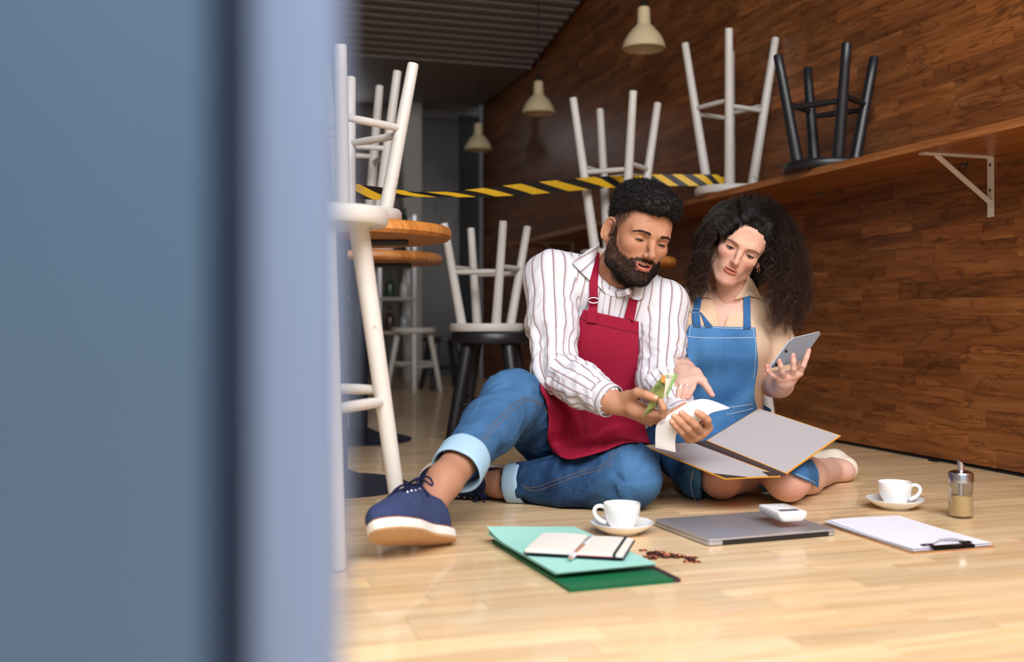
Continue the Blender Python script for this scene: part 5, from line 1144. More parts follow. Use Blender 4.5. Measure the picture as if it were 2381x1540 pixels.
    Vh, Qh = Fh.mesh(); Nh = vnormals(Vh, Qh); Vh2 = Vh + Nh * (0.0035 * fbm(Vh * 95, 2) + 0.0015 * vnoise(Vh * 240))[:, None]
    hair = mesh_obj('hair', xf(Vh2, HR, HP, HS), Qh, M_bh, root, True, angle=180)
    n = 6500; pick = rng.choice(len(Vh), n); r0 = Vh[pick] - Nh[pick] * 0.004; ax = Nh[pick] + rng.normal(0, 0.55, (n, 3)); ax /= np.linalg.norm(ax, axis=1, keepdims=True); e1 = np.cross(ax, rng.normal(0, 1, (n, 3))); e1 /= np.linalg.norm(e1, axis=1, keepdims=True); e2 = np.cross(ax, e1)
    tt = np.linspace(0, 1, 12); turns = rng.uniform(1.2, 2.6, n)[:, None]; ph = turns * tt[None] * 2 * math.pi; rad = rng.uniform(0.0018, 0.0036, n)[:, None, None]; hgt = rng.uniform(0.008, 0.015, n)[:, None, None]
    pth = r0[:, None] + ax[:, None] * tt[None, :, None] * hgt + rad * (np.cos(ph)[..., None] * e1[:, None] + np.sin(ph)[..., None] * e2[:, None])
    Vc, Qc = strands(xf(pth.reshape(-1, 3), HR, HP, HS).reshape(pth.shape), np.broadcast_to(np.linspace(0.0009, 0.0004, 12), (n, 12)), 3); tag(mesh_obj('hair_curls', Vc, Qc, M_bh, hair, True), kind='stuff')

    # ---------------------------------------------------------------- shirt
    latx = (shL - shR).normalized(); Ft = Field((-0.02, 2.70, 0.03), (0.60, 3.28, 0.72), 0.0062)
    Ft.ell(P(1405, 800, 2.99), (0.168, 0.112, 0.185), 0); Ft.ell(P(1388, 940, 3.03), (0.158, 0.118, 0.15), 0.06); Ft.ell(P(1385, 1045, 3.075), (0.165, 0.125, 0.10), 0.06)
    Ft.cap(shR + Vector((0.02, 0, 0)), neck + Vector((-0.03, 0.02, 0.005)), 0.062, 0.055, 0.05); Ft.cap(shL + Vector((-0.02, 0, 0)), neck + Vector((0.03, 0.02, 0.0)), 0.062, 0.055, 0.05); Ft.cap(shR, shL, 0.066, 0.066, 0.05)
    nd = (HP + Vector(tuple(HR @ np.array((0, 0.02, -0.05)))) - neck).normalized()
    Ft.cap(neck + nd * 0.012, neck + nd * 0.2, 0.066, 0.10, 0.010, sub=True)
    VTo, QTo = Field.mesh(Ft); torso_tree = bvh(VTo, QTo)
    Fs = Field((-0.06, 2.52, 0.03), (0.60, 3.28, 0.72), 0.0055)
    Fs.ell(P(1405, 800, 2.99), (0.168, 0.112, 0.185), 0); Fs.ell(P(1388, 940, 3.03), (0.158, 0.118, 0.15), 0.06); Fs.ell(P(1385, 1045, 3.075), (0.165, 0.125, 0.10), 0.06)
    Fs.cap(shR + Vector((0.02, 0, 0)), neck + Vector((-0.03, 0.02, 0.005)), 0.062, 0.055, 0.05); Fs.cap(shL + Vector((-0.02, 0, 0)), neck + Vector((0.03, 0.02, 0.0)), 0.062, 0.055, 0.05); Fs.cap(shR, shL, 0.066, 0.066, 0.05)
    Fs.chain([shR + Vector((-0.008, 0, 0.004)), shR.lerp(elR, 0.5) + Vector((-0.004, 0, 0)), elR + Vector((-0.004, 0.01, 0))], [0.068, 0.064, 0.056], 0.03); Fs.chain([elR, elR.lerp(wrR, 0.45), elR.lerp(wrR, 0.80)], [0.057, 0.052, 0.041], 0.02)
    Fs.chain([shL + Vector((0.004, 0, 0)), shL.lerp(elL, 0.5) + Vector((0.006, 0, 0)), elL], [0.064, 0.058, 0.052], 0.03); Fs.chain([elL, elL.lerp(wrL, 0.5), elL.lerp(wrL, 0.82)], [0.052, 0.046, 0.040], 0.02)
    Fs.cap(neck + nd * 0.012, neck + nd * 0.2, 0.066, 0.10, 0.010, sub=True)
    V, Q = Fs.mesh(); N_ = vnormals(V, Q)
    bones = [(Vector((0.25, 3.08, 0.1)), neck), (shR, elR), (elR, wrR), (shL, elL), (elL, wrL)]; D, Tt, An = bonecoord(V, bones)
    D2 = D.copy(); D2[:, 0] -= 0.115; lab = np.argmin(D2 - np.array((0, 0.055, 0.05, 0.055, 0.05)) * 1.0, 1); lab = np.where((lab == 0), 0, lab)
    armdir = np.array([tuple((b - a).normalized()) for a, b in bones])[lab]; isarm = lab > 0
    # folds: rings around the bent sleeves, long drapes on the body
    t_ = np.take_along_axis(Tt, lab[:, None], 1)[:, 0]; an = np.take_along_axis(An, lab[:, None], 1)[:, 0]
    q = np.stack([t_ * 7.0 + 0.9 * np.sin(an + lab), 1.6 * np.cos(an) + lab * 7, 1.6 * np.sin(an)], 1); r1 = 1 - np.abs(vnoise(q) + 0.45 * vnoise(q * 2.3 + 3)) * 1.7
    q2 = np.stack([V @ np.array(tuple(latx)) * 16, V[:, 1] * 10, V[:, 2] * 4.5 + V[:, 0] * 5], 1); r2 = 1 - np.abs(vnoise(q2) + 0.4 * vnoise(q2 * 2.1)) * 1.7
    amp = np.where(isarm, 0.0030 + 0.006 * np.where((lab == 1) | (lab == 3), smooth01(t_, 0.15, 0.8), 1.0), 0.0055); V = V + N_ * (np.where(isarm, r1, r2) * amp)[:, None]; V = relax(V, Q, 1, 0.35)
    su = (V - np.array(tuple(neck))) @ np.array(tuple(latx)); la = np.argmin((D2 - np.array((9, 0.055, 0.05, 0.055, 0.05)))[:, 1:], 1) + 1; sa = np.take_along_axis(An, la[:, None], 1)[:, 0] * 0.058 + la * 0.0091
    dd = D2 - np.array((0, 0.055, 0.05, 0.055, 0.05)); am = np.clip(0.5 + (dd[:, 0] - dd[:, 1:].min(1)) * 40, 0, 1)
    NS = NT('striped_shirt_cotton'); at = NS.n('ShaderNodeAttribute'); at.attribute_name = 'su'; at2 = NS.n('ShaderNodeAttribute'); at2.attribute_name = 'sa'; at3 = NS.n('ShaderNodeAttribute'); at3.attribute_name = 'am'; gt = NS.math('GREATER_THAN', at3.outputs['Fac'], 0.5)
    sel = NS.math('ADD', NS.math('MULTIPLY', at.outputs['Fac'], NS.math('SUBTRACT', 1.0, gt)), NS.math('MULTIPLY', at2.outputs['Fac'], gt)); fr = NS.math('FRACT', NS.math('MULTIPLY', sel, 1 / 0.0235))
    band = NS.math('MULTIPLY', NS.math('GREATER_THAN', fr, 0.40), NS.math('LESS_THAN', fr, 0.555)); line = NS.math('MULTIPLY', NS.math('GREATER_THAN', fr, 0.63), NS.math('LESS_THAN', fr, 0.665)); tcs = NS.n('ShaderNodeTexCoord').outputs['Object']
    c0 = NS.mix(NS.noise(tcs, 800, 2), lin((204, 204, 214)), lin((218, 218, 226))); c1 = NS.mix(band, c0, lin((150, 128, 132))); c2 = NS.mix(line, c1, lin((172, 152, 156)))
    NS.l(c2, NS.b.inputs['Base Color']); NS.set(Roughness=0.85); NS.b.inputs['Specular IOR Level'].default_value = 0.2; NS.bump(NS.noise(tcs, 900, 2), 0.15, 0.0005)
    shirt = mesh_obj('shirt', V, Q, NS.m, root, True, angle=180); add_f(shirt, 'su', su); add_f(shirt, 'sa', sa); add_f(shirt, 'am', am)
    shirt_tree = bvh(V, Q)
    # cuffs of the sleeves
    def sleeve_cuff(el, wr, r, t0, t1, name='cuff'):
        a, b = el.lerp(wr, t0), el.lerp(wr, t1); m_ = MB(); ax = (b - a); L = ax.length
        m_.lathe([(r * 0.93, 0.004), (r * 1.02, 0.0), (r * 1.03, 0.01), (r * 0.99, L - 0.004), (r * 0.985, L), (r * 0.93, L), (r * 0.92, L - 0.01), (r * 0.90, 0.012)], 40, a, ax.normalized(), close=True)
        c = obj(name, m_, NS.m, shirt); vv = np.array(m_.v); Dc, Tc, Ac = bonecoord(vv, [(el, wr)]); add_f(c, 'su', np.full(len(vv), 0.0) + Tc[:, 0] * (wr - el).length + 0.004); return c
    sleeve_cuff(elR, wrR, 0.0445, 0.72, 0.95); sleeve_cuff(elL, wrL, 0.0435, 0.76, 0.95)
    m_ = MB(); cb = P(1375, 939, 2.655); m_.lathe([(0, 0), (0.0055, 0), (0.006, 0.001), (0.0055, 0.002), (0.003, 0.0016), (0, 0.0016)], 16, cb - Vector((0, 0.004, 0)), (0, -1, 0.1)); obj('button', m_, plain('pearl_button', (226, 216, 206), 0.25), shirt)
    # collar: two flaps, placket
    hv, hq = xf(Vl, HR, HP, HS), hd_Q; neck_tree = bvh(hv, hq)
    def patch(name, top, bot, left, right, n, m, off, trees, mat, thick, parent, smooth=4, stripe=None, lift=None):
        G = coons(top, bot, left, right, n, m); Gr = drape(G, trees, off, smooth, lift); m_ = MB(); m_.sheet(Gr, thick); o = obj(name, m_, mat, parent)
        if stripe is not None:
            vals = [stripe[0] * (j / n) + stripe[1] * (i / m) for i in range(m + 1) for j in range(n + 1)]; add_f(o, 'su', vals + vals)
        return o
    patch('collar', [(1394, 563), (1360, 588), (1331, 611)], [(1384, 604), (1377, 630), (1371, 652)], [(1394, 563), (1390, 585), (1384, 604)], [(1331, 611), (1350, 632), (1371, 652)], 12, 8, 0.012, [shirt_tree], NS.m, 0.002, shirt, 6, (0.012, 0.045))
    patch('collar', [(1462, 678), (1478, 664), (1492, 648)], [(1466, 694), (1484, 698), (1500, 690)], [(1462, 678), (1463, 686), (1466, 694)], [(1492, 648), (1500, 668), (1500, 690)], 8, 8, 0.012, [shirt_tree], NS.m, 0.002, shirt, 6, (0.03, 0.01))
    patch('collar_stand', [(1388, 652), (1412, 672), (1440, 678), (1466, 668)], [(1390, 664), (1414, 686), (1442, 690), (1470, 682)], [(1388, 652), (1390, 664)], [(1466, 668), (1470, 682)], 14, 4, 0.006, [shirt_tree, neck_tree], NS.m, 0.002, shirt, 4, (0.06, 0.0))
    patch('placket', [(1408, 682), (1432, 688)], [(1400, 740), (1424, 745)], [(1408, 682), (1400, 740)], [(1432, 688), (1424, 745)], 4, 10, 0.004, [shirt_tree], NS.m, 0.002, shirt, 4, (0.02, 0.0))
    # ---------------------------------------------------------------- jeans
    Fj = Field((-0.16, 2.28, -0.004), (0.54, 3.26, 0.44), 0.0058)
    Fj.ell((0.247, 3.08, 0.115), (0.172, 0.135, 0.112), 0); Fj.cap(hipR, knR, 0.098, 0.074, 0.05); Fj.chain([knR, knR.lerp(anR, 0.35), knR.lerp(anR, 0.72)], [0.072, 0.066, 0.054], 0.035)
    Fj.cap(hipL, knL, 0.100, 0.080, 0.05); Fj.chain([knL + Vector((0.004, 0, 0)), knL.lerp(anL, 0.4) + Vector((0, 0, -0.006)), knL.lerp(anL, 0.86)], [0.081, 0.074, 0.050], 0.035)
    Fj.func((-0.16, 2.28, -0.01), (0.54, 3.26, 0.006), lambda x, y, z: (z - 0.0015) + 0 * x + 0 * y, 0.004, sub=True)
    V, Q = Fj.mesh(); N_ = vnormals(V, Q); bones = [(hipR, knR), (knR, anR), (hipL, knL), (knL, anL)]; D, Tt, An = bonecoord(V, bones); lab = np.argmin(D, 1); t_ = np.take_along_axis(Tt, lab[:, None], 1)[:, 0]; an = np.take_along_axis(An, lab[:, None], 1)[:, 0]
    bend = np.exp(-(np.minimum(np.linalg.norm(V - np.array(tuple(knR)), axis=1), np.linalg.norm(V - np.array(tuple(knL)), axis=1)) / 0.10) ** 2)
    q = np.stack([t_ * 8 + 0.8 * np.sin(an + lab), 1.5 * np.cos(an) + lab * 5, 1.5 * np.sin(an)], 1); r1 = 1 - np.abs(vnoise(q) + 0.4 * vnoise(q * 2.2 + 5)) * 1.8
    hipf = np.exp(-(np.linalg.norm(V - np.array((0.12, 2.92, 0.18)), axis=1) / 0.11) ** 2)
    V = V + N_ * (r1 * (0.0030 + 0.004 * bend + 0.007 * hipf + 0.003 * (t_ > 0.75) * ((lab == 1) | (lab == 3))))[:, None]; V[:, 2] = np.maximum(V[:, 2], 0.0008); V = relax(V, Q, 1, 0.3)
    kR, kL = np.array(tuple(knR)), np.array(tuple(knL)); lowf = np.array(tuple(knR.lerp(anR, 0.5)))
    fade = 0.16 + 0.36 * np.exp(-(np.linalg.norm(V - (kR + np.array((-0.03, -0.06, 0.04))), axis=1) / 0.12) ** 2) + 0.48 * np.exp(-(np.linalg.norm(V - (kL + np.array((0.03, -0.07, 0.03))), axis=1) / 0.085) ** 2) + 0.22 * np.exp(-(np.linalg.norm(V - (lowf + np.array((-0.02, -0.05, 0.03))), axis=1) / 0.16) ** 2) - 0.12 * np.exp(-(np.linalg.norm(V - np.array((0.14, 2.78, 0.04)), axis=1) / 0.12) ** 2) + 0.10 * r1
    M_den = denim_mat('blue_denim', (12, 36, 74), (84, 134, 184)); jeans = mesh_obj('jeans', V, Q, M_den, root, True, angle=180); add_f(jeans, 'fade', np.clip(fade, 0, 1)); jeans_tree = bvh(V, Q)
    M_dl = cloth_mat('denim_inside', (160, 194, 220), 0.9, 700, 0.12)
    def leg_cuff(kn, an_, t0, t1, r, tilt=Vector((0, 0, 0)), orange=None):
        a, b = kn.lerp(an_, t0), kn.lerp(an_, t1); ax = (b - a + tilt); L = ax.length; m_ = MB(); n = 48; prof = [(0.985, 0.0), (1.03, 0.002), (1.055, 0.010), (1.06, L - 0.010), (1.04, L - 0.002), (1.0, L), (0.965, L - 0.003), (0.94, L - 0.014), (0.93, 0.006)]
        m_.lathe([(r * p_, z_) for p_, z_ in prof], n, a, ax.normalized(), close=True); vv = np.array(m_.v); qn = vv * 26; vv = vv + 0.0022 * np.stack([vnoise(qn), vnoise(qn + 9), vnoise(qn + 21)], 1); vv[:, 2] = np.maximum(vv[:, 2], 0.001); return mesh_obj('leg_cuff', vv, m_.f, M_dl, jeans, True, angle=180)
    leg_cuff(knR, anR, 0.71, 0.87, 0.0595, Vector((0.004, 0.0, -0.006))); leg_cuff(knL, anL, 0.80, 0.93, 0.0535)
    M_st = plain('seam_thread', (104, 92, 92), 0.8)
    for line_ in ([(1092, 1062), (1112, 1032), (1142, 992), (1178, 955), (1208, 932), (1232, 925), (1258, 942), (1274, 962)], [(1212, 1128), (1240, 1135), (1290, 1118), (1345, 1098), (1390, 1086), (1412, 1074), (1424, 1050), (1438, 1032)]):
        for dx in (0, 9):
            obj('seam', ptube([(a + dx * 0.7, b + dx * 0.75) for a, b in line_], jeans_tree, 0.0005, 0.0010, 5), M_st, jeans)
    # ---------------------------------------------------------------- apron
    M_ap = cloth_mat('crimson_cotton', (140, 12, 46), 0.8, 1200, 0.10, 0.15)
    G = coons([(1357, 720), (1420, 734), (1485, 748)], [(1286, 1052), (1325, 1068), (1400, 1050), (1455, 1030), (1511, 1030)], [(1357, 720), (1332, 774), (1305, 830), (1262, 878), (1258, 905), (1272, 940), (1276, 985), (1273, 1020), (1286, 1052)], [(1485, 748), (1485, 830), (1482, 890), (1488, 940), (1498, 985), (1511, 1030)], 44, 60)
    m, n = G.shape[:2]; vv_, uu_ = np.mgrid[0:m, 0:n]; uu_ = uu_ / (n - 1); vv_ = vv_ / (m - 1); low = np.clip((vv_ - 0.5) / 0.5, 0, 1)
    wav = 0.016 * low * np.sin(uu_ * 8 + vv_ * 5.0 + 0.6) + 0.010 * np.exp(-((uu_ - 0.25 - 0.25 * low) / 0.05) ** 2) * low + 0.006 * low * np.sin(uu_ * 21 + vv_ * 6) + 0.004 * (1 - low) * np.sin(uu_ * 5 + vv_ * 4)
    Gr = drape(G, [torso_tree, jeans_tree], 0.012, 14, 0.010 * low + wav + 0.012)
    m_ = MB(); m_.sheet(Gr, 0.0022); apron = obj('apron', m_, M_ap, root, angle=180); apron_tree = bvh(np.array(m_.v), [q for q in m_.f if len(q) == 4])
    def strap(ptsL, ptsR, trees, off, name='strap', sm=3):
        G = coons([ptsL[0], ptsR[0]], [ptsL[-1], ptsR[-1]], ptsL, ptsR, 4, 24); m_ = MB(); m_.sheet(drape(G, trees, off, sm), 0.002); return obj(name, m_, M_ap, apron)
    strap([(1389, 584), (1379, 620), (1371, 655), (1370, 697), (1364, 749)], [(1394, 590), (1391, 640), (1390, 660), (1390, 689), (1388, 752)], [shirt_tree, neck_tree, apron_tree], 0.007)
    strap([(1471, 668), (1468, 676), (1460, 705), (1451, 738)], [(1491, 660), (1489, 670), (1482, 705), (1474, 747)], [shirt_tree, apron_tree], 0.007)
    bk = P(1380, 699, (cast(shirt_tree, 1380, 699) or 2.9) - 0.013); m_ = MB(); m_.tube([bk + Vector((0.0135 * math.cos(a) * (1 if abs(math.cos(a)) < .8 else 1), -0.001, 0.0075 * math.sin(a))) for a in np.linspace(0, 2 * math.pi, 25)[:-1]], 0.0018, 8, closed=True); obj('strap_buckle', m_, M_chrome, apron)
    obj('hem_stitch', ptube([(1350, 742), (1400, 757), (1440, 766), (1484, 776)], apron_tree, 0.0004, 0.0010, 5), plain('crimson_thread', (104, 8, 34), 0.8), apron)
    # ---------------------------------------------------------------- shoes
    SM = dict(upper=cloth_mat('navy_suede', (52, 64, 102), 0.9, 500, 0.14, 0.2), sole=plain('white_rubber', (232, 230, 226), 0.5, var=0.03), out=plain('tan_outsole', (196, 160, 122), 0.7, var=0.12, scale=60), welt=plain('brown_welt', (142, 84, 52), 0.6), lace=cloth_mat('navy_lace', (22, 28, 62), 0.9, 900))
    SM2 = dict(SM, upper=cloth_mat('navy_suede_shaded', (30, 36, 62), 0.9, 500, 0.14, 0.2))  # same suede darkened: the rear shoe's shade is put into its colour
    iv = Vector((0.84, -0.5, 0)); ph = math.radians(24)
    shoe(root, P(1048, 1266, 2.30), Vector((-0.47, -0.82, 0.24)), Vector((0, 0, 1)) * math.cos(ph) - iv * math.sin(ph), SM)
    shoe(root, Vector((0.012, 2.965, 0.052)), Vector((-0.97, -0.10, 0.02)), Vector((0.0, -0.95, -0.22)), SM2)
    return dict(shirt=shirt_tree, jeans=jeans_tree, apron=apron_tree, hR=hR, tR=tR, hL=hL)
MAN = build_man()
# ================================================================== what the man holds: banknote and receipt
def receipt():
    L_ = [(1524, 1041), (1524, 1012), (1527, 989), (1544, 972), (1585, 946), (1616, 931), (1648, 930), (1694, 947)]; R_ = [(1571, 1052), (1570, 1030), (1574, 1008), (1590, 998), (1620, 985), (1640, 972), (1655, 960), (1696, 950)]
    dep = [2.600, 2.592, 2.584, 2.578, 2.572, 2.574, 2.582, 2.600]
    G = []; n = 8; k = 49; A = bez([Vector((a, b, 0)) for a, b in L_], 7); B = bez([Vector((a, b, 0)) for a, b in R_], 7); D = np.interp(np.linspace(0, 7, len(A)), range(8), dep)
    for a, b, d in zip(A, B, D):
        G.append([P(a.x + (b.x - a.x) * j / n, a.y + (b.y - a.y) * j / n, d - 0.004 * math.sin(j / n * math.pi) + 0.010 * (0.5 - j / n)) for j in range(n + 1)])
    m_ = MB(); m_.sheet(G, 0.0004)
    Np = plain('thermal_paper', (236, 234, 234), 0.7, var=0.01); tag(obj('receipt', m_, Np), 'long curled white till receipt held in the fingers of the man in the crimson apron', 'receipt')
receipt()
def banknote():
    Ng = NT('banknote_front'); tc = Ng.n('ShaderNodeTexCoord').outputs['Object']; a = Ng.noise(tc, 60, 3, 0.6, 0.6); b = Ng.noise(tc, 22, 2)
    c = Ng.ramp(Ng.math('ADD', Ng.math('MULTIPLY', a, 0.5), Ng.math('MULTIPLY', b, 0.5)), [(0.36, lin((70, 88, 50))), (0.5, lin((128, 140, 74))), (0.62, lin((158, 160, 92)))]); Ng.l(c, Ng.b.inputs['Base Color']); Ng.set(Roughness=0.6)
    Ml = plain('banknote_back', (226, 224, 206), 0.6, var=0.04, scale=90)
    t = thing('banknote', P(1530, 965, 2.56), 'folded green euro banknote marked 100, pinched between thumb and fingers', 'banknote')
    # front leaf (olive), pinched: bottom tip, outer edge, top
    Lf = [(1542, 873), (1528, 889), (1512, 912), (1508, 940), (1493, 972)]; Rg = [(1546, 876), (1547, 892), (1544, 912), (1538, 935), (1494, 973)]
    A = bez([Vector((*p, 0)) for p in Lf], 6); B = bez([Vector((*p, 0)) for p in Rg], 6); G = []
    for i, (p, q) in enumerate(zip(A, B)):
        v = i / (len(A) - 1); d0 = 2.545 + 0.012 * v; G.append([P(p.x + (q.x - p.x) * j / 6, p.y + (q.y - p.y) * j / 6, d0 + 0.012 * j / 6 - 0.005 * math.sin(j / 6 * math.pi)) for j in range(7)])
    m_ = MB(); m_.sheet(G, 0.0003); obj('note_leaf', m_, Ng.m, t)
    # back leaf: pale with a green edge, seen to the right of the fold
    q4 = [P(1543, 866, 2.560), P(1575, 871, 2.578), P(1551, 924, 2.582), P(1536, 921, 2.562)]
    def bl(u, v): return q4[0] * (1 - u) * (1 - v) + q4[1] * u * (1 - v) + q4[2] * u * v + q4[3] * (1 - u) * v
    m_ = MB(); m_.sheet([[bl(j / 6, i / 8) for j in range(7)] for i in range(9)], 0.0003); obj('note_leaf', m_, Ml, t)
    m_ = MB(); m_.sheet([[bl(0.80 + 0.2 * j / 2, i / 8) + Vector((0, -0.0006, 0)) for j in range(3)] for i in range(9)], 0.0003); obj('green_edge', m_, plain('note_green', (128, 190, 98), 0.6), t)
    # orange cap of the fold
    m_ = MB(); m_.sheet([[P(1538 + 9 * j / 3 - 1.5 * i / 4, 871 + 17 * i / 4 + j, 2.5435 + 0.004 * j / 3) for j in range(4)] for i in range(5)], 0.0003); obj('orange_print', m_, plain('note_orange', (214, 138, 66), 0.6), t)
    # figure 100, upside down on the pale leaf
    cu = bpy.data.curves.new('figure', 'FONT'); cu.body = '100'; cu.size = 1.0; cu.extrude = 0.01; cu.align_x = 'CENTER'; cu.align_y = 'CENTER'; tmp = bpy.data.objects.new('figure', cu); COL.objects.link(tmp)
    dg = bpy.context.evaluated_depsgraph_get(); me = bpy.data.meshes.new_from_object(tmp.evaluated_get(dg)); V = np.array([v.co[:] for v in me.vertices]); Fc = [tuple(p.vertices) for p in me.polygons]; bpy.data.objects.remove(tmp); bpy.data.curves.remove(cu); bpy.data.meshes.remove(me)
    ex = (q4[1] - q4[0]).normalized(); ey = (q4[3] - q4[0]); ey = (ey - ex * ey.dot(ex)).normalized(); nz_ = ex.cross(ey)
    if nz_.y > 0: nz_ = -nz_
    o_ = bl(0.40, 0.14) + nz_ * 0.0006; S = 0.0125; VV = [o_ - ex * v[0] * S * 0.9 + ey * v[1] * S * 1.0 + nz_ * v[2] * S for v in V]
    mesh_obj('figure', [tuple(v) for v in VV], Fc, plain('note_ink_green', (24, 70, 58), 0.6), t, False)
    # small serial line along the edge, and the J-like mark on the olive leaf
    for k in range(14):
        p = bl(0.70, 0.10 + 0.058 * k); m_ = MB(); m_.box(p + nz_ * 0.0006, (0.0022, 0.0004, 0.0022)); obj('serial_mark', m_, plain('note_ink_grey', (120, 130, 112), 0.6) if k == 0 else bpy.data.materials['note_ink_grey'], t, False)
    m_ = MB(); m_.tube([P(1534, 887, 2.540), P(1536, 890, 2.540), P(1531, 897, 2.5405), P(1530, 901, 2.541), P(1533, 902, 2.541)], 0.0012, 6); obj('green_print', m_, plain('note_green_dark', (52, 120, 56), 0.6), t)
banknote()
# ================================================================== the woman
def build_woman():
    root = thing('person', (0.62, 3.18, 0.0), 'person in beige shirt and blue denim apron with long dark curls, sitting on folded legs', 'person')
    HP = Vector((0.661, 3.03, 0.7088)); HR = np.array([[0.9018, 0.174, 0.3955], [-0.0564, 0.9549, -0.2915], [-0.4284, 0.2406, 0.871]]); HS = 0.93
    neck = P(1698, 694, 3.115); shR, shL = P(1604, 712, 3.12), P(1796, 735, 3.17); elR, wrR = P(1577, 850, 3.00), P(1589, 868, 2.80); elL, wrL = P(1800, 892, 3.13), P(1818, 893, 2.955)
    hipR, hipL = Vector((0.535, 3.17, 0.125)), Vector((0.695, 3.22, 0.135)); knR, knL = P(1676, 1110, 2.87), P(1830, 1115, 2.805); anR, anL = Vector((0.90, 3.16, 0.05)), P(1936, 1094, 3.19)
    nl = (np.array(tuple(neck - HP)) @ HR) / HS; Pn = lambda L: [P(*q) for q in L]
    Fd = head_field(0.0017, 'w', nl); V, Q = Fd.mesh(); V = relax(V, Q, 1, 0.4); x, y, z = V.T; N_ = vnormals(V, Q); Vl, Ql = V, Q
    skin = linc((208, 162, 142)); C = np.tile(skin, (len(V), 1))
    blush = np.exp(-((np.abs(x) - 0.040) / 0.018) ** 2 - ((z + 0.028) / 0.020) ** 2) * smooth01(-y, 0.04, 0.06); C = C * (1 - 0.45 * blush[:, None]) + 0.45 * blush[:, None] * linc((206, 132, 116))
    nose = np.exp(-(np.linalg.norm(V - np.array((0, -0.112, -0.032)), axis=1) / 0.016) ** 2); C = C * (1 - 0.4 * nose[:, None]) + 0.4 * nose[:, None] * linc((206, 136, 120))
    ux = np.abs(x); lip = smooth01(0.0235 - ux, 0, 0.004) * smooth01(-y, 0.0805, 0.0835) * smooth01(z, -0.0765, -0.0735) * smooth01(-0.0540 - z - 0.10 * ux, -0.001, 0.0015); C = C * (1 - 0.85 * lip[:, None]) + 0.85 * lip[:, None] * linc((186, 100, 90))
    inner = smooth01(0.018 - ux, 0, 0.003) * (1 - smooth01(-y, 0.083, 0.088)) * smooth01(z, -0.066, -0.064) * smooth01(-0.0600 - z, 0, 0.001) * smooth01(-y, 0.06, 0.07); C = C * (1 - inner[:, None]) + inner[:, None] * linc((90, 30, 28))
    eyesh = np.exp(-((ux - 0.0325) / 0.014) ** 2 - ((z - 0.006) / 0.010) ** 2) * smooth01(-y, 0.06, 0.07); C = C * (1 - 0.22 * eyesh[:, None]) + 0.22 * eyesh[:, None] * linc((160, 104, 90))
    hd = (xf(V, HR, HP, HS), Q, C)
    hR = [Pn([(1616, 882, 2.735), (1611, 901, 2.712), (1604, 915, 2.700), (1599, 924, 2.694)]), Pn([(1599, 888, 2.728), (1593, 910, 2.706), (1589, 924, 2.695), (1586, 935, 2.690)]), Pn([(1586, 890, 2.730), (1579, 909, 2.710), (1577, 924, 2.700), (1576, 937, 2.696)]), Pn([(1576, 891, 2.738), (1566, 909, 2.722), (1561, 921, 2.714), (1556, 932, 2.708)])]
    tR = Pn([(1616, 870, 2.765), (1634, 887, 2.735), (1646, 904, 2.722), (1655, 918, 2.716)])
    VR, QR = hand(wrR, elR.lerp(wrR, 0.1), hR, tR, fr=(0.0085, 0.0066), palm_r=0.0118, wr=(0.031, 0.0235), flat=(1, 0, 0))
    hL = [Pn([(1859, 868, 2.905), (1868, 850, 2.885), (1875, 832, 2.880), (1880, 817, 2.884)]), Pn([(1843, 875, 2.900), (1845, 857, 2.876), (1845, 841, 2.868), (1844, 828, 2.870)]), Pn([(1825, 878, 2.900), (1819, 864, 2.872), (1815, 851, 2.862), (1812, 841, 2.862)]), Pn([(1809, 879, 2.905), (1793, 872, 2.876), (1785, 862, 2.864), (1783, 852, 2.862)])]
    tL = Pn([(1836, 880, 2.940), (1847, 866, 2.958), (1852, 850, 2.968), (1858, 836, 2.970)])
    VL, QL = hand(wrL, elL.lerp(wrL, 0.0), hL, tL, fr=(0.0087, 0.0070), palm_r=0.0122, wr=(0.0385, 0.026), fleshy=[(P(1826, 886, 2.92), (0.026, 0.018, 0.022))])
    def hcol(V_, base, tips, red):
        c = np.tile(linc(base), (len(V_), 1)); w_ = np.zeros(len(V_))
        for p in tips: w_ = np.maximum(w_, np.exp(-(np.linalg.norm(V_ - np.array(tuple(p)), axis=1) / 0.013) ** 2))
        return c * (1 - 0.6 * w_[:, None]) + 0.6 * w_[:, None] * linc(red)
    CR = hcol(VR, (212, 172, 156), [f_[3] for f_ in hR] + [tR[3]], (214, 130, 116)); CL = hcol(VL, (214, 174, 158), [f_[3] for f_ in hL] + [f_[0] for f_ in hL], (214, 132, 116))
    # chest and bare legs
    def torso(Fx, g):
        Fx.ell(P(1690, 815, 3.135), (0.138 + g, 0.098 + g, 0.16), 0); Fx.ell(P(1672, 950, 3.17), (0.122 + g, 0.098 + g, 0.15), 0.06); Fx.ell((0.61, 3.20, 0.13), (0.15 + g, 0.12 + g, 0.11), 0.06)
        for sx, px in ((-1, 1650), (1, 1724)): Fx.ell(P(px, 800, 3.065), (0.058 + g, 0.050 + g, 0.060), 0.05)
        for sh, o_ in ((shR, -0.025), (shL, 0.025)): Fx.cap(sh + Vector((-o_ * 0.5, 0, -0.004)), neck + Vector((o_, 0.015, -0.008)), 0.046 + g, 0.040 + g, 0.05)
    Fc = Field((0.40, 2.92, 0.30), (0.92, 3.34, 0.66), 0.0045); torso(Fc, -0.004); Fc.cap(neck, neck + Vector((0, 0.0, -0.06)), 0.05, 0.05, 0.04)
    Vc, Qc = Fc.mesh(); Cc = np.tile(linc((212, 172, 156)), (len(Vc), 1))
    Fl = Field((0.36, 2.66, -0.004), (1.10, 3.36, 0.36), 0.005)
    for a, b, r0, r1 in ((hipR, knR, 0.072, 0.054), (hipL, knL, 0.072, 0.054)): Fl.cap(a, b, r0, r1, 0.03)
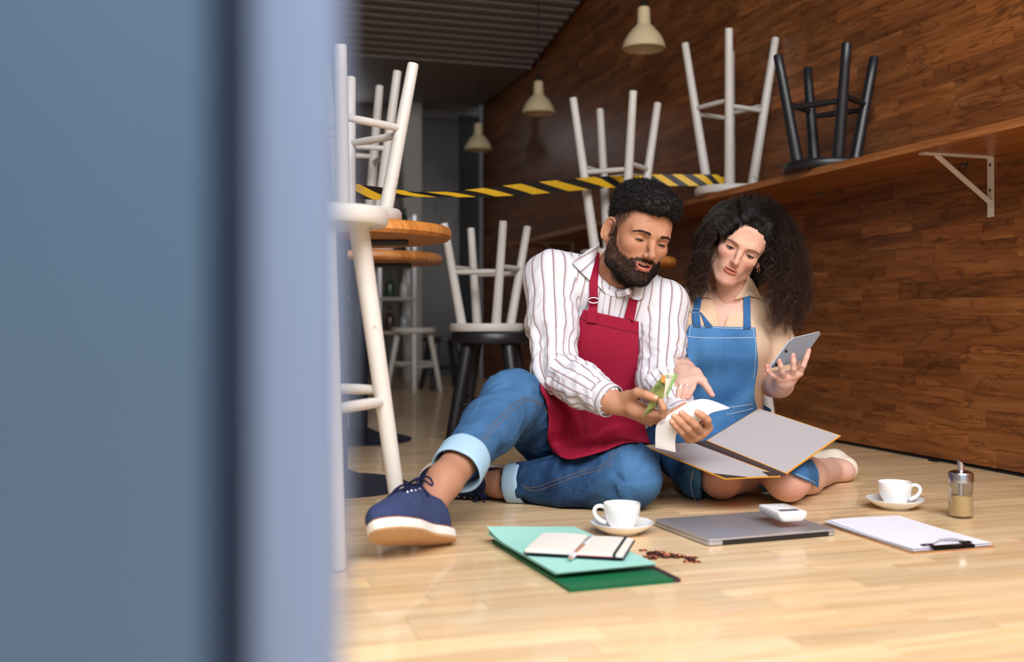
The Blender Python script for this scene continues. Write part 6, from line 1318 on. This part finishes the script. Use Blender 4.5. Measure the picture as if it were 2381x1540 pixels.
    Fl.chain([knR, knR.lerp(anR, 0.4), anR], [0.053, 0.050, 0.036], 0.025); Fl.chain([knL, knL.lerp(anL, 0.4), anL], [0.054, 0.050, 0.036], 0.025)
    for k_ in (knR, knL): Fl.ell(k_ + Vector((0.0, -0.030, 0.0)), (0.045, 0.036, 0.040), 0.03)
    Fl.chain([anL, anL + Vector((0.035, -0.005, 0.0)), anL + Vector((0.03, 0.05, 0.0)), anL + Vector((-0.05, 0.10, 0.0))], [0.034, 0.028, 0.034, 0.030], 0.02); Fl.ell(anL + Vector((-0.005, -0.030, 0.006)), (0.014, 0.010, 0.013), 0.014)
    Fl.func((0.3, 2.6, -0.01), (1.1, 3.36, 0.005), lambda x, y, z: (z - 0.001) + 0 * x + 0 * y, 0.004, sub=True)
    VG, QG = Fl.mesh(); VG = relax(VG, QG, 2); CG = np.tile(linc((212, 172, 156)), (len(VG), 1))
    for k_ in (knR, knL):
        w_ = np.exp(-(np.linalg.norm(VG - np.array(tuple(k_ + Vector((0.01, -0.06, -0.02)))), axis=1) / 0.045) ** 2); CG = CG * (1 - 0.4 * w_[:, None]) + 0.4 * w_[:, None] * linc((200, 124, 108))
    Fa = Field((0.36, 2.75, 0.26), (0.92, 3.32, 0.62), 0.0045); Fa.cap(shR, elR, 0.042, 0.036, 0.02); Fa.cap(elR, elR.lerp(wrR, 0.5), 0.036, 0.032, 0.02); Fa.cap(shL, elL, 0.042, 0.038, 0.02); Fa.cap(elL, elL.lerp(wrL, 0.5), 0.0395, 0.036, 0.02)
    VA, QA = Fa.mesh(); CA = np.tile(linc((208, 166, 148)), (len(VA), 1))
    off = 0; Vs, Qs, Cs = [], [], []
    for v, q, c in (hd, (VR, QR, CR), (VL, QL, CL), (Vc, Qc, Cc), (VG, QG, CG), (VA, QA, CA)): Vs.append(v); Qs.append(q + off); Cs.append(c); off += len(v)
    body = mesh_obj('body', np.concatenate(Vs), np.concatenate(Qs), M_skin, root, True, angle=180); add_col(body, np.concatenate(Cs))
    M_nl = plain('pink_fingernail', (224, 150, 138), 0.25, var=0.02); nails(body, [hL[1], hL[2], hL[3], hL[0]], M_nl, 0.0064, (0, -1, 0.25)); nails(body, [hR[1], hR[2], hR[3], hR[0]], M_nl, 0.0060, (-0.1, -1, 0.35)); nails(body, [tR], M_nl, 0.0068, (0.5, -1, 0.5))
    eyes(body, HR, HP, HS, (-0.28, -0.80, -0.52), (58, 40, 28), 'w'); M_wh = hair_mat('dark_brown_hair', (18, 13, 12), 0.8); brows(body, HR, HP, HS, plain('brow_brown', (84, 58, 48), 0.7), 0.0026, 0.0046, 220, bvh(Vl, Ql), 0.72, 0.0175)
    # jewellery
    def ring(c, ax, r, t, name, par=body, mat=M_chrome): m_ = MB(); m_.lathe([(r + t * math.cos(a), t * math.sin(a)) for a in np.linspace(0, 2 * math.pi, 9)[:-1]], 20, c, ax, close=True); return obj(name, m_, mat, par)
    M_gold = plain('gold', (214, 176, 110), 0.25, 1.0)
    ring(hR[1][0].lerp(hR[1][1], 0.55), hR[1][1] - hR[1][0], 0.0088, 0.0008, 'finger_ring'); rr = ring(hR[2][0].lerp(hR[2][1], 0.62), hR[2][1] - hR[2][0], 0.0086, 0.0008, 'finger_ring')
    m_ = MB(); cst = hR[2][0].lerp(hR[2][1], 0.62) + Vector((-0.001, -0.0098, 0.002)); m_.lathe([(0, -0.002), (0.0018, -0.0012), (0.0030, 0.0006), (0.0020, 0.0016), (0, 0.0016)], 8, cst, (0, -1, 0.2)); obj('ring_stone', m_, plain('clear_stone', (220, 226, 230), 0.05), body)
    ear = Vector(tuple(xf([(0.0825, 0.002, -0.036)], HR, HP, HS)[0])); ring(ear + Vector((0.001, -0.004, -0.006)), (1, 0.35, 0.1), 0.0065, 0.0008, 'earring', body, M_gold)
    nr = Vector(tuple(xf([(-0.0135, -0.1085, -0.034)], HR, HP, HS)[0])); ring(nr, (0.3, 0.2, 1), 0.0032, 0.0006, 'nose_ring', body, M_gold)
    # ---------------------------------------------------------------- shirt
    M_sh = cloth_mat('beige_cotton', (212, 182, 156), 0.85, 1000, 0.05, 0.12)
    Fs = Field((0.38, 2.90, 0.10), (0.94, 3.38, 0.68), 0.0048); torso(Fs, 0.005)
    Fs.chain([shR, shR.lerp(elR, 0.5), shR.lerp(elR, 0.93)], [0.054, 0.055, 0.050], 0.03); Fs.chain([shL, shL.lerp(elL, 0.5) + Vector((0.004, 0, 0)), shL.lerp(elL, 0.82) + Vector((0.006, 0, 0))], [0.054, 0.055, 0.052], 0.03)
    nd = (HP + Vector(tuple(HR @ np.array((0, 0.02, -0.05)))) - neck).normalized(); Fs.cap(neck + nd * 0.010, neck + nd * 0.2, 0.056, 0.09, 0.010, sub=True)
    def vee(x, y, z):
        px = HORX + x / y * FPX; py = HORY - (z - CAMH) / y * FPX; le = np.interp(py, [640, 672, 694, 760], [1644, 1650, 1657, 1673]); re = np.interp(py, [640, 694, 762], [1740, 1708, 1684]); m_ = FPX / 3.05
        return np.maximum(np.maximum((le - px) / m_, (px - re) / m_), np.maximum((py - 764) / m_, y - 3.10))
    Fs.func((0.55, 2.90, 0.44), (0.74, 3.10, 0.68), vee, 0.003, sub=True)
    V, Q = Fs.mesh(); N_ = vnormals(V, Q); bones = [(Vector((0.62, 3.19, 0.15)), neck), (shR, elR), (shL, elL)]; D, Tt, An = bonecoord(V, bones); D[:, 0] -= 0.085; lab = np.argmin(D, 1)
    t_ = np.take_along_axis(Tt, lab[:, None], 1)[:, 0]; an = np.take_along_axis(An, lab[:, None], 1)[:, 0]; q = np.where(lab[:, None] > 0, np.stack([t_ * 4 + np.sin(an), 1.7 * np.cos(an) + lab * 5, 1.7 * np.sin(an)], 1), np.stack([V[:, 0] * 15, V[:, 1] * 10, V[:, 2] * 6 + V[:, 0] * 4], 1)); r1 = 1 - np.abs(vnoise(q) + 0.4 * vnoise(q * 2.2)) * 1.7
    V = V + N_ * (r1 * 0.0042)[:, None]; V = relax(V, Q, 1, 0.4); shirt = mesh_obj('shirt', V, Q, M_sh, root, True, angle=180); sh_tree = bvh(V, Q); hd_tree = bvh(hd[0], hd[1]); chest_tree = bvh(Vc, Qc)
    def sleeve_hem(sh, el, t0, t1, r):
        a, b = sh.lerp(el, t0), sh.lerp(el, t1); ax = b - a; L = ax.length; m_ = MB(); m_.lathe([(r * 0.94, 0.004), (r * 1.0, 0.0), (r * 1.02, 0.006), (r * 1.03, L - 0.004), (r * 1.01, L), (r * 0.96, L - 0.002), (r * 0.93, L * 0.5)], 40, a, ax.normalized(), close=True); vv = np.array(m_.v); vv = vv + 0.002 * np.stack([vnoise(vv * 24), vnoise(vv * 24 + 5), vnoise(vv * 24 + 9)], 1); mesh_obj('sleeve_hem', vv, m_.f, M_sh, shirt, True, angle=180)
    sleeve_hem(shR, elR, 0.84, 1.0, 0.0515); sleeve_hem(shL + Vector((0.005, 0, 0)), elL + Vector((0.005, 0, 0)), 0.72, 0.88, 0.0535)
    def patch(name, top, bot, left, right, n, m, off, trees, mat, thick, parent, smooth=4, lift=None):
        G = coons(top, bot, left, right, n, m); m_ = MB(); m_.sheet(drape(G, trees, off, smooth, lift), thick); return obj(name, m_, mat, parent)
    patch('collar', [(1739, 641), (1752, 656), (1770, 694)], [(1707, 696), (1722, 694), (1741, 689), (1770, 695)], [(1739, 641), (1728, 670), (1707, 696)], [(1770, 694), (1770, 695)], 10, 10, 0.008, [sh_tree, hd_tree, chest_tree], M_sh, 0.002, shirt, 5)
    patch('collar', [(1645, 644), (1650, 660), (1654, 672)], [(1616, 690), (1635, 691), (1656, 694)], [(1645, 644), (1630, 670), (1616, 690)], [(1654, 672), (1656, 684), (1656, 694)], 8, 8, 0.008, [sh_tree, hd_tree, chest_tree], M_sh, 0.002, shirt, 5)
    # ---------------------------------------------------------------- skirt part of the apron round the thighs
    M_dn = denim_mat('apron_denim', (30, 78, 132), (96, 152, 204))
    def fabric(fn, name, par, extra=None):
        V, Q = fn.mesh(); N_ = vnormals(V, Q); q = np.stack([V[:, 0] * 14 + V[:, 2] * 8, V[:, 1] * 14, V[:, 2] * 10], 1); r = 1 - np.abs(vnoise(q) + 0.5 * vnoise(q * 2.1)) * 1.7; V = V + N_ * (r * 0.004)[:, None]; V[:, 2] = np.maximum(V[:, 2], 0.001); V = relax(V, Q, 1, 0.4); o = mesh_obj(name, V, Q, M_dn, par, True, angle=180); add_f(o, 'fade', np.clip(0.30 + 0.22 * r, 0, 1)); return o, bvh(V, Q)
    Fk = Field((0.36, 2.74, -0.004), (0.96, 3.38, 0.34), 0.0055); Fk.ell((0.61, 3.20, 0.13), (0.165, 0.135, 0.115), 0); Fk.cap(hipR + Vector((-0.03, 0, 0)), knR + Vector((-0.045, 0.02, 0.004)), 0.092, 0.072, 0.04); Fk.cap(hipL, hipL.lerp(knL, 0.74) + Vector((0.006, 0, -0.004)), 0.088, 0.066, 0.04)
    cx = F(1618, 1150); Fk.func((cx.x, 2.7, -0.01), (cx.x + 0.10, 2.99, 0.25), lambda x, y, z: np.maximum(np.maximum(-(x - cx.x - 0.25 * (y - 2.88)), x - cx.x - 0.115), y - 2.985 + 0 * z), 0.004, sub=True)
    Fk.func((0.3, 2.7, -0.01), (1.0, 3.4, 0.005), lambda x, y, z: (z - 0.0015) + 0 * x + 0 * y, 0.004, sub=True)
    skirt, sk_tree = fabric(Fk, 'skirt', root)
    M_wt = plain('white_stitch', (196, 208, 224), 0.8)
    obj('hem_stitch', ptube([(1612, 1095), (1606, 1125), (1610, 1150), (1618, 1164)], sk_tree, 0.001, 0.0009, 5), M_wt, skirt)
    # ---------------------------------------------------------------- apron
    G = coons([(1602, 756), (1680, 760), (1756, 762)], [(1516, 1042), (1590, 1058), (1690, 1060), (1802, 1020)], [(1602, 756), (1595, 786), (1598, 830), (1602, 870), (1584, 925), (1545, 972), (1514, 1002), (1516, 1042)], [(1756, 762), (1760, 811), (1762, 850), (1754, 905), (1757, 940), (1774, 975), (1802, 1020)], 44, 54)
    m, n = G.shape[:2]; vv_, uu_ = np.mgrid[0:m, 0:n]; uu_ = uu_ / (n - 1); vv_ = vv_ / (m - 1); low = np.clip((vv_ - 0.45) / 0.55, 0, 1)
    wav = 0.006 * np.sin(vv_ * 16 + uu_ * 5) * np.exp(-((vv_ - 0.62) / 0.14) ** 2) + 0.006 * low * np.sin(uu_ * 8 + vv_ * 9) + 0.003 * np.sin(uu_ * 11 + vv_ * 2)
    Gr = drape(G, [sh_tree, chest_tree, sk_tree], 0.009, 12, wav + 0.010); m_ = MB(); m_.sheet(Gr, 0.0022); apron = obj('apron', m_, M_dn, root, angle=180)
    fd = np.clip(0.42 + 0.16 * np.sin(vv_ * 16 + uu_ * 5) * np.exp(-((vv_ - 0.62) / 0.2) ** 2) + 0.1 * np.sin(uu_ * 7), 0, 1).ravel(); add_f(apron, 'fade', np.r_[fd, fd]); ap_tree = bvh(np.array(m_.v), [q for q in m_.f if len(q) == 4])
    for ln in ([(1599, 783), (1640, 786), (1700, 786), (1757, 785)], [(1606, 759), (1602, 783)], [(1752, 765), (1754, 785)], [(1757, 785), (1757, 830), (1753, 880)], [(1690, 964), (1720, 958), (1752, 950)], [(1692, 948), (1725, 944), (1750, 940)], [(1604, 759), (1680, 763), (1752, 765)]): obj('stitching', ptube(ln, ap_tree, 0.0006, 0.0008, 5), M_wt, apron)
    def strap(a, b, trees, off, name='strap'):
        G = coons([a[0], b[0]], [a[-1], b[-1]], a, b, 4, 18); m_ = MB(); m_.sheet(drape(G, trees, off, 4), 0.002); o = obj(name, m_, M_dn, apron); add_f(o, 'fade', np.full(len(m_.v), 0.22)); return o
    strap([(1617, 688), (1613, 710), (1609, 733), (1612, 758)], [(1633, 688), (1630, 706), (1627, 730), (1630, 760)], [sh_tree, chest_tree, ap_tree], 0.006); strap([(1729, 688), (1729, 725), (1729, 764)], [(1744, 686), (1745, 725), (1746, 764)], [sh_tree, chest_tree, ap_tree], 0.006)
    strap([(1628, 726), (1634, 742), (1640, 760)], [(1630, 727), (1645, 745), (1658, 761)], [sh_tree, chest_tree, ap_tree], 0.005, 'strap_gather')
    bk = P(1617, 723, (cast(sh_tree, 1617, 723) or 3.05) - 0.012); m_ = MB(); m_.tube([bk + Vector((0.0125 * math.cos(a), -0.001, 0.0058 * math.sin(a))) for a in np.linspace(0, 2 * math.pi, 21)[:-1]], 0.0013, 6, closed=True); obj('strap_buckle', m_, M_chrome, apron)
    m_ = MB(); m_.sheet([[P(1752 + 40 * j / 8, 938 + 10 * i / 3 + 14 * (j / 8) ** 2, 3.16 + 0.03 * j / 8 - 0.012 * math.sin(j / 8 * math.pi)) for j in range(9)] for i in range(4)], 0.003); o = obj('apron_tie', m_, M_dn, apron); add_f(o, 'fade', np.full(len(m_.v), 0.05))
    # bright hem on the far thigh
    Gh = coons([(1836, 1096), (1862, 1078), (1886, 1068)], [(1850, 1106), (1880, 1120), (1902, 1134)], [(1836, 1096), (1842, 1102), (1850, 1106)], [(1886, 1068), (1902, 1098), (1902, 1134)], 10, 10); leg_tree = bvh(VG, QG); m_ = MB(); m_.sheet(drape(Gh, [leg_tree, sk_tree], 0.012, 8), 0.003); o = obj('apron_hem', m_, M_dn, apron); add_f(o, 'fade', np.full(len(m_.v), 0.30)); obj('hem_stitch', ptube([(1850, 1102), (1878, 1114), (1896, 1124)], bvh(np.array(m_.v), [q for q in m_.f if len(q) == 4]), 0.0005, 0.0008, 5), M_wt, o)
    # ---------------------------------------------------------------- cream flat shoe
    Fh = Field((0.82, 3.08, 0.0), (1.10, 3.42, 0.13), 0.0035); hl = anL + Vector((0.038, 0.0, 0.0)); Fh.chain([hl + Vector((0.006, 0.012, 0.004)), hl + Vector((-0.015, 0.06, 0.012)), hl + Vector((-0.10, 0.12, 0.006))], [0.037, 0.042, 0.036], 0.02)
    Fh.chain([anL + Vector((-0.02, -0.03, 0.004)), anL + Vector((0.018, -0.014, 0.0))], [0.046, 0.036], 0.006, sub=True); Fh.func((0.8, 3.0, -0.01), (1.1, 3.5, 0.004), lambda x, y, z: (z - 0.001) + 0 * x + 0 * y, 0.003, sub=True)
    V, Q = Fh.mesh(); V = relax(V, Q, 2); shoe_o = mesh_obj('shoe', V, Q, plain('cream_leather', (232, 220, 204), 0.5, var=0.03), root, True, angle=180)
    # ---------------------------------------------------------------- long curly hair
    Fb = Field((-0.15, -0.14, -0.20), (0.17, 0.16, 0.18), 0.004); Fb.ell((0, 0.020, 0.052), (0.084, 0.100, 0.092), 0); Fb.ell((0.02, 0.01, 0.085), (0.075, 0.09, 0.072), 0.03)
    Fb.chain([(0.072, 0.03, 0.06), (0.098, 0.035, -0.02), (0.100, 0.05, -0.10)], [0.04, 0.045, 0.03], 0.03); Fb.chain([(-0.066, 0.03, 0.05), (-0.080, 0.03, -0.02), (-0.075, 0.03, -0.09)], [0.034, 0.032, 0.018], 0.03); Fb.ell((0.01, 0.08, -0.02), (0.085, 0.045, 0.10), 0.03)
    xx, yy, zz = Fb.ax[0][:, None, None], Fb.ax[1][None, :, None], Fb.ax[2][None, None, :]
    fr = (yy + 0.80 * zz + 0.014) + 0.0 * xx; Fb._s((slice(None),) * 3, fr, 0.012)                          # keep what lies behind the hairline
    Vh, Qh = Fb.mesh(); Nh = vnormals(Vh, Qh); Vh = Vh + Nh * (0.004 * fbm(Vh * np.array((120, 60, 30)), 2))[:, None]; hair = mesh_obj('hair', xf(Vh, HR, HP, HS), Qh, M_wh, root, True, angle=180)
    rng = np.random.default_rng(4)
    # guides: control points (px, py, depth) from the scalp to the tips
    GL = [[(1722, 478, 3.00), (1682, 480, 2.985), (1655, 525, 2.975), (1640, 585, 2.985), (1632, 640, 3.00), (1632, 690, 3.01)], [(1722, 470, 3.02), (1672, 476, 3.01), (1640, 525, 3.00), (1624, 590, 3.01), (1614, 650, 3.03), (1606, 700, 3.04)], [(1725, 465, 3.06), (1665, 478, 3.06), (1632, 530, 3.06), (1616, 590, 3.07), (1608, 650, 3.08), (1604, 695, 3.09)], [(1722, 472, 3.03), (1690, 470, 3.00), (1668, 500, 2.972), (1652, 545, 2.968), (1648, 600, 2.98), (1644, 655, 2.995)]]
    GR = [[(1735, 480, 2.985), (1775, 500, 2.955), (1796, 545, 2.950), (1795, 605, 2.975), (1790, 670, 3.00), (1785, 745, 3.02)], [(1738, 472, 3.00), (1790, 490, 2.97), (1822, 545, 2.965), (1830, 610, 2.985), (1825, 690, 3.01), (1812, 770, 3.02)], [(1742, 465, 3.03), (1805, 482, 3.02), (1842, 540, 3.02), (1856, 615, 3.03), (1856, 695, 3.05), (1840, 775, 3.06)], [(1745, 460, 3.07), (1812, 478, 3.08), (1852, 540, 3.10), (1872, 620, 3.11), (1880, 700, 3.12), (1862, 765, 3.12)], [(1745, 460, 3.10), (1800, 478, 3.14), (1840, 545, 3.17), (1855, 620, 3.18), (1860, 700, 3.19), (1845, 760, 3.19)], [(1740, 476, 2.99), (1782, 492, 2.955), (1808, 540, 2.948), (1812, 600, 2.965), (1806, 670, 2.99), (1796, 755, 3.01)]]
    GT = [[(1700, 545, 2.935), (1692, 505, 2.955), (1690, 478, 2.99), (1700, 465, 3.03), (1712, 460, 3.07), (1722, 460, 3.10)], [(1735, 528, 2.925), (1728, 488, 2.945), (1726, 466, 2.985), (1730, 457, 3.03), (1736, 455, 3.07), (1740, 458, 3.10)], [(1762, 532, 2.93), (1768, 490, 2.945), (1770, 466, 2.985), (1768, 456, 3.03), (1764, 453, 3.07), (1760, 456, 3.10)], [(1782, 560, 2.945), (1795, 515, 2.95), (1800, 486, 2.98), (1798, 470, 3.03), (1790, 462, 3.08), (1782, 462, 3.11)]]
    GS = [[(1706, 543, 2.932), (1688, 508, 2.945), (1662, 512, 2.958), (1644, 575, 2.965), (1634, 635, 2.985), (1628, 690, 3.00)], [(1690, 556, 2.938), (1668, 530, 2.950), (1650, 545, 2.960), (1640, 595, 2.968), (1640, 650, 2.985), (1640, 700, 2.995)], [(1722, 534, 2.928), (1705, 495, 2.945), (1670, 492, 2.965), (1640, 545, 2.98), (1622, 620, 3.00), (1612, 690, 3.02)]]
    GQ = [[(1762, 534, 2.930), (1780, 500, 2.940), (1812, 512, 2.945), (1836, 575, 2.96), (1842, 660, 2.99), (1828, 745, 3.01)], [(1778, 552, 2.938), (1796, 520, 2.945), (1818, 545, 2.948), (1826, 605, 2.962), (1818, 690, 2.99), (1800, 765, 3.01)], [(1745, 528, 2.926), (1768, 486, 2.942), (1812, 490, 2.955), (1848, 555, 2.98), (1866, 640, 3.01), (1862, 730, 3.03)], [(1735, 528, 2.926), (1750, 478, 2.95), (1800, 472, 2.98), (1850, 530, 3.01), (1878, 620, 3.04), (1884, 715, 3.06)]]
    def mk(Gs, nl_, per, curl, spread, rad, seg=38, fly=0.0, fqr=(2.6, 5.0), clump=1.0):
        Gs = np.array(Gs, float); paths = []; rads = []
        for _ in range(nl_):
            i, j = rng.integers(0, len(Gs), 2); w_ = rng.random(); g_ = Gs[i] * w_ + Gs[j] * (1 - w_); L = 0.70 + 0.42 * rng.random(); g_ = g_ + rng.normal(0, 1, 3) * np.array((spread, spread * 0.6, spread * 0.0012)) * np.linspace(0.45, 1.1, 6)[:, None]; tt = np.linspace(0, 5, 80); gp = np.stack([np.interp(tt, range(6), g_[:, c]) for c in range(3)], 1)
            for _k in range(26): gp[1:-1] = (gp[:-2] + gp[1:-1] * 2 + gp[2:]) / 4
            gp = np.stack([np.interp(np.linspace(0, 79 * min(L, 1.0), seg), range(80), gp[:, c]) for c in range(3)], 1)
            W_ = np.stack([(gp[:, 0] - HORX) / FPX * gp[:, 2], gp[:, 2], CAMH + (HORY - gp[:, 1]) / FPX * gp[:, 2]], 1); u = np.linspace(0, 1, seg); T = np.gradient(W_, axis=0); T /= np.linalg.norm(T, axis=1, keepdims=True) + 1e-9; e1 = np.cross(T, (0.3, 1, 0.2)); e1 /= np.linalg.norm(e1, axis=1, keepdims=True) + 1e-9; e2 = np.cross(T, e1)
            W_[:, 1] += 0.020 * (1 - smooth01(u, 0, 0.10))
            A = curl * (0.04 + 0.96 * smooth01(u, 0.1, 0.85)) * rng.uniform(0.45, 1.35); fq = rng.uniform(*fqr); p0 = rng.uniform(0, 6.28); hand_ = rng.choice((-1, 1)); ph = p0 + hand_ * 2 * math.pi * fq * u ** 1.25
            c0 = W_ + (np.cos(ph) * A)[:, None] * e1 + (np.sin(ph) * A * 0.85)[:, None] * e2
            for _s in range(per):
                o_ = rng.normal(0, 1, 2) * (0.0022 + 0.0016 * u)[:, None] * clump; fl = rng.normal(0, fly, 2) * u[:, None] ** 2; paths.append(c0 + (o_[:, :1] + fl[:, :1]) * e1 + (o_[:, 1:] + fl[:, 1:]) * e2); rads.append(rad * (0.7 + 0.5 * rng.random()) * (0.35 + 0.65 * smooth01(u, 0, 0.12)) * (1 - 0.72 * u ** 2))
        return np.array(paths), np.array(rads)
    allP, allR = [], []
    for a in (mk(GL, 80, 9, 0.0090, 6, 0.00052), mk(GR, 170, 9, 0.0115, 8, 0.00052), mk(GS, 62, 9, 0.0075, 4, 0.00052), mk(GQ, 100, 9, 0.0100, 5, 0.00052), mk(GT, 60, 9, 0.0014, 5, 0.00052), mk(GL[:3], 26, 2, 0.016, 9, 0.00045, 38, 0.010), mk(GR + GQ, 50, 2, 0.018, 12, 0.00045, 38, 0.012)): allP.append(a[0]); allR.append(a[1])
    Vc, Qc = strands(np.concatenate(allP), np.concatenate(allR), 3); nS = sum(len(p) for p in allP); hl_ = tag(mesh_obj('hair_locks', Vc, Qc, hair_mat('dark_curls', (20, 15, 14), 0.66, (74, 48, 38)), hair, True), kind='stuff'); add_f(hl_, 'tip', np.repeat(np.tile(np.linspace(0, 1, 38) ** 2.2 * 0.8, nS), 3))
    return dict(apron=ap_tree, skirt=sk_tree)
WOM = build_woman()

# ================================================================== folder on her lap, tablet in her hand
def lap_folder():
    def on_plane(px, py, a, b, c):
        n_ = (b - a).cross(c - a); d_ = P(px, py, 1.0) - EYE; return EYE + d_ * ((a - EYE).dot(n_) / d_.dot(n_))
    D, C, A = P(1828, 1102, 2.655), P(1955, 1013, 2.83), P(1642, 1025, 2.835); B = on_plane(1765, 950, D, C, A)
    D2, G_2, A2 = P(1815, 1107, 2.645), P(1685, 1113, 2.605), P(1608, 1029, 2.83); E = on_plane(1498, 1036, D2, G_2, A2)
    t = thing('open_folder', (D + A) / 2 - Vector((0, 0, 0.01)), 'open grey-lined card folder with yellow edges lying across the lap of the woman in denim', 'folder'); t['label'] = 'open card folder with pale grey lining and yellow edges, lying across a lap'
    Mg = plain('pale_grey_lining', (176, 172, 176), 0.7, var=0.03, scale=200); My = plain('ochre_yellow_edge', (226, 160, 52), 0.5); Mb = plain('dark_brown_spine', (62, 48, 48), 0.6)
    def slab(name, q, th, mat, inset=0.0, lift=0.0):
        c = sum(q, Vector((0, 0, 0))) / len(q); n_ = (q[1] - q[0]).cross(q[-1] - q[0]).normalized(); n_ = n_ if n_.z > 0 else -n_; qq = [p + (c - p) * inset + n_ * lift for p in q]
        m_ = MB(); m_.prism(qq, -n_ * th); return obj(name, m_, mat, t, False)
    slab('cover_board', [D, C, B, A], 0.0032, My); slab('lining', [D, C, B, A], 0.0006, Mg, 0.022, 0.0006)
    slab('cover_board', [D2, G_2, E, A2], 0.0032, My)
    slab('lining', [D2.lerp(G_2, 0.05), G_2.lerp(D2, 0.40), G_2.lerp(E, 0.12), E.lerp(G_2, 0.03), A2.lerp(E, 0.03), A2.lerp(D2, 0.02)], 0.0006, Mg, 0.012, 0.0008)
    slab('corner_pocket', [G_2.lerp(D2, 0.42), G_2.lerp(D2, 0.02), G_2.lerp(E, 0.14)], 0.0006, Mb, 0.02, 0.0012)
    slab('corner_pocket', [D2.lerp(G_2, 0.22), D2.lerp(G_2, 0.02), D2.lerp(A2, 0.10), D2.lerp(A2, 0.14).lerp(G_2, 0.14)], 0.0006, Mb, 0.02, 0.0014)
    slab('spine', [D, A, A2, D2], 0.0034, Mb, 0.0, 0.0002)
    slab('spine_fold', [D.lerp(D2, 0.36), A.lerp(A2, 0.36), A.lerp(A2, 0.50), D.lerp(D2, 0.50)], 0.0020, plain('spine_fold_brown', (84, 68, 66), 0.6), 0.0, 0.0012)
lap_folder()
def tablet():
    p0, p1, p2, p3 = P(1790, 858, 2.878), P(1842, 787, 2.905), P(1914, 770, 2.945), P(1862, 843, 2.918); t = thing('tablet_device', (p0 + p3) / 2, 'grey-backed tablet with pale rim held up in the fingers of the hand near the wooden wall', 'tablet'); t['label'] = 'small grey tablet with a pale rim, held up in one hand'
    n_ = (p1 - p0).cross(p3 - p0).normalized(); n_ = n_ if n_.y > 0 else -n_
    def slab(name, q, th, mat, lift, inset=0.0):
        c = sum(q, Vector((0, 0, 0))) / 4; x = (q[1] - q[0]).normalized(); y = (q[3] - q[0]); bm = bmesh.new(); vs = [bm.verts.new(p + (c - p) * inset + n_ * lift) for p in q]; f_ = bm.faces.new(vs); r = bmesh.ops.extrude_face_region(bm, geom=[f_]); bmesh.ops.translate(bm, vec=n_ * th, verts=[v for v in r['geom'] if isinstance(v, bmesh.types.BMVert)])
        bmesh.ops.recalc_face_normals(bm, faces=bm.faces[:]); ed = [e for e in bm.edges if abs((e.verts[0].co - e.verts[1].co).normalized().dot(n_)) > 0.9]; bmesh.ops.bevel(bm, geom=ed, offset=0.008, segments=4, affect='EDGES'); m_ = MB(); m_.frombm(bm); return obj(name, m_, mat, t)
    slab('tablet_back', [p0, p1, p2, p3], 0.0055, plain('tablet_grey_back', (128, 134, 144), 0.4, 0.2, var=0.03), 0.0, 0.03); slab('tablet_rim', [p0, p1, p2, p3], 0.004, plain('tablet_pale_rim', (206, 214, 222), 0.4), 0.0056); slab('screen', [p0, p1, p2, p3], 0.0008, plain('tablet_screen', (30, 32, 38), 0.1), 0.0097, 0.08)
    for u, v in ((0.06, 0.12), (0.5, 0.12)):
        c = p0.lerp(p1, u + 0.05).lerp(p3.lerp(p2, u + 0.05), v) - n_ * 0.0002; m_ = MB(); m_.lathe([(0, -0.001), (0.004, -0.001), (0.0046, 0.0), (0.0046, 0.001), (0, 0.001)], 14, c, -n_); obj('rubber_foot', m_, M_ink, t)
tablet()
# ------------------------------------------------------------------ tidy up
for o in list(COL.objects):
    if '_w' in o: del o['_w']
